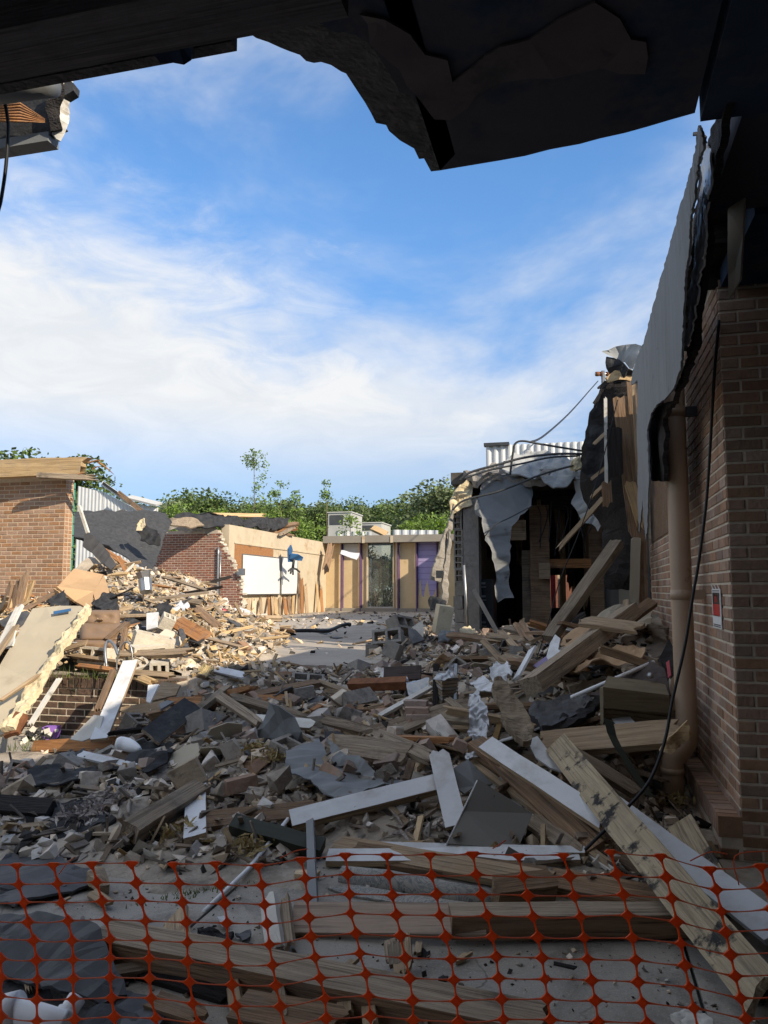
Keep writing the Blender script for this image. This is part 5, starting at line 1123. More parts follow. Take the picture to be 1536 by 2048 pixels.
def chunks():
    rd = random.Random(21)
    A = [hull_mesh(100 + i, .10 * rd.uniform(.6, 1.3), .075 * rd.uniform(.6, 1.2), .05 * rd.uniform(.7, 1.3), 'rubble') for i in range(14)]
    B = [hull_mesh(200 + i, .085, .048, .034, 'rubble_brick', 22, .8) for i in range(6)]
    for i in range(300):
        w = ('mid',) if i < 215 else ('right',) if i < 262 else ('left',)
        x, y = spot(rd, w, True); s = rd.uniform(.5, 1.25) * (.55 if y > 7.2 and w[0] == 'mid' else 1)
        labs = {'mid': 'loose grey masonry chunk in the middle rubble field', 'right': 'loose masonry chunk among the planks by the brick wall', 'left': 'loose masonry chunk in the sunlit left heap'}
        link('masonry_chunk', rd.choice(A), Matrix.Translation((x, y, hgt(x, y) + .02 * s)) @ rnd_rot(rd) @ Matrix.Diagonal((s, s, s, 1)), label=labs[w[0]], cat='rubble', group='loose chunks: ' + w[0] + ' heap')
    for i in range(150):
        w = ('mid',) if i < 110 else ('left', 'right'); x, y = spot(rd, w, True); s = rd.uniform(.8, 1.25)
        link('broken_brick', rd.choice(B), Matrix.Translation((x, y, hgt(x, y) + .03)) @ rnd_rot(rd) @ Matrix.Diagonal((s, s, s, 1)), label='broken brick in the middle rubble field' if i < 110 else 'broken brick in the side heaps', cat='brick', group='broken bricks ' + ('middle' if i < 110 else 'sides'))
    # cored bricks with three holes, the larger half blocks
    holes = cored_brick(); hb = cmu_block_mesh('cmu'); half = cmu_block_mesh('cmu', .19, .19, .19)
    for i in range(34):
        x, y = spot(rd, ('mid',), True); link('cored_brick', holes, Matrix.Translation((x, y, hgt(x, y) + .05)) @ rnd_rot(rd) @ Matrix.Rotation(rd.choice((0, R(90))), 4, 'X'), label='cored brick with holes in the middle rubble field', cat='brick', group='cored bricks')
    for i in range(30):
        w = ('mid',) if i < 20 else ('right',); x, y = spot(rd, w, True); s = rd.uniform(.7, 1)
        link('hollow_block', rd.choice((hb, half, half)), Matrix.Translation((x, y, hgt(x, y) + .03)) @ rnd_rot(rd) @ Matrix.Rotation(rd.choice((0, R(90))), 4, 'X') @ Matrix.Diagonal((s, s, s, 1)), label='grey hollow concrete block half buried in the ' + ('middle rubble field' if i < 20 else 'heap by the brick wall'), cat='block', group='half-buried hollow blocks ' + w[0])
    # sticks and laths
    st = [plank_mesh(rd.uniform(.35, 1.0), rd.uniform(.03, .09), rd.uniform(.015, .04), m, 300 + i, .05, .06, nx=3) for i, m in enumerate(('wood_grey', 'wood_brown', 'wood_grey', 'wood_raw', 'wood_char', 'wood_brown', 'wood_raw', 'wood_orange', 'wood_new', 'wood_raw'))]
    for i in range(190):
        w = ('mid',) if i < 34 else ('right',) if i < 100 else ('left',); x, y = spot(rd, w, True)
        me = rd.choice(st[:7] if w[0] != 'left' else st[3:]); k = rd.uniform(.6, 1.15)
        link('broken_lath', me, Matrix.Translation((x, y, hgt(x, y) + .03)) @ Matrix.Rotation(rd.uniform(0, 6.28), 4, 'Z') @ Matrix.Rotation(rd.gauss(0, .22), 4, 'Y') @ Matrix.Rotation(rd.gauss(0, .8), 4, 'X') @ Matrix.Diagonal((k, 1, 1, 1)),
             label={'mid': 'short broken lath in the middle rubble field', 'right': 'short broken lath in the heap by the brick wall', 'left': 'short broken lath in the sunlit left heap'}[w[0]], cat='lath', group='broken laths ' + w[0])
    # longer broken planks thrown over the heaps
    pl = [plank_mesh(rd.uniform(.9, 1.9), rd.uniform(.07, .16), rd.uniform(.03, .05), m, 340 + i, .06, .14, nx=6, bow=rd.uniform(-.01, .015), tw=rd.uniform(-.15, .15), jit=.1) for i, m in enumerate(('wood_grey', 'wood_brown', 'wood_raw', 'wood_grey', 'wood_brown', 'wood_raw', 'wood_orange', 'wood_char'))]
    for i in range(52):
        w = ('mid',) if i < 10 else ('right',) if i < 40 else ('left',)
        while True:
            x, y = spot(rd, w, True)
            if y < 10.5 and (w[0] != 'mid' or 5.75 < y < 7.2) and (w[0] != 'right' or y > 5.4 or x > .1): break
        k = rd.uniform(.55, 1.0); an = rd.uniform(-.6, .9) if w[0] == 'mid' else rd.uniform(-1.3, 1.3)
        link('broken_plank', rd.choice(pl if w[0] != 'left' else (pl[2], pl[5], pl[6])), Matrix.Translation((x, y, hgt(x, y) + .06)) @ Matrix.Rotation(an, 4, 'Z') @ Matrix.Rotation(rd.gauss(0, .14), 4, 'Y') @ Matrix.Rotation(rd.gauss(0, .5), 4, 'X') @ Matrix.Translation((-.5, 0, 0)) @ Matrix.Diagonal((k, 1, 1, 1)), label='broken plank in the rubble', cat='plank', group='broken planks ' + w[0])
    # torn scraps of board and felt
    sc = []
    for i, m in enumerate(('felt_black', 'membrane', 'slate_sheet', 'cardboard', 'paint_dirty', 'beige_panel', 'felt_black', 'paint_white', 'cmu_white')):
        n = 7; s = rd.uniform(.12, .26); v, f = sheet_mesh([(math.cos(a * 6.28 / n) * s * rd.uniform(.5, 1.1), math.sin(a * 6.28 / n) * s * rd.uniform(.4, .9), 0) for a in range(n)], .008, .05 if i in (0, 1, 3, 6) else .008, 2, i, 6); sc.append(mesh(v, f, m))
    for i in range(120):
        w = ('mid',) if i < 44 else ('right',) if i < 84 else ('left',); x, y = spot(rd, w, True); k = rd.uniform(.6, 1.3)
        link('torn_scrap', rd.choice(sc[:6] if w[0] == 'mid' else sc), Matrix.Translation((x, y, hgt(x, y) + .04)) @ rnd_rot(rd) @ Matrix.Diagonal((k, k, k, 1)),
             label={'mid': 'torn scrap of sheet in the middle rubble field', 'right': 'torn scrap of sheet in the heap by the brick wall', 'left': 'torn scrap of sheet in the sunlit left heap'}[w[0]], cat='scrap', group='torn scraps ' + w[0])
    for i in range(26):                                              # yellow insulation tufts
        x, y = spot(rd, ('mid', 'left', 'right')); 
        link('insulation_tuft', tuft(i % 3), Matrix.Translation((x, y, hgt(x, y) + .01)) @ Matrix.Rotation(rd.uniform(0, 6), 4, 'Z') @ Matrix.Diagonal((rd.uniform(.6, 1.4),) * 3 + (1,)), label='tuft of yellow insulation caught in the rubble', cat='insulation', group='insulation tufts', kind='stuff')
def cored_brick():
    L_, W, H = .195, .09, .062; n = 8; v, f = [], []
    cx = (-.06, 0, .06); r = .018
    xs = [-L_ / 2, -.03, .03, L_ / 2]
    for z in (H / 2, -H / 2):
        o = len(v)
        for x in xs:
            for y in (-W / 2, W / 2): v.append((x, y, z))
        for k, c in enumerate(cx):
            ring = []
            for a in range(n): an = 2 * math.pi * (a + .5) / n; ring.append(len(v)); v.append((c + r * math.cos(an), r * math.sin(an), z))
            co = [o + (k + 1) * 2 + 1, o + k * 2 + 1, o + k * 2, o + (k + 1) * 2]   # ++, -+, --, +-
            for s in range(4):
                q = [co[s], ring[(s * 2) % n], ring[(s * 2 + 1) % n]]
                f.append(q if z < 0 else q[::-1]); q = [co[s], ring[(s * 2 + 1) % n], ring[(s * 2 + 2) % n], co[(s + 1) % 4]]; f.append(q if z < 0 else q[::-1])
    h = len(v) // 2
    for k in range(3):
        b = 8 + k * n
        for a in range(n): f.append((b + a, b + (a + 1) % n, h + b + (a + 1) % n, h + b + a))
    for k in range(3): f += [(k * 2, h + k * 2, h + k * 2 + 2, k * 2 + 2), (k * 2 + 3, h + k * 2 + 3, h + k * 2 + 1, k * 2 + 1)]
    f += [(1, h + 1, h, 0), (6, h + 6, h + 7, 7)]
    return mesh(v, f, 'rubble_brick')
TUFT = {}
def tuft(k, m='insulation', n=70, s=.1):
    if (k, m) in TUFT: return TUFT[(k, m)]
    rd = random.Random(k + 40); mb = MB()
    for _ in range(n):
        p = Vector((rd.gauss(0, s * .6), rd.gauss(0, s * .45), abs(rd.gauss(0, s * .22)))); a = Vector((rd.gauss(0, 1), rd.gauss(0, 1), rd.gauss(0, .6))).normalized() * s * rd.uniform(.2, .5); b = a.orthogonal().normalized() * .008
        c = Vector((0, 0, s * rd.uniform(-.1, .25))); mb.add([p - a, p - a * .2 + b + c, p + a, p - b + c * .5], [(0, 1, 2), (0, 2, 3)])
    TUFT[(k, m)] = mesh(mb.v, mb.f, m); return TUFT[(k, m)]
chunks()
# ================================================================ single pieces of debris
def pt(q, clear=.012):
    if len(q) == 4:                       # keep the piece on its line of sight but clear of the heap below it
        d = q[3]; p = P(q[0], q[1], d); k = 0
        while p.z < hgt(p.x, p.y) + clear and k < 40: d -= .025; p = P(q[0], q[1], d); k += 1
        return p
    return S(q[0], q[1], q[2] if len(q) > 2 else .06)
SEED = [500]
def plank(name, label, cat, a, b, W, T, m, n=None, e0=.0, e1=.0, bow=0, tw=0, group=None, jit=.06):
    p0, p1 = pt(a, T * .5 + .012), pt(b, T * .5 + .012); SEED[0] += 1
    nn = Vector(n) if n else Vector((0, -.55, 1))
    M, L_ = frame(p0, p1, nn)
    return link(name, plank_mesh(L_, W, T, m, SEED[0], e0, e1, bow=bow, tw=tw, jit=jit), M, label=label, cat=cat, group=group)
def flat(name, label, cat, q, m, thick=.01, crumple=.01, cuts=2, fine=3, jag=0.0, smooth=False, group=None):
    SEED[0] += 1
    return sheet(name, [pt(x) for x in q], m, thick, crumple, cuts, SEED[0], fine, None, jag, smooth, label=label, cat=cat, group=group)
WP = ('paint_white', 'wood_raw')
D = 'd'
# ---- right heap, against the brick side wall
plank('timber_beam', 'weathered beam leaning steeply up towards the charred roof corner', 'beam', (1098, 1278, D, 7.6), (1236, 1084, D, 8.4), .135, .09, 'wood_grey', (-.6, -.9, .3), 0, .03)
plank('timber_beam', 'thick squared brown beam lying aslant on the right heap', 'beam', (1062, 1372, D, 5.85), (1262, 1222, D, 7.3), .17, .13, 'wood_grey', (-.55, -.25, 1), 0, .02)
plank('timber_plank', 'splintered board lying across the upper end of the thick squared beam', 'plank', (1160, 1242, D, 6.9), (1282, 1258, D, 6.4), .13, .045, 'wood_raw', (0, -.8, 1), .1, .06)
plank('timber_plank', 'reddish board propped against the brick wall behind the squared beam', 'plank', (1225, 1262, D, 7.2), (1306, 1204, D, 7.4), .11, .05, 'wood_brown', (0, -.8, 1))
tube('white_pole', [P(1143, 1395, 5.6), P(1308, 1324, 5.9)], .016, 'pvc', n=8, label='thin white pole lying over the right heap in front of the squared beam', cat='pole')
plank('timber_plank', 'wide pale plank with broken orange end reaching the downpipe', 'plank', (1078, 1490, D, 5.2), (1384, 1462, D, 4.75), .20, .055, 'wood_raw', (0, -.75, 1), .02, .1)
sheet('splintered_end', [P(*q) for q in ((1318, 1500, 4.72), (1332, 1476, 4.72), (1352, 1458, 4.72), (1372, 1440, 4.72), (1378, 1452, 4.7), (1384, 1468, 4.7), (1368, 1486, 4.7), (1340, 1505, 4.7))], 'wood_new', .04, .035, 3, 71, fine=9, jag=.015, label='jagged orange break at the end of the wide pale plank', cat='splintered wood')
plank('burnt_plank', 'long pale plank with black burn marks running to the lower right corner', 'plank', (1112, 1488, D, 5.0), (1545, 2010, D, 2.62), .165, .042, 'wood_burnt', (-.65, -.55, .8), .02, .1)
plank('painted_board', 'long white board lying under the burnt plank', 'board', (1190, 1585, D, 4.75), (1560, 1868, D, 3.12), .15, .025, 'paint_white', (-.3, -.4, 1))
plank('painted_board', 'long white board with brown edge slanting down beside the grey panel', 'board', (972, 1488, D, 5.05), (1218, 1648, D, 4.1), .12, .035, WP, (-.25, -.6, 1), .0, .05)
plank('timber_plank', 'dark brown plank under the slanting white board', 'plank', (985, 1510, D, 5.2), (1190, 1700, D, 4.2), .13, .04, 'wood_brown', (-.25, -.6, 1))
plank('timber_strip', 'long pale strip slanting below the white board', 'strip', (940, 1522, D, 5.3), (1238, 1745, D, 3.98), .045, .03, 'wood_raw', (0, -.6, 1), .03, .08)
plank('painted_strip', 'narrow white strip lying along the long pale strip', 'strip', (985, 1570, D, 5.05), (1225, 1742, D, 4.0), .03, .02, 'paint_dirty', (0, -.6, 1))
plank('timber_plank', 'brown plank leaning under the burnt plank towards the downpipe', 'plank', (1120, 1492, D, 4.95), (1278, 1588, D, 4.7), .09, .05, 'wood_grey', (0, -.6, 1), .02, .06)
plank('timber_plank', 'short blunt block of brown timber between the white board and the foil', 'plank', (950, 1490, D, 5.35), (1030, 1548, D, 5.0), .13, .1, 'wood_brown', (0, -.5, 1), .02, .06)
plank('timber_plank', 'grey plank lying low beneath the long pale strip', 'plank', (1060, 1640, D, 4.6), (1160, 1712, D, 4.25), .11, .05, 'wood_grey', (0, -.6, 1), .03, .06)
plank('timber_plank', 'long brown plank low under the burnt plank', 'plank', (1140, 1655, D, 4.45), (1330, 1758, D, 3.9), .12, .04, 'wood_brown', (0, -.6, 1), .03, .06)
plank('timber_plank', 'second long brown plank below the slanting white board', 'plank', (1110, 1600, D, 4.7), (1300, 1740, D, 4.05), .10, .04, 'wood_brown', (0, -.6, 1), .03, .06)
flat('grey_sheet', 'smooth grey-brown panel standing aslant at the front of the right heap', 'panel', [(956, 1562, D, 4.5), (1064, 1630, D, 4.4), (1040, 1690, D, 4.28), (1000, 1698, D, 4.26), (894, 1690, D, 4.28), (925, 1625, D, 4.4)], 'grey_panel', .02, .002, 2, 1)
tube('panel_edge_strip', [P(893, 1690, 4.27), P(955, 1561, 4.49)], .006, 'paint_white', n=6, label='thin white edge strip on the left side of the grey-brown panel', cat='edge strip')
flat('green_grey_sheet', 'greenish grey panel scraps behind the grey-brown panel', 'panel', [(905, 1540, D, 4.9), (935, 1522, D, 5.0), (985, 1570, D, 4.9), (950, 1575, D, 4.8), (928, 1590, D, 4.75), (915, 1580, D, 4.8)], 'membrane', .012, .01, 2)
plank('painted_board', 'upright white board with peeling top between grey panel and rubble', 'board', (876, 1500, D, 5.0), (914, 1656, D, 4.5), .13, .025, WP, (.1, -1, .6), .06, .02)
plank('painted_board', 'long white-topped board slanting across the front of the rubble', 'board', (582, 1642, D, 4.6), (886, 1566, D, 4.82), .13, .05, WP, (0, -.65, 1), 0, .04)
plank('timber_plank', 'grey plank tucked under the long white-topped board', 'plank', (700, 1640, D, 4.85), (884, 1592, D, 4.95), .12, .04, 'wood_grey', (0, -.8, 1), .04, .04)
tube('white_pole', [P(576, 1638, 4.62), P(500, 1735, 4.05), P(408, 1824, 3.6)], .012, 'pvc', n=8, label='thin white pole slanting down onto the concrete yard', cat='pole')
def slab_wood():
    q = [(985, 1368), (1000, 1366), (1015, 1385), (1032, 1405), (1050, 1435), (1066, 1470), (1062, 1492), (1045, 1492), (1030, 1480), (1012, 1460), (1000, 1440), (1004, 1425), (990, 1400), (982, 1382)]
    sheet('bark_slab', [P(a, b, 5.35 - (b - 1366) * .0028) for a, b in q], 'wood_grey', .07, .03, 4, 91, fine=6, jag=.012, label='oval weathered slab of wood lying over the charred crust', cat='wood slab')
slab_wood()
flat('charred_crust', 'thick charred crust of layered roofing right of the oval wood slab', 'burnt crust', [(1058, 1418, D, 5.7), (1100, 1400, D, 5.8), (1140, 1388, D, 5.8), (1172, 1392, D, 5.7), (1188, 1400, D, 5.6), (1150, 1425, D, 5.4), (1120, 1445, D, 5.3), (1085, 1455, D, 5.3), (1070, 1440, D, 5.5)], 'slate_sheet', .06, .035, 3, 7, .03)
flat('charred_crust', 'flat charred board hanging out beyond the layered crust', 'burnt crust', [(1130, 1430, D, 5.45), (1190, 1400, D, 5.6), (1225, 1385, D, 5.7), (1192, 1412, D, 5.5), (1160, 1440, D, 5.3), (1110, 1462, D, 5.25), (1095, 1458, D, 5.25)], 'wood_char', .04, .03, 3, 7, .02)
flat('foil_flashing', 'crumpled shiny metal flashing standing in the middle of the heap', 'flashing', [(940, 1395, D, 6.0), (958, 1385, D, 6.0), (970, 1410, D, 5.8), (978, 1450, D, 5.6), (972, 1490, D, 5.4), (955, 1515, D, 5.2), (936, 1530, D, 5.15), (930, 1520, D, 5.2), (942, 1490, D, 5.4), (938, 1450, D, 5.6)], 'foil', .01, .07, 4, 9, .02)
flat('foil_flashing', 'folded pale metal scrap behind the thick squared beam end', 'flashing', [(975, 1355, D, 6.4), (990, 1325, D, 6.6), (1002, 1330, D, 6.6), (1015, 1322, D, 6.6), (1024, 1345, D, 6.4), (1010, 1360, D, 6.2), (990, 1366, D, 6.2)], 'paint_white', .01, .05, 3, 9, .015)
flat('white_scrap', 'pointed white sheet scrap left of the oval wood slab', 'scrap', [(940, 1365, D, 6.1), (966, 1352, D, 6.2), (990, 1368, D, 6.0), (985, 1385, D, 5.9), (955, 1380, D, 6.0)], 'paint_white', .008, .02, 2, 6, .01)
plank('painted_board', 'short white board standing up behind the squared beam end', 'board', (1030, 1362, D, 6.3), (1066, 1296, D, 6.8), .085, .02, 'paint_white', (-.8, -1, .3), .05, .02)
flat('white_sheet', 'white triangular panel below the oval wood slab', 'panel', [(1055, 1480, D, 5.15), (1075, 1472, D, 5.15), (1128, 1545, D, 4.8), (1100, 1535, D, 4.85), (1072, 1515, D, 4.95)], 'paint_white', .012, .003, 1)
flat('white_sheet', 'white sheet with notched corner behind the squared beam', 'panel', [(1092, 1318, D, 7.2), (1100, 1285, D, 7.4), (1110, 1268, D, 7.5), (1120, 1276, D, 7.4), (1116, 1298, D, 7.2), (1134, 1310, D, 7.0), (1110, 1330, D, 6.9)], 'paint_white', .01, .01, 2, 4)
flat('purple_scrap', 'purple painted scrap beside the squared beam', 'scrap', [(1066, 1330, D, 6.6), (1092, 1312, D, 6.7), (1102, 1328, D, 6.6), (1082, 1340, D, 6.5)], 'purple', .01, .005, 1)
flat('beige_roll', 'curled beige sheet lying behind the white pole', 'sheet', [(1130, 1336, D, 6.3), (1180, 1312, D, 6.5), (1240, 1300, D, 6.5), (1268, 1290, D, 6.4), (1292, 1300, D, 6.3), (1288, 1318, D, 6.2), (1250, 1325, D, 6.1), (1200, 1330, D, 6.1), (1150, 1350, D, 6.1)], 'cardboard', .012, .08, 4, 3, .02)
flat('beige_roll', 'bowed cardboard sheet under the upper splintered board', 'sheet', [(1118, 1288, D, 7.4), (1150, 1262, D, 7.6), (1200, 1245, D, 7.5), (1240, 1240, D, 7.4), (1220, 1262, D, 7.1), (1160, 1290, D, 7.0), (1140, 1306, D, 7.0)], 'cardboard', .012, .07, 4, 3, .02)
flat('tan_sheet', 'large tan sheet crumpled against the brick side wall', 'sheet', [(1180, 1225, D, 8.3), (1230, 1215, D, 8.2), (1270, 1218, D, 8), (1300, 1212, D, 7.8), (1306, 1250, D, 7.5), (1290, 1262, D, 7.4), (1240, 1250, D, 7.6), (1200, 1250, D, 7.8)], 'beige_panel', .012, .08, 4, 3, .03)
flat('dark_sheet', 'dark brown sheet with metal eyelet by the downpipe', 'sheet', [(1180, 1392, D, 5.8), (1240, 1355, D, 5.9), (1300, 1322, D, 5.9), (1330, 1340, D, 5.7), (1342, 1392, D, 5.4), (1290, 1392, D, 5.5)], 'soffit_brown', .012, .02, 3, 3)
tube('eyelet', [P(1299, 1350, 5.62), P(1302, 1352, 5.56)], .02, 'plate_metal', n=12, label='small shiny metal eyelet on the dark brown sheet', cat='eyelet')
flat('black_sheet', 'black sheet standing on edge against the brick wall by the downpipe', 'sheet', [(1318, 1318, D, 6.1), (1335, 1282, D, 6.3), (1346, 1300, D, 6.2), (1348, 1360, D, 5.9), (1340, 1390, D, 5.6)], 'felt_black', .012, .02, 2, 4)
flat('red_scrap', 'red plastic scrap standing beside the downpipe', 'scrap', [(1332, 1325, D, 5.6), (1338, 1320, D, 5.6), (1342, 1350, D, 5.5), (1336, 1356, D, 5.5)], 'red_plastic', .008, .01, 1, 8)
for i in range(5): plank('wall_lath', 'pale lath standing in a bundle behind the downpipe', 'lath', (1334 + i * 3, 1440 - i * 4, D, 5.4), (1330 + i * 4, 1372 - 5 * i, D, 5.6), .03, .012, 'paint_dirty' if i % 2 else 'wood_raw', (0, -1, .2), .03, .03, group='pale laths behind the downpipe')
def canvas_bundle():
    a = P(1205, 1448, 5.25); e = empty('canvas_bundle', (a.x, a.y, a.z), 'olive-brown stack of folded canvas layers in front of the downpipe', 'bundle')
    rows = [(1376, 1396), (1398, 1408), (1409, 1418), (1419, 1427), (1428, 1436), (1437, 1446)]
    for i, (t, b) in enumerate(rows):
        dx = (0, -2, 1, -3, 0, 2)[i]; q = [(1206 + dx, t), (1240, t + 2), (1290, t + 9), (1338 + dx, t + 15), (1338, b + 14 + (16 if i == 0 else 0)), (1290, b + 9 + (18 if i == 0 else 0)), (1240, b + 2 + (20 if i == 0 else 0)), (1208 + dx, b + (20 if i == 0 else 0))]
        fr = [P(x, y, 5.15 + .012 * i - (.03 if i == 0 else 0)) for x, y in q]; bk = [P(x + 2, y - 2, 5.6) for x, y in q]; n = 8
        world_obj('fold', fr + bk, [(0, 1, 6, 7), (1, 2, 5, 6), (2, 3, 4, 5)][::1] + [tuple(range(2 * n - 1, n - 1, -1))] + [((k + 1) % n, k, k + n, (k + 1) % n + n) for k in range(n)], 'canvas', e)
    fr = [P(x, y, d_) for x, y, d_ in ((1206, 1374, 5.12), (1338, 1390, 5.12), (1330, 1366, 5.6), (1215, 1352, 5.7))]
    world_obj('top_fold', fr + [p - Vector((0, 0, .02)) for p in fr], [(0, 1, 2, 3), (7, 6, 5, 4), (0, 4, 5, 1), (1, 5, 6, 2), (2, 6, 7, 3), (3, 7, 4, 0)], 'canvas', e)
    fr = [P(x, y, d_) for x, y, d_ in ((1199, 1376, 5.2), (1207, 1375, 5.12), (1207, 1446, 5.16), (1201, 1450, 5.22))]
    world_obj('side_fold', fr + [p + Vector((.02, .1, 0)) for p in fr], [(0, 1, 2, 3)[::-1], (4, 5, 6, 7), (0, 1, 5, 4), (1, 2, 6, 5), (2, 3, 7, 6), (3, 0, 4, 7)], 'canvas', e)
canvas_bundle()
flat('white_sheet', 'small white sheet peeping out under the canvas stack', 'sheet', [(1224, 1440, D, 5.2), (1260, 1436, D, 5.2), (1278, 1456, D, 5.05), (1240, 1460, D, 5.05)], 'paint_white', .01, .002, 1)
def strap():
    pts = [P(1217, 1440, 4.72), P(1224, 1470, 4.68), P(1236, 1495, 4.6), P(1268, 1545, 4.5), P(1300, 1592, 4.4)]; v = []
    for p in pts: v += [p + Vector((-.028, 0, .012)), p + Vector((.028, 0, -.012)), p + Vector((.028, .012, -.012)), p + Vector((-.028, .012, .012))]
    f = []
    for i in range(len(pts) - 1):
        for k in range(4): f.append((i * 4 + k, i * 4 + (k + 1) % 4, i * 4 + 4 + (k + 1) % 4, i * 4 + 4 + k))
    world_obj('metal_strap', v, f + [(3, 2, 1, 0), tuple(range(len(v) - 4, len(v)))], 'green_dark', label='bent olive metal strap crossing the wide pale plank', cat='strap')
strap()
plank('burnt_plank', 'short pale plank with burnt patches leaning on the plinth', 'plank', (1362, 1648, D, 4.35), (1462, 1830, D, 3.55), .15, .04, 'wood_burnt', (-.5, -.6, .7), .0, .05)
tube('black_cable', spline([P(1438, 640, 4.4), P(1428, 760, 4.5), P(1420, 900, 4.6), P(1412, 1010, 4.6), P(1398, 1120, 4.6), P(1386, 1190, 4.55), P(1370, 1290, 4.5), P(1345, 1400, 4.4), P(1330, 1480, 4.3), P(1300, 1560, 4.15), P(1250, 1620, 4.0), P(1205, 1665, 3.95), P(1170, 1700, 3.95)]), .009, 'cable', n=6, label='long black cable hanging past the downpipe and into the heap', cat='cable')
# ---- upper part of the right heap, in front of the ruined wing
plank('timber_plank', 'long dark plank lying in front of the block pier', 'plank', (890, 1268, D, 9.6), (1045, 1290, D, 8.9), .10, .05, 'wood_brown', (0, -.6, 1), .1, .1)
plank('timber_stick', 'pale stick standing up out of the heap before the dark opening', 'stick', (1038, 1268, D, 9.6), (1046, 1232, D, 9.6), .06, .04, 'wood_raw', (0, -1, 0), 0, .12)
plank('timber_plank', 'pale plank slanting down left of the leaning beam', 'plank', (1000, 1262, D, 8.9), (1046, 1312, D, 8.2), .07, .04, 'wood_raw', (0, -.6, 1), .05, .05)
plank('timber_plank', 'grey plank lying before the dark opening', 'plank', (1004, 1254, D, 9.8), (1095, 1275, D, 9.2), .11, .04, 'wood_grey', (0, -.6, 1), .08, .08)
plank('timber_plank', 'splintered pale plank left of the leaning beam foot', 'plank', (1040, 1252, D, 9.6), (1098, 1262, D, 9.4), .13, .05, 'wood_raw', (0, -.6, 1), .1, .12)
plank('steel_stud', 'thin dark steel stud leaning on the filing cabinet', 'stud', (948, 1180, D, 11.2), (996, 1268, D, 10.6), .06, .03, 'steel_dark', (0, -1, .3))
tube('grey_conduit', [P(928, 1130, 11.2), P(932, 1200, 11.2), P(936, 1262, 11.1)], .02, 'plate_metal', n=6, label='thin conduit standing beside the block pier', cat='conduit')
flat('blue_tarp', 'blue-grey crumpled tarp lying at the foot of the block pier', 'tarp', [(876, 1290, D, 9.9), (880, 1270, D, 10.2), (900, 1262, D, 10.4), (922, 1268, D, 10.2), (915, 1282, D, 9.9), (892, 1284, D, 9.9)], 'membrane', .02, .12, 3, 5, .02)
flat('pale_rubbish', 'pale cloth lying at the right foot of the block pier', 'cloth', [(918, 1262, D, 10.6), (940, 1256, D, 10.8), (955, 1268, D, 10.5), (930, 1276, D, 10.3)], 'cmu_cream', .03, .06, 3, 6, .02)
def hero_block(px, py, d, rz, rx, ry, m, label, sc=1.0, half=False):
    me = cmu_block_mesh(m, .19 if half else .39); p = P(px, py, d)
    link('concrete_block', me, Matrix.Translation(p) @ Matrix.Rotation(R(rz), 4, 'Z') @ Matrix.Rotation(R(rx), 4, 'X') @ Matrix.Rotation(R(ry), 4, 'Y') @ Matrix.Diagonal((sc, sc, sc, 1)), label=label, cat='block')
hero_block(802, 1250, 10.6, 50, 60, 15, 'cmu', 'grey hollow block standing on end at the edge of the courtyard floor')
hero_block(776, 1275, 10.2, 20, 70, -20, 'cmu', 'grey hollow block lying open-side up at the edge of the courtyard floor')
b = P(882, 1240, 10.4); box('concrete_block', b.x - .11, b.x + .09, b.y - .1, b.y + .12, b.z - .17, b.z + .2, 'cmu_cream', label='tall cream painted block leaning on the block pier', cat='block').rotation_euler = (R(6), R(9), R(24))
flat('black_bag', 'black plastic sheet behind the tall cream block', 'sheet', [(858, 1200, D, 11), (862, 1192, D, 11), (884, 1200, D, 10.9), (896, 1205, D, 10.8), (894, 1218, D, 10.7), (872, 1222, D, 10.8), (862, 1222, D, 10.9)], 'felt_black', .02, .05, 3, 5, .02)
flat('grey_slab', 'pale grey board propped beside the hollow blocks', 'board', [(824, 1254, D, 10.2), (845, 1240, D, 10.4), (848, 1262, D, 10.2), (846, 1275, D, 10.1)], 'cmu_white', .03, .01, 1)
flat('dark_slab', 'dark board propped in front of the pale grey board', 'board', [(816, 1258, D, 10.05), (832, 1262, D, 10), (850, 1282, D, 9.8), (826, 1290, D, 9.8), (818, 1275, D, 9.9)], 'slate_sheet', .03, .01, 1)
hero_block(786, 1300, 9.4, 80, 20, 10, 'cmu', 'small grey half block on the slope below the hollow blocks', 1, True)
hero_block(744, 1300, 10.2, 15, 5, 0, 'cmu', 'grey half block at the rim of the courtyard floor', .9, True)
# stack of folded siding and bent metal in the middle of the right heap
def siding_stack():
    e = empty('siding_stack', P(890, 1440, 6.6), 'upright stack of thin grey siding with a shiny metal edge', 'siding stack')
    for i in range(14):
        y = 1352 + i * 6.6; a, b_ = P(874, y, 6.62), P(908, y - 2, 6.7); M, L_ = frame(a, b_, (0, -.4, 1)); link('siding_strip', plank_mesh(L_, .16, .02, 'wood_grey' if i % 3 else 'cmu', 130 + i, .01, .01, nx=3, jit=.12), M, e)
    for px, w_, m in ((870, .045, 'wood_char'), (910, .025, 'plate_metal')):
        M, L_ = frame(P(px, 1448, 6.5), P(px + 2, 1328, 6.75), (0, -1, 0)); link('metal_edge', plank_mesh(L_, w_, .03, m, 7), M, e)
    sheet('foil_cap', [P(*q) for q in ((866, 1358, 6.5), (876, 1342, 6.5), (890, 1348, 6.5), (902, 1326, 6.6), (910, 1324, 6.6), (908, 1356, 6.5), (888, 1362, 6.45))], 'foil', .008, .05, 3, 51, fine=8, jag=.015, parent=e)
siding_stack()
flat('bent_metal', 'bent pale metal sheet left of the siding stack', 'metal sheet', [(813, 1350, D, 7.0), (820, 1368, D, 6.9), (845, 1362, D, 6.9), (860, 1358, D, 6.8), (858, 1380, D, 6.7), (838, 1388, D, 6.7), (820, 1398, D, 6.7), (815, 1380, D, 6.8)], 'plate_metal', .008, .04, 3, 5, .01)
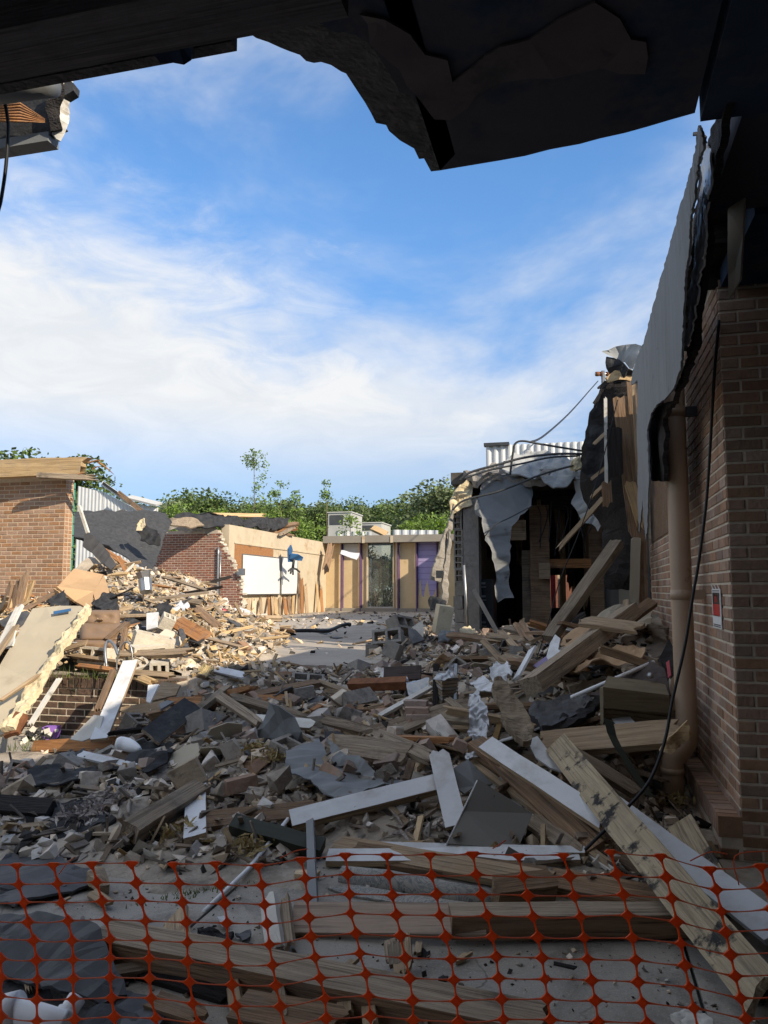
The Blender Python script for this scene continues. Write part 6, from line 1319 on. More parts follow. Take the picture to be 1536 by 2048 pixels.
plank('painted_strip', 'long pale strip slanting up to the siding stack', 'strip', (742, 1442, D, 6.6), (862, 1374, D, 6.75), .045, .03, 'paint_dirty', (0, -.6, 1), .04, 0)
plank('drawer_front', 'brown drawer-like board lying behind the bent metal sheet', 'board', (768, 1348, D, 7.7), (842, 1345, D, 7.6), .14, .03, 'soffit_brown', (0, -1, .5))
plank('timber_beam', 'reddish pipe-like timber lying across the middle rubble', 'beam', (700, 1370, D, 7.4), (816, 1366, D, 7.1), .09, .09, 'rust', (0, -.6, 1))
for i, (x, y, d_) in enumerate(((832, 1408, 6.5), (834, 1422, 6.4), (836, 1436, 6.35), (842, 1414, 6.6))):
    link('whole_brick', hull_mesh(700 + i, .10, .05, .032, 'rubble_brick', 40, .88), Matrix.Translation(P(x, y, d_)) @ Matrix.Rotation(R(8 * i), 4, 'Z'), label='brown brick stacked left of the siding stack', cat='brick', group='bricks by the siding stack')
# ---- middle rubble field
plank('timber_beam', 'short weathered post end lying at the front of the rubble', 'beam', (256, 1668, D, 4.75), (404, 1578, D, 5.0), .12, .10, 'wood_grey', (.3, -.6, 1), .02, .03)
plank('painted_board', 'short white board end sticking out over the concrete yard', 'board', (390, 1680, D, 4.62), (396, 1560, D, 5.25), .125, .05, WP, (0, -.5, 1))
plank('timber_plank', 'grey plank pointing up left of the middle rubble', 'plank', (382, 1432, D, 6.4), (460, 1372, D, 7.0), .07, .045, 'wood_grey', (0, -.6, 1), .05, .05)
plank('timber_plank', 'grey plank slanting down from the upper left middle', 'plank', (436, 1390, D, 6.7), (522, 1450, D, 6.2), .08, .04, 'wood_grey', (0, -.6, 1), .04, .06)
plank('timber_plank', 'long grey plank across the middle rubble', 'plank', (455, 1392, D, 6.7), (625, 1440, D, 6.4), .08, .05, 'wood_grey', (0, -.6, 1), .08, .08)
plank('timber_plank', 'weathered brown plank behind the long grey plank', 'plank', (505, 1392, D, 7.0), (640, 1365, D, 7.4), .09, .05, 'wood_brown', (0, -.6, 1), .05, .05)
plank('painted_board', 'dull white board lying below the long grey plank', 'board', (505, 1440, D, 6.3), (632, 1450, D, 6.2), .11, .03, ('paint_dirty', 'wood_grey'), (0, -.6, 1), .04, .06)
plank('timber_plank', 'thin brown plank in the centre of the rubble', 'plank', (615, 1425, D, 6.6), (695, 1392, D, 7.0), .05, .04, 'wood_orange', (0, -.6, 1), .08, .08)
plank('timber_plank', 'crooked thin plank beyond the centre of the rubble', 'plank', (632, 1362, D, 7.5), (714, 1392, D, 7.0), .05, .04, 'wood_raw', (0, -.6, 1), .05, .1)
plank('timber_plank', 'dark low plank right of the rubble centre', 'plank', (690, 1420, D, 6.7), (780, 1415, D, 6.7), .07, .05, 'wood_brown', (0, -.6, 1), .04, .04)
plank('timber_plank', 'wide rotten plank behind the grey torn roofing', 'plank', (650, 1488, D, 5.75), (826, 1512, D, 5.4), .19, .05, 'wood_grey', (0, -.7, 1), .06, .08)
plank('timber_plank', 'heavy grey plank crossing over the wide rotten plank', 'plank', (748, 1470, D, 5.9), (874, 1522, D, 5.25), .11, .06, 'wood_grey', (0, -.6, 1), .04, .12)
plank('timber_stick', 'short upright wooden stick right of the grey torn roofing', 'stick', (812, 1560, D, 5.1), (824, 1522, D, 5.2), .05, .03, 'wood_brown', (0, -1, .2))
flat('roofing_sheet', 'torn grey roofing sheet draped over the front of the rubble', 'roofing sheet', [(572, 1502, D, 5.55), (600, 1495, D, 5.6), (640, 1480, D, 5.7), (648, 1500, D, 5.55), (655, 1535, D, 5.35), (690, 1530, D, 5.4), (720, 1545, D, 5.3), (760, 1560, D, 5.2), (812, 1562, D, 5.15), (780, 1575, D, 5.0), (735, 1578, D, 4.95), (716, 1590, D, 4.85), (700, 1610, D, 4.75), (690, 1602, D, 4.8), (650, 1588, D, 4.9), (628, 1565, D, 5.0), (600, 1552, D, 5.1), (575, 1552, D, 5.15), (570, 1525, D, 5.35)], 'membrane', .008, .03, 4, 3, .02)
flat('roofing_sheet', 'flat grey roofing sheet with yellow insulation behind the draped one', 'roofing sheet', [(452, 1474, D, 6.1), (520, 1472, D, 6.1), (600, 1478, D, 6.0), (640, 1476, D, 6.0), (620, 1500, D, 5.8), (570, 1506, D, 5.7), (500, 1508, D, 5.7), (460, 1498, D, 5.8)], 'membrane', .008, .03, 4, 3, .02)
flat('roofing_sheet', 'raised grey roofing tip right of the draped sheet', 'roofing sheet', [(655, 1476, D, 5.7), (690, 1510, D, 5.4), (720, 1515, D, 5.35), (750, 1545, D, 5.2), (745, 1560, D, 5.1), (700, 1535, D, 5.3), (668, 1530, D, 5.35)], 'membrane', .008, .03, 3, 4, .015)
flat('roofing_felt', 'black felt hump at the left of the middle rubble', 'roofing felt', [(262, 1530, D, 5.6), (282, 1490, D, 5.9), (310, 1478, D, 6.1), (345, 1490, D, 5.9), (348, 1512, D, 5.7), (320, 1535, D, 5.5), (290, 1545, D, 5.4)], 'felt_black', .012, .08, 4, 4, .03)
flat('roofing_felt', 'long black felt drape at the left edge of the rubble', 'roofing felt', [(55, 1545, D, 5.5), (85, 1528, D, 5.7), (130, 1538, D, 5.6), (190, 1535, D, 5.6), (195, 1550, D, 5.4), (150, 1568, D, 5.2), (95, 1575, D, 5.15), (68, 1570, D, 5.2)], 'felt_black', .012, .05, 4, 4, .03)
flat('roofing_felt', 'curled felt scrap with fuzzy underside lying on the concrete yard', 'roofing felt', [(96, 1676, D, 4.62), (108, 1600, D, 5.1), (160, 1592, D, 5.15), (215, 1600, D, 5.1), (212, 1650, D, 4.8), (160, 1662, D, 4.7), (125, 1672, D, 4.63)], 'felt_black', .012, .05, 4, 4, .02)
for i, (x, y, d_, s) in enumerate(((165, 1640, 4.72, 1.1), (230, 1600, 4.95, 1.0), (255, 1612, 4.9, .8), (195, 1625, 4.8, .9), (510, 1500, 5.6, 1.0), (545, 1515, 5.5, 1.1))):
    link('fuzzy_insulation', tuft(i % 3, 'fuzz' if i < 4 else 'insulation', 160, .12), Matrix.Translation(P(x, y, d_)) @ Matrix.Rotation(i, 4, 'Z') @ Matrix.Diagonal((s, s, s, 1)), label='fuzzy grey insulation clump on the curled felt' if i < 4 else 'yellow insulation smear on the flat grey roofing sheet', cat='insulation', group='fuzzy clumps on felt' if i < 4 else 'yellow smears', kind='stuff')
def masonry_piece():
    p = G(250, 1672, 0); e = empty('masonry_piece', p, 'chunk of brickwork with mortar joints at the front left of the rubble', 'masonry')
    Mx = Matrix.Translation(P(252, 1640, 4.85)) @ Matrix.Rotation(R(28), 4, 'Z') @ Matrix.Rotation(R(-14), 4, 'X'); bm_ = mesh(boxv(-.098, .098, -.044, .044, -.03, .03), BF, 'rubble_brick'); hf = mesh(boxv(-.046, .046, -.044, .044, -.03, .03), BF, 'rubble_brick')
    link('mortar_bed', mesh(boxv(-.15, .15, -.09, .09, -.098, .098), BF, 'cmu'), Mx, e)
    for r_ in range(3):
        for c in range(2):
            for k in range(2):
                link('brick', hf if (r_ % 2 and c) else bm_, Mx @ Matrix.Translation(((-.105 + .21 * c + (.05 if r_ % 2 else 0)) * (.9), -.052 + .1 * k, -.07 + .07 * r_)), e)
masonry_piece()
for i, (px, py, d_, sx, sy, sz, rz, m, lab) in enumerate(((378, 1552, 5.15, .13, .09, .115, 20, 'rubble', 'large rough masonry block above the short weathered post'), (480, 1568, 5.05, .14, .065, .055, 35, 'rubble_brick', 'big slanting brown block right of the white board end'), (510, 1592, 4.95, .07, .06, .05, 10, 'rubble', 'rounded grey block in front of the slanting brown block'),
        (320, 1580, 5.0, .05, .1, .05, 40, 'rubble', 'long grey block leaning on the short weathered post'), (40, 1580, 5.2, .12, .08, .08, 5, 'rubble', 'square grey block at the left edge of the rubble'), (255, 1545, 5.4, .08, .07, .07, 30, 'rubble', 'tilted grey block below the black felt hump'), (180, 1560, 5.3, .09, .06, .07, 50, 'rubble', 'pointed grey block right of the long felt drape'), (920, 1490, 5.35, .06, .05, .045, 12, 'rubble_brick', 'brown brick left of the foil flashing'), (560, 1555, 5.05, .10, .06, .08, 70, 'rubble', 'dark block half under the draped roofing'),
        (732, 1470, 6.0, .07, .05, .06, 30, 'rubble', 'rounded block behind the heavy grey plank'), (790, 1468, 6.0, .07, .06, .08, 60, 'rubble', 'dark grey block above the heavy grey plank'), (705, 1540, 5.28, .08, .05, .05, 15, 'rubble_brick', 'small broken block lying on the grey roofing sheet'), (770, 1545, 5.2, .09, .05, .05, 5, 'cmu', 'pale broken block right of the grey roofing'), (610, 1385, 7.0, .12, .06, .07, 20, 'cmu', 'long pale block in the middle rubble'), (715, 1395, 7.0, .08, .07, .06, 40, 'cmu', 'pale square block in the middle rubble'), (440, 1580, 5.02, .05, .07, .06, 60, 'rubble', 'small wedge block beside the white board end'))):
    link('masonry_block', hull_mesh(400 + i, sx * .82, sy * .82, sz * .82, m, 26, .66), Matrix.Translation(P(px, py, d_)) @ Matrix.Rotation(R(rz), 4, 'Z') @ Matrix.Rotation(R(12 * ((i % 3) - 1)), 4, 'X') @ Matrix.Rotation(R(20 * ((i % 4) - 1.5)), 4, 'Y'), label=lab, cat='block')
plank('painted_board', 'thin white board with broken end left of the black felt hump', 'board', (158, 1508, D, 5.9), (278, 1536, D, 5.55), .07, .018, 'paint_white', (0, -.5, 1), .03, .1)
plank('painted_board', 'small white board in the shade beyond the left rubble', 'board', (428, 1338, D, 8.2), (492, 1352, D, 7.9), .10, .02, 'paint_white', (0, -.5, 1), .05, .06)
plank('siding_piece', 'dark ribbed siding piece leaning in the left rubble', 'siding', (298, 1476, D, 5.9), (388, 1408, D, 6.4), .18, .03, ('felt_black', 'wood_grey'), (.3, -1, .4), .02, .02)
def container():
    pts = spline([P(232, 1484, 5.85), P(250, 1488, 5.85), P(266, 1494, 5.8), P(280, 1500, 5.75)], 3); rr = [.03, .045, .05, .05, .05, .048, .044, .036, .026, .016]
    tube('plastic_bottle', pts, rr[:len(pts)] + [.02] * max(0, len(pts) - len(rr)), 'pvc', n=14, label='white plastic bottle lying by the black felt hump', cat='bottle')
container()
plank('timber_plank', 'orange-brown board lying in the sun by the grass tuft', 'plank', (68, 1494, D, 7.1), (232, 1486, D, 6.6), .11, .05, 'wood_orange', (0, -1, .45), .02, .03)
# ---- in front of and on the left heap
def big_panel():
    q = [(-60, 1440, 7.0), (0, 1470, 6.9), (30, 1462, 6.9), (85, 1372, 7.45), (130, 1290, 7.9), (172, 1218, 8.35), (160, 1212, 8.4), (120, 1212, 8.45), (66, 1218, 8.4), (40, 1262, 8.1), (0, 1330, 7.75), (-60, 1400, 7.3)]
    e = empty('leaning_sheet', P(40, 1470, 6.9), 'large beige panel leaning over the low brick wall with torn foam edge', 'panel')
    sheet('panel_face', [P(*x) for x in q], 'beige_panel', .03, .012, 3, 61, fine=.9, parent=e)
    sheet('foam_edge', [P(*x) for x in ((8, 1468, 6.8), (34, 1462, 6.8), (70, 1400, 7.15), (100, 1352, 7.4), (140, 1290, 7.75), (166, 1248, 8.0), (182, 1228, 8.15), (178, 1216, 8.25), (160, 1236, 8.1), (130, 1284, 7.85), (90, 1345, 7.5), (50, 1400, 7.2))], 'cream_foam', .06, .03, 4, 62, fine=9, jag=.025, parent=e)
    sheet('rusty_foot', [P(*x) for x in ((6, 1472, 6.78), (36, 1464, 6.78), (54, 1430, 6.92), (30, 1422, 6.95))], 'rust', .05, .02, 2, 63, fine=9, parent=e)
    for a, b_, m in (((104, 1330, 7.6), (178, 1212, 8.2), 'wood_raw'), ((60, 1450, 6.75), (120, 1355, 7.2), 'paint_dirty')):
        M, L_ = frame(P(*a), P(*b_), (0, -1, .5)); link('edge_batten', plank_mesh(L_, .05, .02, m, 8, .02, .04), M, e)
    sheet('blue_tape', [P(*x) for x in ((107, 1223, 8.28), (142, 1217, 8.3), (142, 1222, 8.26), (107, 1229, 8.24))], 'blue_plastic', .004, .002, 1, 3, parent=e)
big_panel()
for i, (a, b_, w_, m, lab) in enumerate((((0, 1295, D, 8.0), (40, 1212, D, 8.6), .09, 'paint_dirty', 'pale board at the far left beside the beige panel'), ((-20, 1330, D, 7.6), (34, 1250, D, 8.2), .06, 'wood_raw', 'thin board left of the beige panel'), ((0, 1402, D, 7.1), (84, 1346, D, 7.35), .03, 'wood_raw', 'thin stick lying across the beige panel'), ((195, 1422, D, 6.8), (228, 1338, D, 7.3), .06, 'wood_brown', 'brown-edged board beside the slanting white board'))):
    plank('timber_board', lab, 'board', a, b_, w_, .03, m, (0, -1, .4), .03, .04)
plank('painted_board', 'long white board leaning against the low brick wall', 'board', (198, 1480, D, 6.45), (262, 1322, D, 7.4), .145, .03, WP, (.2, -1, .35), .0, .02)
flat('pale_offcut', 'pale triangular offcut standing against the low brick wall', 'offcut', [(140, 1478, D, 6.6), (188, 1430, D, 6.7), (206, 1432, D, 6.65), (196, 1470, D, 6.5), (165, 1482, D, 6.5)], 'paint_dirty', .015, .004, 1)
flat('white_offcut', 'white triangular sheet leaning at the right end of the low brick wall', 'offcut', [(292, 1402, D, 6.9), (296, 1370, D, 7.1), (318, 1368, D, 7.1), (300, 1405, D, 6.8)], 'paint_white', .015, .004, 1)
flat('wood_offcut', 'pale wooden sheet beside the white triangular sheet', 'offcut', [(305, 1404, D, 6.75), (325, 1366, D, 7.0), (362, 1372, D, 6.9), (352, 1392, D, 6.8)], 'wood_raw', .02, .01, 2)
flat('grey_offcut', 'grey scrap of board right of the pale wooden sheet', 'offcut', [(318, 1408, D, 6.6), (356, 1392, D, 6.8), (352, 1402, D, 6.7), (322, 1418, D, 6.5)], 'membrane', .02, .01, 2)
def small_things():
    p = G(102, 1478, 0); e = box('purple_box', p.x - .07, p.x + .07, p.y - .06, p.y + .06, 0, .125, 'purple_box', label='small purple box on the ground by the low brick wall', cat='box'); e.rotation_euler = (0, 0, R(15))
    rd = random.Random(4); p = G(72, 1482, 0); mb = MB()
    for _ in range(60):
        c = Vector((p.x + rd.gauss(0, .09), p.y + rd.gauss(0, .07), rd.uniform(.01, .12))); s = rd.uniform(.015, .045); a = Vector((rd.gauss(0, 1), rd.gauss(0, 1), rd.gauss(0, 1))).normalized() * s; b_ = a.orthogonal() * .7; mb.add([c - a, c + b_, c + a, c - b_], [(0, 1, 2, 3)], rd.choice((0, 0, 1)))
    mb.obj('black_litter', ('felt_black', 'paper'), label='crumpled black and white litter beside the purple box', cat='litter')
    # oval-backed metal chair frame
    c = P(249, 1325, 7.6); pts = [c + Vector((math.cos(a) * .085, math.sin(a) * .02, math.sin(a) * .20)) for a in np.linspace(-.5, 3.7, 18)]
    e = empty('oval_frame', P(249, 1362, 7.6), 'oval metal frame with dull olive cover standing on the left heap', 'frame')
    tube('rim', pts, .008, 'plate_metal', e, n=6); sheet('cover', [c + Vector((math.cos(a) * .08, .03 + math.sin(a) * .03, math.sin(a) * .14 - .08)) for a in np.linspace(0, 5.8, 12)], 'canvas', .01, .01, 2, 5, parent=e)
    tube('bent_tube', spline([P(214, 1340, 7.9), P(210, 1300, 8.0), P(216, 1282, 8.1), P(228, 1290, 8.0), P(236, 1310, 7.9)], 4), .016, 'plate_metal', n=8, label='bent chrome tube beside the oval frame', cat='tube')
small_things()
hero_block(305, 1288, 8.6, 38, 8, 14, 'cmu_white', 'big white painted hollow block on the left heap', 1.12); hero_block(296, 1306, 8.45, 38, 98, 14, 'cmu_white', 'white hollow block showing its cores below the big one', .95)
hero_block(196, 1312, 8.3, -28, 82, 18, 'cmu_white', 'white hollow block lying on its side left of the oval frame', .98); hero_block(320, 1340, 8.0, 15, 95, 10, 'cmu_white', 'white half block below the big white block', 1, True)
hero_block(334, 1244, 9.4, 30, 20, 25, 'cmu_white', 'cream block tilted above the big white block', .85, True); hero_block(282, 1338, 8.1, 50, 30, -20, 'cmu_white', 'pale half-hidden block beside the oval frame', .9, True)
flat('white_lining', 'white sheet standing behind the big white block', 'sheet', [(294, 1262, D, 9.3), (294, 1228, D, 9.5), (318, 1226, D, 9.5), (316, 1256, D, 9.3)], 'paint_white', .02, .005, 1)
plank('orange_board', 'orange-brown cabinet board lying on the left heap', 'board', (352, 1243, D, 9.6), (412, 1276, D, 9.1), .20, .03, 'wood_orange', (.3, -.9, .9), 0, .03)
flat('dark_board_underside', 'dark board under the orange-brown cabinet board', 'board', [(356, 1262, D, 9.5), (410, 1280, D, 9.1), (398, 1290, D, 9), (362, 1278, D, 9.3)], 'felt_black', .02, .01, 1)
def armchair():
    c = P(205, 1262, 9.3); e = empty('armchair', P(205, 1310, 9.0), 'brown tufted vinyl armchair half buried in the left heap', 'chair')
    def cushion(name, x0, x1, y0, y1, d0, d1, sd):
        n, m_ = 12, 8; fr, bk = [], []
        for j in range(m_ + 1):
            for i in range(n + 1):
                u, v_ = i / n, j / m_; px, py = x0 + (x1 - x0) * u, y0 + (y1 - y0) * v_
                pf = (1 - (2 * u - 1) ** 4) * (1 - (2 * v_ - 1) ** 4); dim = sum(math.exp(-((u - a) ** 2 + (v_ - b) ** 2) * 90) for a, b in ((.3, .45), (.7, .45)))
                fr.append(P(px, py, d0 + (d1 - d0) * v_ - .11 * pf ** .5 + .07 * dim)); bk.append(P(px, py, d0 + (d1 - d0) * v_ + .12))
        k = (n + 1) * (m_ + 1); f = []
        for j in range(m_):
            for i in range(n):
                a = j * (n + 1) + i; f += [(a, a + n + 1, a + n + 2, a + 1), (k + a, k + a + 1, k + a + n + 2, k + a + n + 1)]
        rim = [i for i in range(n + 1)] + [j * (n + 1) + n for j in range(1, m_ + 1)] + [m_ * (n + 1) + i for i in range(n - 1, -1, -1)] + [j * (n + 1) for j in range(m_ - 1, 0, -1)]
        f += [(rim[i], rim[(i + 1) % len(rim)], rim[(i + 1) % len(rim)] + k, rim[i] + k) for i in range(len(rim))]
        world_obj(name, fr + bk, f, 'vinyl_brown', e, smooth=True)
    cushion('backrest', 168, 240, 1220, 1252, 9.4, 9.25, 1); cushion('seat', 160, 244, 1246, 1282, 9.2, 8.8, 2); cushion('front', 150, 236, 1280, 1318, 8.75, 8.7, 3)
    M, L_ = frame(P(212, 1282, 8.7), P(256, 1246, 9.0), (0, -.5, 1)); link('armrest', plank_mesh(L_, .07, .05, 'wood_brown', 3, .02, .03), M, e)
    M, L_ = frame(P(234, 1342, 8.3), P(252, 1256, 8.8), (0, -1, .2)); link('chair_leg', plank_mesh(L_, .05, .04, 'wood_brown', 4, .02, .03), M, e)
armchair()
def brown_cabinet():
    # cabinet box tipped on the heap: top, front edge and right end visible
    tl, tr, br, bl = P(148, 1137, 12.3), P(207, 1149, 12.6), P(187, 1186, 11.6), P(113, 1176, 11.4); h = Vector((.05, .1, -.50))
    e = empty('cabinet', P(150, 1205, 11.4), 'brown wooden cabinet tipped over on top of the left heap', 'cabinet')
    q = [tl, tr, br, bl]
    def slab_(name, a, t):
        n = (a[1] - a[0]).cross(a[3] - a[0]).normalized() * t; world_obj(name, a + [p - n for p in a], [(0, 1, 2, 3), (7, 6, 5, 4), (0, 4, 5, 1), (1, 5, 6, 2), (2, 6, 7, 3), (3, 7, 4, 0)], 'box_brown', e)
    slab_('top_panel', [bl, br, tr, tl], .03); E = P(222, 1196, 11.7); F_ = br + (E - tr) * .6
    slab_('side_panel', [br + Vector((.0, -.01, 0)), F_, E, tr + Vector((.01, 0, 0))], .03); slab_('front_panel', [bl + Vector((0, -.012, 0)), bl + Vector((.28, .05, -.22)), F_ + Vector((-.1, 0, -.05)), br + Vector((0, -.012, 0))][::-1], .03); slab_('open_door', [bl + Vector((-.02, -.03, 0)), bl + Vector((.12, -.08, -.05)), bl + Vector((.33, -.1, -.42)), bl + Vector((.2, -.05, -.36))], .02)
brown_cabinet()
for i, (px0, py0, px1, py1, w_, m) in enumerate(((8, 1222, 24, 1160, .10, 'wood_brown'), (18, 1222, 28, 1178, .06, 'wood_new'), (26, 1220, 36, 1158, .12, 'wood_brown'), (36, 1216, 54, 1132, .12, 'wood_brown'), (44, 1212, 55, 1140, .05, 'wood_new'), (50, 1208, 66, 1160, .07, 'wood_new'), (10, 1224, 14, 1184, .05, 'wood_new'))):
    plank('splintered_board', ('dark splintered board at the far left before the brick', 'bright splinter at the far left before the brick', 'wide dark splintered board by the left brick wall', 'tallest dark splintered board by the left brick wall', 'bright splinter beside the tallest dark board', 'bright splintered board right of the tallest one', 'small bright splinter at the left picture edge')[i], 'splintered wood', (px0, py0, D, 11.6), (px1, py1, D, 12.1), w_, .04, m, (0, -1, .2), 0, .4)
def metal_duct():
    a, b_ = P(283, 1172, 12.6), P(297, 1142, 12.7); e = empty('metal_duct', a, 'galvanised duct elbow standing on the left heap', 'duct')
    def prism(name, p, q, r0, r1, n=6):
        t = (q - p).normalized(); u = t.orthogonal().normalized(); s = t.cross(u); v = []
        for c, r_ in ((p, r0), (q, r1)):
            for k in range(n): an = 2 * math.pi * k / n; v.append(c + (u * math.cos(an) + s * math.sin(an)) * r_)
        world_obj(name, v, [(k, (k + 1) % n, n + (k + 1) % n, n + k) for k in range(n)] + [tuple(range(n - 1, -1, -1)), tuple(range(n, 2 * n))], 'plate_metal', e)
    prism('lower_section', P(292, 1184, 12.4), P(290, 1160, 12.5), .10, .11, 10); prism('upper_section', P(290, 1160, 12.5), P(286, 1142, 12.5), .085, .13)
metal_duct()
for i, (a, b_, w_, m, lab) in enumerate((((300, 1200, D, 12), (420, 1184, D, 13), .05, 'wood_grey', 'long grey rail lying on the crest of the left heap'), ((322, 1152, D, 14.5), (418, 1182, D, 14), .05, 'wood_grey', 'thin rail sloping down in front of the red-brown wall'), ((372, 1200, D, 13), (404, 1206, D, 12.6), .11, 'wood_grey', 'stub of grey pipe-like timber on the left heap'), ((390, 1214, D, 12), (440, 1256, D, 11.2), .12, 'wood_brown', 'dark plank sliding down the right flank of the left heap'), ((428, 1210, D, 12.6), (446, 1230, D, 12), .05, 'wood_raw', 'short pale plank in front of the red-brown wall'), ((190, 1090, D, 15.5), (232, 1132, D, 15), .12, 'wood_raw', 'pale board on the slope under the felt roof'), ((206, 1098, D, 15.6), (250, 1128, D, 15), .10, 'wood_orange', 'orange board on the slope under the felt roof'), ((218, 1150, D, 13), (262, 1146, D, 13), .06, 'wood_new', 'bright lath above the cabinet corner'), ((236, 1112, D, 14.6), (256, 1148, D, 14.2), .08, 'wood_orange', 'curved brown board at the foot of the felt roof'), ((244, 1152, D, 14), (270, 1126, D, 14.2), .03, 'paint_dirty', 'thin pale stick pointing up at the foot of the felt roof'),
        ((20, 1235, D, 11), (118, 1180, D, 11.6), .10, 'wood_brown', 'dark board sloping from the cabinet to the left edge'), ((150, 1330, D, 8.1), (255, 1344, D, 7.7), .05, 'wood_orange', 'orange stick lying above the low brick wall'), ((262, 1346, D, 7.7), (352, 1352, D, 7.5), .07, 'wood_raw', 'yellowish lath lying over the end of the low brick wall'), ((275, 1354, D, 7.5), (310, 1368, D, 7.3), .08, 'wood_new', 'short bright lath hanging over the low brick wall'), ((445, 1262, D, 12), (560, 1268, D, 12.5), .04, 'wood_brown', 'dark stick pointing onto the courtyard floor'), ((470, 1240, D, 16), (545, 1248, D, 16), .05, 'wood_orange', 'thin brown lath at the foot of the cream wall'))):
    plank('timber_board', lab, 'board', a, b_, w_, .035, m, (0, -.8, 1), .06, .08)
for i, (q, m, lab) in enumerate((([(182, 1205, D, 11), (210, 1190, D, 11.2), (236, 1195, D, 11), (238, 1215, D, 10.6), (205, 1222, D, 10.4)], 'felt_black', 'crumpled black bag behind the armchair'), ([(248, 1235, D, 10), (262, 1222, D, 10.2), (290, 1228, D, 10), (292, 1262, D, 9.5), (270, 1258, D, 9.5)], 'felt_black', 'black sheet right of the armchair'), ([(340, 1214, D, 12), (362, 1200, D, 12.2), (380, 1212, D, 12), (368, 1220, D, 11.6), (348, 1222, D, 11.6)], 'paint_white', 'crumpled white cloth on the crest of the left heap'), ([(312, 1230, D, 10.6), (318, 1205, D, 11), (335, 1200, D, 11.2), (345, 1215, D, 11), (332, 1232, D, 10.5)], 'felt_black', 'black plastic behind the white sheet'), ([(356, 1252, D, 9.3), (366, 1262, D, 9.2), (378, 1300, D, 8.8), (372, 1322, D, 8.6), (362, 1300, D, 8.8)], 'slate_sheet', 'grey rag hanging beside the big white block'), ([(360, 1328, D, 8.4), (378, 1322, D, 8.4), (400, 1330, D, 8.3), (392, 1342, D, 8.2), (366, 1342, D, 8.2)], 'cmu_cream', 'cream scrap on the rim of the sunlit heap'), ([(395, 1345, D, 8), (412, 1332, D, 8.1), (428, 1342, D, 7.9), (410, 1352, D, 7.8)], 'insulation', 'orange foam scrap on the rim of the sunlit heap'), ([(0, 1250, D, 9), (30, 1228, D, 9.4), (62, 1226, D, 9.3), (58, 1240, D, 9), (20, 1262, D, 8.8)], 'slate_sheet', 'grey sheet at the far left above the beige panel'), ([(92, 1200, D, 11), (128, 1178, D, 11.3), (138, 1215, D, 10.6), (112, 1222, D, 10.4)], 'felt_black', 'dark opening flap under the tipped cabinet'), ([(8, 1300, D, 8), (18, 1272, D, 8.1), (34, 1262, D, 8.1), (26, 1292, D, 7.9)], 'paper', 'printed white card left of the beige panel'), ([(434, 1222, D, 14), (448, 1216, D, 14), (456, 1222, D, 14), (455, 1229, D, 13.8), (440, 1228, D, 13.9)], 'red_plastic', 'red plastic tray at the foot of the red-brown wall'), ([(424, 1208, D, 14.6), (430, 1195, D, 14.6), (438, 1212, D, 14.4), (430, 1216, D, 14.4)], 'membrane', 'grey pointed sheet leaning on the red-brown wall'))):
    flat('heap_sheet', lab, 'sheet', q, m, .015, .05 if i not in (9, 10) else .01, 3, 5, .03)
tube('black_hose', spline([P(552, 1266, 14.2), P(585, 1262, 14.5), P(620, 1261, 14.6), P(655, 1262, 14.6), P(680, 1252, 15.3), P(698, 1248, 15.6), (P(699, 1250, 15.5))]), .036, 'cable', n=8, label='thick black hose lying on the courtyard floor', cat='hose')
for i, (x, y) in enumerate(((620, 1262), (640, 1258), (650, 1266), (672, 1275), (560, 1285), (500, 1264))): 
    p = G(x, y, FL); flat('floor_scrap', 'thin dark scrap lying flat on the courtyard floor', 'scrap', [(x - 12, y, D, (p - CAMP).length / ray(x, y).length), (x, y - 2, D, (G(x, y - 2, FL) - CAMP).length / ray(x, y - 2).length), (x + 14, y, D, (p - CAMP).length / ray(x, y).length * .998), (x, y + 2, D, (G(x, y + 2, FL) - CAMP).length / ray(x, y + 2).length)], 'slate_sheet', -.02, .02, 1, 3, group='scraps on the courtyard floor')

# ---- foreground on the concrete yard
plank('timber_beam', 'long dark timber at the front left edge of the rubble', 'beam', (-60, 1612, D, 4.95), (104, 1622, D, 4.95), .12, .10, 'wood_char', (0, -.7, 1))
plank('timber_plank', 'brown plank along the front edge of the middle rubble', 'plank', (400, 1645, D, 4.85), (640, 1620, D, 4.95), .14, .05, 'wood_brown', (0, -.6, 1), .03, .04)
plank('painted_beam', 'dark green-black beam lying before the long white-topped board', 'beam', (465, 1648, D, 4.72), (645, 1698, D, 4.45), .10, .07, 'green_dark', (0, -.5, 1))
plank('steel_stud', 'flat grey steel strip standing up from the concrete yard', 'stud', (628, 1836, D, 3.62), (620, 1642, D, 4.5), .045, .02, 'membrane', (0, -1, .6))
plank('timber_stick', 'thin stick lying at the left front edge of the rubble', 'stick', (42, 1656, D, 4.82), (102, 1650, D, 4.85), .05, .03, 'wood_raw', (0, -.5, 1))
plank('timber_plank', 'rough pale plank lying above the carpet roll', 'plank', (668, 1690, D, 4.42), (1112, 1768, D, 3.98), .115, .045, 'wood_raw', (0, -.55, 1), .04, .03)
plank('timber_plank', 'second brown plank under the rough pale plank', 'plank', (700, 1705, D, 4.42), (1096, 1758, D, 4.08), .13, .04, 'wood_brown', (0, -.55, 1), .04, .03)
plank('painted_board', 'long flat white board behind the rough pale plank', 'board', (655, 1715, D, 4.40), (1158, 1712, D, 4.25), .11, .035, WP, (0, -.3, 1))
plank('painted_board', 'upper white edged board lying under the grey-brown panel', 'board', (742, 1694, D, 4.5), (1170, 1704, D, 4.36), .06, .03, WP, (0, -.3, 1))
plank('timber_beam', 'brown block of timber at the right end of the carpet roll', 'beam', (985, 1785, D, 3.9), (1110, 1770, D, 3.95), .11, .10, 'wood_brown', (0, -.5, 1), .02, .03)
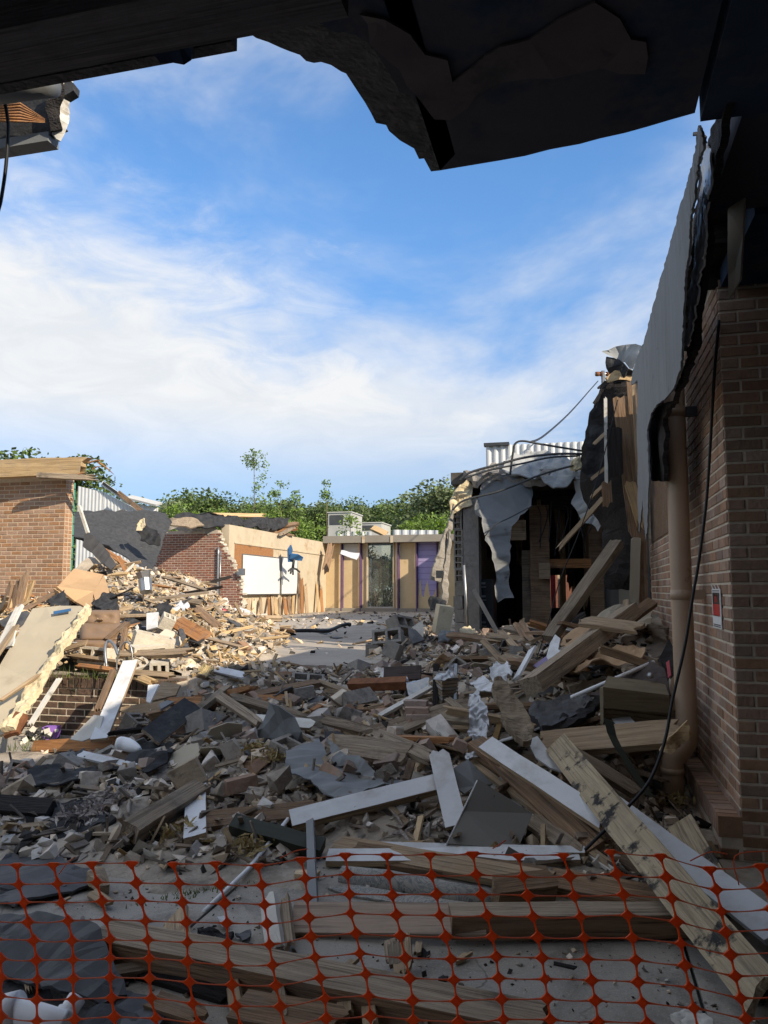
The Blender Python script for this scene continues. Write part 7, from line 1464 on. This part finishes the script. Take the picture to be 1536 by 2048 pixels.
plank('timber_plank', 'dark plank right of the brown timber block', 'plank', (1100, 1760, D, 4.0), (1390, 1812, D, 3.7), .12, .05, 'wood_brown', (0, -.5, 1), .02, .05)
def carpet():
    a, b_ = P(684, 1752, 4.02), P(1000, 1806, 3.72); e = empty('carpet_roll', ((a.x + b_.x) / 2, (a.y + b_.y) / 2, 0), 'rolled grey patterned carpet lying on the concrete yard', 'carpet')
    tube('roll', [a, a.lerp(b_, .3) + Vector((0, 0, .006)), a.lerp(b_, .7), b_], [.05, .06, .058, .056], 'carpet', e, n=18); tube('roll_end', [b_, b_ + (b_ - a).normalized() * .012], .045, 'felt_black', e, n=18)
    sheet('loose_end', [G(655, 1775, .012), G(720, 1770, .02), G(850, 1795, .02), G(985, 1815, .02), G(960, 1828, .012), G(800, 1806, .012), G(700, 1790, .012)], 'carpet', .01, .004, 2, 5, parent=e)
carpet()
plank('timber_beam', 'long squared beam lying behind the fence with a pale veneer strip', 'beam', (900, 1842, D, 3.52), (1420, 1838, D, 3.45), .12, .10, ('wood_grey', 'wood_brown'), (0, -.12, 1), .0, .03)
plank('veneer_board', 'smooth pinkish veneer board along the left of the squared beam', 'board', (584, 1838, D, 3.42), (972, 1842, D, 3.32), .15, .035, ('wood_veneer', 'wood_veneer'), (0, -.62, 1), .0, .0)
plank('timber_beam', 'big grey beam crossing the foreground low behind the fence', 'beam', (196, 1880, D, 3.42), (1100, 2068, D, 2.52), .145, .11, ('wood_grey', 'wood_brown'), (0, -.15, 1), .03, .03)
plank('timber_plank', 'pale plank stub standing by the left end of the big grey beam', 'plank', (356, 1905, D, 3.28), (352, 1832, D, 3.5), .125, .03, 'wood_raw', (0, -1, .5))
plank('rotten_plank', 'split rotting plank leaning on the veneer board', 'plank', (552, 1905, D, 3.15), (536, 1792, D, 3.55), .075, .035, 'paint_dirty', (0, -1, .5), .06, .05)
plank('rotten_plank', 'dark eaten plank beside the split rotting plank', 'plank', (578, 1900, D, 3.17), (566, 1796, D, 3.54), .06, .03, 'wood_grey', (0, -1, .5), .06, .08)
for i, (x, y, d_) in enumerate(((790, 1910, 3.02), (800, 1925, 2.98), (782, 1900, 3.06), (812, 1905, 3.02), (640, 1990, 2.72), (690, 2010, 2.66), (560, 2000, 2.7), (740, 2030, 2.6), (840, 2030, 2.6), (470, 1990, 2.76))):
    plank('rotten_splinter', 'upright rotten splinter below the veneer board' if i < 4 else 'broken splinter under the big grey beam', 'splinter', (x + 4, y + 40, D, d_ - .08), (x - 4, y - 36, D, d_ + .1), .05, .02, 'wood_raw' if i % 2 else 'wood_grey', (0, -1, .6), .06, .1, group='splinters below the veneer board' if i < 4 else 'splinters under the big grey beam')
def felt_sheets():
    z = .015
    flat_ = lambda lab, q, m, t, c, s: sheet('slate_sheet', [G(x, y, zz) for x, y, zz in q], m, t, c, 3, s, 2.2, None, .02, label=lab, cat='roofing felt')
    flat_('dark roofing felt slab lying flat at the left edge of the yard', ((-40, 1752, .03), (20, 1706, .04), (85, 1695, .04), (130, 1722, .05), (170, 1745, .05), (130, 1770, .04), (60, 1775, .03), (0, 1775, .03)), 'slate_sheet', .012, .01, 1)
    flat_('second dark felt slab below the first at the left edge', ((-40, 1800, .02), (20, 1785, .02), (100, 1762, .03), (150, 1735, .05), (188, 1742, .04), (184, 1772, .02), (120, 1790, .02), (30, 1815, .02)), 'slate_sheet', .012, .012, 2)
    flat_('large folded dark felt at the lower left behind the fence', ((-60, 1850, .05), (40, 1840, .10), (120, 1832, .14), (195, 1855, .14), (228, 1920, .10), (250, 1985, .05), (200, 2010, .03), (120, 1990, .06), (40, 1960, .05), (-40, 1950, .04)), 'slate_sheet', .012, .045, 3)
    flat_('torn grey felt at the bottom left corner of the yard', ((-60, 1960, .02), (60, 1965, .03), (150, 2000, .04), (230, 2012, .03), (330, 2060, .02), (200, 2120, .02), (-40, 2120, .02)), 'felt_grey', .012, .03, 4)
    flat_('dark felt tongue lying flat right of the folded felt', ((230, 1990, .01), (300, 2000, .012), (330, 2040, .012), (300, 2080, .01), (240, 2060, .01)), 'slate_sheet', .012, .01, 6)
felt_sheets()
def pvc_fitting():
    c = P(60, 2040, 2.5); e = empty('pvc_fitting', (c.x, c.y, 0), 'white plastic pipe tee lying in the bottom left corner', 'pipe fitting')
    tube('socket', [P(-10, 2030, 2.5), P(40, 2018, 2.5)], .055, 'pvc', e, n=16); tube('elbow', spline([P(20, 2022, 2.5), P(60, 2030, 2.48), P(100, 2042, 2.46), P(126, 2050, 2.46)], 4), .042, 'pvc', e, n=16)
    tube('branch', [P(112, 2056, 2.47), P(140, 2018, 2.52), P(154, 1996, 2.55)], .03, 'pvc', e, n=16); tube('branch_collar', [P(128, 2034, 2.50), P(136, 2023, 2.515)], .036, 'pvc', e, n=16)
pvc_fitting()
flat('wood_scrap', 'ragged light wood scrap on the yard beside the felt slab', 'wood scrap', [(172, 1770, D, 3.95), (190, 1756, D, 4.0), (214, 1768, D, 3.95), (218, 1784, D, 3.9), (196, 1790, D, 3.87)], 'wood_raw', .05, .03, 3, 9, .02)
plank('wood_splinter', 'long splinter pointing down from the ragged wood scrap', 'splinter', (180, 1785, D, 3.9), (224, 1812, D, 3.75), .05, .02, 'wood_raw', (0, -.5, 1), .03, .06)
plank('timber_stick', 'thin stick on the yard between felt slab and wood scrap', 'stick', (112, 1810, D, 3.68), (140, 1795, D, 3.75), .015, .01, 'wood_raw', (0, -.5, 1))
link('fuzzy_lump', tuft(0, 'fuzz', 160, .12), Matrix.Translation(P(850, 1668, 4.55)) @ Matrix.Diagonal((1.5, 1.1, 1.4, 1)), label='fuzzy grey insulation lump left of the grey-brown panel', cat='insulation', kind='stuff')
link('insulation_core', hull_mesh(801, .13, .09, .055, 'rubble', 26), Matrix.Translation(P(848, 1664, 4.58)) @ Matrix.Rotation(R(-18), 4, 'Y'), label='grey lump of packed insulation left of the grey-brown panel', cat='insulation')
link('rubble_lump', hull_mesh(802, .07, .04, .025, 'rubble', 20), Matrix.Translation(G(612, 1752, .02)), label='rough grey lump beside the steel strip on the yard', cat='rubble')
flat('paper_bundle', 'bundle of pale papers on the concrete at the bottom right', 'papers', [(1340, 2024, D, 2.66), (1372, 2014, D, 2.7), (1420, 2034, D, 2.62), (1430, 2060, D, 2.55), (1380, 2056, D, 2.56)], 'paper', .02, .012, 3, 14, .01)
flat('foil_scrap', 'small blue-white wrapper on the yard by the plank stub', 'wrapper', [(433, 1838, D, 3.5), (448, 1836, D, 3.5), (460, 1850, D, 3.45), (446, 1852, D, 3.45)], 'paint_white', .006, .012, 2, 9)
flat('felt_scrap', 'dark ragged scraps right of the plank stub', 'felt scrap', [(395, 1862, D, 3.42), (425, 1852, D, 3.45), (468, 1866, D, 3.4), (460, 1890, D, 3.3), (420, 1885, D, 3.32)], 'wood_char', .03, .03, 3, 12, .02)
flat('felt_scrap', 'flat dark shard left of the split rotting plank', 'felt scrap', [(470, 1868, D, 3.4), (500, 1862, D, 3.42), (502, 1876, D, 3.36), (484, 1888, D, 3.32)], 'slate_sheet', .01, .01, 2, 8, .01)
plank('burnt_stick', 'small charred stick on the bare concrete slab', 'stick', (1106, 1926, D, 2.98), (1158, 1938, D, 2.95), .012, .01, 'wood_char', (0, -.5, 1), .01, .02)
plank('timber_plank', 'charred plank stump under the lower end of the burnt plank', 'plank', (1462, 1880, D, 3.2), (1520, 2000, D, 2.75), .09, .04, 'wood_char', (-.5, -.6, .7), .02, .06)
for i, (a, b_, w_, m, lab) in enumerate((((240, 1920, D, 3.2), (470, 1985, D, 2.85), .10, 'wood_char', 'charred board under the left part of the big grey beam'), ((470, 2010, D, 2.72), (700, 2052, D, 2.56), .12, 'wood_brown', 'dark plank below the big grey beam at the bottom edge'), ((150, 1960, D, 2.95), (330, 1930, D, 3.05), .05, 'wood_grey', 'grey stick across the folded felt'), ((30, 1870, D, 3.35), (60, 1990, D, 2.85), .02, 'wood_raw', 'thin lath lying on the folded felt'), ((560, 1990, D, 2.78), (600, 1918, D, 3.0), .06, 'wood_raw', 'short pale offcut before the big grey beam'), ((300, 2000, D, 2.78), (420, 2040, D, 2.62), .07, 'wood_brown', 'brown stick at the bottom left of the yard'))):
    plank('timber_board', lab, 'board', a, b_, w_, .03, m, (0, -.4, 1), .04, .06)
for i in range(22):
    rd = random.Random(70 + i); x, y = rd.uniform(380, 960), rd.uniform(1880, 2040); p = G(x, y, .01)
    link('rotten_chip', plank_mesh(rd.uniform(.05, .16), rd.uniform(.02, .05), .015, rd.choice(('wood_raw', 'wood_grey', 'wood_char', 'wood_brown')), 720 + i, .03, .04, nx=3), Matrix.Translation(p) @ Matrix.Rotation(rd.uniform(0, 6.3), 4, 'Z') @ Matrix.Rotation(rd.gauss(0, .2), 4, 'Y'), label='small rotten wood chip on the yard near the big grey beam', cat='wood chip', group='wood chips near the big grey beam')
def grass():
    rd = random.Random(6)
    for lab, cx, cy, sx, sy, n, h in (('grass tuft on the ground before the orange-brown board', 110, 1502, .22, .08, 240, .12), ('grass growing on top of the low brick wall', 195, 1356, .3, .08, 160, .12), ('moss and grass line in the slab joint of the yard', 480, 1728, .04, .22, 320, .028), ('moss and grass line further down the slab joint', 412, 1782, .03, .16, 180, .024)):
        z0 = .60 if cy < 1400 else 0; p = G(cx, cy, z0); mb = MB(); ang = .75 if cy > 1700 else 0
        for _ in range(n):
            a, b_ = rd.gauss(0, sx), rd.gauss(0, sy); q = Vector((p.x + a * math.cos(ang) + b_ * math.sin(ang), p.y - a * math.sin(ang) + b_ * math.cos(ang), z0)); l = h * rd.uniform(.4, 1.3); d_ = Vector((rd.gauss(0, .4), rd.gauss(0, .4), 1)).normalized() * l; w_ = Vector((rd.gauss(0, 1), rd.gauss(0, 1), 0)).normalized() * .004
            mb.add([q - w_, q + w_, q + d_], [(0, 1, 2)])
        mb.obj('grass', 'grass_blade', label=lab, cat='grass', kind='stuff')
grass()

# ---------------------------------------------------------------- orange safety fence
def fence():
    d0 = 1.74; e = empty('safety_fence', P(768, 2500, d0), 'orange plastic mesh safety fence stretched across the foreground', 'fence')
    F_ = CROT @ Vector((0, 0, -1)); fw = Vector((F_.x, F_.y, 0)).normalized(); rt = Vector((fw.y, -fw.x, 0)); rd = random.Random(15)
    px, pz = .0965, .0418; ncol = 32; nrow = 23
    top = [(-300, 1740), (0, 1716), (155, 1713), (290, 1712), (430, 1712), (560, 1716), (625, 1700), (720, 1693), (810, 1697), (900, 1693), (990, 1697), (1080, 1700), (1180, 1692), (1270, 1690), (1380, 1722), (1490, 1716), (1800, 1740)]
    tx, ty = [t[0] for t in top], [t[1] for t in top]
    grid = []
    for c in range(ncol):
        u0 = -1.42 + c * px * .985; col = []
        for r_ in range(nrow):
            dd = d0 - .17 * u0 + .02 * math.sin(u0 * 3.1) + .012 * math.sin(r_ * .7 + u0 * 2)
            p768 = 768 + u0 / dd * FPX; yt = np.interp(p768, tx, ty); z = CAMP.z - (yt - 12 - 1180) / FPX * dd * 1.005 - r_ * pz * (1 + .02 * math.sin(c * 1.3))
            lean = .0075 * r_ + .004 * math.sin(r_ * .9 + c * .6)
            p = Vector((CAMP.x, CAMP.y, 0)) + fw * dd + rt * (u0 + lean + rd.uniform(-.002, .002)); p.z = max(z, .012) + rd.uniform(-.0015, .0015); col.append(p)
        grid.append(col)
    nodes, vert, hor = MB(), MB(), MB()
    def ribbon(mb, a, b_, w0, w1, wm, t, n=5, sag=0.0, side=None):
        ax = (b_ - a).normalized(); s = side or ax.cross(fw).normalized(); v = []
        for i in range(n + 1):
            k = i / n; w_ = wm + (w0 - wm) * max(0, 1 - k * 2.6) ** 2 + (w1 - wm) * max(0, 1 - (1 - k) * 2.6) ** 2; p = a.lerp(b_, k) + Vector((0, 0, -sag * 4 * k * (1 - k)))
            v += [p - s * w_ - fw * t, p + s * w_ - fw * t, p + s * w_ + fw * t, p - s * w_ + fw * t]
        f = []
        for i in range(n):
            for q in range(4): f.append((i * 4 + q, i * 4 + 4 + q, i * 4 + 4 + (q + 1) % 4, i * 4 + (q + 1) % 4))
        mb.add(v, f + [(0, 1, 2, 3), (n * 4 + 3, n * 4 + 2, n * 4 + 1, n * 4)])
    for c in range(ncol):
        for r_ in range(nrow):
            p = grid[c][r_]; k = rd.uniform(.9, 1.1); w_, h_ = .0135 * k, .0115 * k
            pts = []
            for a in range(16):
                an = 2 * math.pi * a / 16; rr = 1 / (abs(math.cos(an)) ** .9 + abs(math.sin(an)) ** .9) ** (1 / .9); pts.append(p + rt * math.cos(an) * rr * w_ * 1.12 + Vector((0, 0, math.sin(an) * rr * h_ * 1.12)))
            if r_ == 0: pts = [q if q.z <= p.z + .004 else Vector((q.x, q.y, p.z + .004)) for q in pts]
            n = 16; nodes.add([q - fw * .0022 for q in pts] + [q + fw * .0022 for q in pts], [tuple(range(n)), tuple(range(2 * n - 1, n - 1, -1))] + [((i + 1) % n, i, i + n, (i + 1) % n + n) for i in range(n)])
            if r_ + 1 < nrow: ribbon(vert, p + Vector((0, 0, -.004)), grid[c][r_ + 1] + Vector((0, 0, .004)), .006, .006, .0019, .0017, side=rt)
            if c + 1 < ncol and not (r_ == 0 and rd.random() < .12): ribbon(hor, p + rt * .006, grid[c + 1][r_] - rt * .006, .003, .003, .0009, .0009, n=6, sag=rd.uniform(-.001, .003))
    nodes.obj('mesh_nodes', 'fence_orange', e, kind='stuff'); vert.obj('upright_strands', 'fence_orange', e, kind='stuff'); hor.obj('cross_strands', 'fence_strand', e, kind='stuff')
    # loose torn strands at the top edge
    def fp(x, y): u = (x - 768) / FPX; return P(x, y, d0 / (1 + .17 * u) - .004)
    for a, b_, c_ in (((1478, 1770), (1470, 1712), (1536, 1702)), ((150, 1714), (135, 1726), (118, 1748)), ((560, 1716), (590, 1702), (615, 1698)), ((985, 1697), (1000, 1688), (1012, 1680)), ((1380, 1722), (1420, 1704), (1455, 1708))):
        tube('loose_strand', spline([fp(*a), fp(*b_), fp(*c_)], 5), .0013, 'fence_strand', e, n=5)
    for u in (-1.5, 1.62):
        q = Vector((CAMP.x, CAMP.y, 0)) + fw * (d0 - .17 * u + .03) + rt * u; tube('fence_post', [(q.x, q.y, 0), (q.x, q.y, 1.15)], .018, 'rust', e, n=8)
fence()

# ---------------------------------------------------------------- say for each scattered piece what it lies beside
def relabel():
    marks = [('the big white hollow block', (305, 1288, 8.6)), ('the brown armchair', (205, 1265, 9.2)), ('the tipped brown cabinet', (165, 1165, 11.8)), ('the galvanised duct', (290, 1160, 12.5)), ('the orange-brown cabinet board', (382, 1260, 9.3)), ('the leaning beige panel', (90, 1330, 7.6)), ('the left picture edge', (0, 1560, 5.4)), ('the dark timber at the rubble front', (40, 1618, 4.95)), ('the orange-brown board', (150, 1490, 6.8)), ('the splintered boards', (40, 1180, 11.8)), ('the black bag', (210, 1205, 10.8)), ('the low brick wall end', (285, 1375, 7.3)),
             ('the dark ribbed siding piece', (343, 1442, 6.1)), ('the black felt hump', (305, 1510, 5.7)), ('the white plastic bottle', (255, 1490, 5.85)), ('the long felt drape', (130, 1552, 5.4)), ('the chunk of brickwork', (252, 1640, 4.85)), ('the short weathered post', (330, 1625, 4.9)), ('the white board end', (392, 1620, 4.9)), ('the slanting brown block', (480, 1568, 5.05)),
             ('the draped grey roofing sheet', (650, 1560, 5.1)), ('the flat grey roofing sheet', (530, 1490, 5.9)), ('the long grey plank', (540, 1416, 6.5)), ('the dull white board', (570, 1445, 6.25)), ('the small white board in the shade', (460, 1345, 8.0)), ('the wide rotten plank', (740, 1500, 5.6)), ('the heavy grey plank', (810, 1495, 5.6)), ('the long white-topped board', (730, 1605, 4.85)),
             ('the pale strip by the siding', (800, 1408, 6.7)), ('the siding stack', (890, 1395, 6.6)), ('the bent pale metal sheet', (838, 1372, 6.8)), ('the brown drawer-like board', (805, 1346, 7.6)), ('the foil flashing', (955, 1455, 5.6)), ('the oval wood slab', (1025, 1430, 5.2)), ('the charred crust', (1130, 1420, 5.5)), ('the thick squared beam', (1160, 1300, 6.5)), ('the leaning steep beam foot', (1105, 1270, 7.7)),
             ('the canvas stack', (1270, 1410, 5.3)), ('the wide pale plank', (1230, 1475, 5.0)), ('the grey-brown panel', (985, 1630, 4.5)), ('the slanting white board', (1095, 1570, 4.9)), ('the burnt plank', (1300, 1720, 3.9)), ('the upright white board', (895, 1575, 4.75)), ('the block pier', (925, 1255, 11)), ('the tall cream block', (882, 1240, 10.4)), ('the hollow blocks', (790, 1262, 10.4)), ('the courtyard floor rim', (650, 1318, 8.8)), ('the red-brown brick wall', (400, 1210, 14)), ('the thin white pole', (490, 1735, 4.1)), ('the carpet roll', (840, 1780, 3.9))]
    pos = [(n, P(*q)) for n, q in marks]; rt = CROT @ Vector((1, 0, 0)); fw = CROT @ Vector((0, 0, -1)); fw.z = 0; fw.normalize()
    what = {'masonry_chunk': 'masonry chunk', 'broken_brick': 'broken brick', 'cored_brick': 'cored brick', 'hollow_block': 'half-buried hollow block', 'broken_lath': 'thin lath', 'broken_plank': 'broken plank', 'torn_scrap': 'torn scrap', 'insulation_tuft': 'yellow insulation tuft'}
    tone = {'felt_black': 'black felt', 'membrane': 'grey membrane', 'slate_sheet': 'dark grey', 'cardboard': 'cardboard', 'paint_dirty': 'dirty white', 'beige_panel': 'beige', 'paint_white': 'white', 'cmu_white': 'off-white', 'wood_grey': 'grey', 'wood_brown': 'brown', 'wood_raw': 'pale', 'wood_char': 'charred', 'wood_orange': 'orange', 'wood_new': 'yellow', 'rubble': 'grey', 'rubble_brick': 'brown', 'cmu': 'grey', 'insulation': 'loose'}
    for o in COL.objects:
        st = o.name.split('.')[0]
        if o.parent is None and st in what and 'group' in o:
            p = o.matrix_basis.translation; n, q = min(pos, key=lambda t: (t[1] - p).length); v = p - q; a, b = v.dot(rt), v.dot(fw)
            if v.length < .3: rel = 'close beside'
            elif abs(a) > abs(b): rel = 'left of' if a < 0 else 'right of'
            else: rel = 'behind' if b > 0 else 'in front of'
            s = o.matrix_basis.to_scale().x; sz = 'small ' if s < .8 else 'large ' if s > 1.15 else ''
            if st == 'broken_plank': sz = 'short ' if s < .75 else 'long '
            if st == 'broken_lath': sz = 'short ' if s < .85 else ''
            far = 'some way ' if v.length > 1.1 and rel != 'close beside' else ''
            o['label'] = sz + tone.get(o.data.materials[0].name, '') + ' ' + what[st] + ' ' + far + rel + ' ' + n
relabel()
def order_labels():
    """equal labels get told apart by their order from left to right as the camera sees them"""
    by = {}
    for o in COL.objects:
        if o.parent is None and 'group' in o and 'label' in o and 'category' in o: by.setdefault(o['label'], []).append(o)
    nums = {2: 'two', 3: 'three', 4: 'four', 5: 'five', 6: 'six'}; inv = CROT.transposed()
    def sx(o): v = inv @ (o.matrix_basis.translation - CAMP); return v.x / max(.1, -v.z)
    for lab, os_ in by.items():
        n = len(os_)
        if 2 <= n <= 6 and len(lab.split()) <= 10:
            for k, o in enumerate(sorted(os_, key=sx)):
                w = 'leftmost' if k == 0 else 'rightmost' if k == n - 1 else ('second', 'third', 'fourth', 'fifth')[k - 1] + ' from left'
                o['label'] = lab + ', ' + w + ' of ' + nums[n]
order_labels()
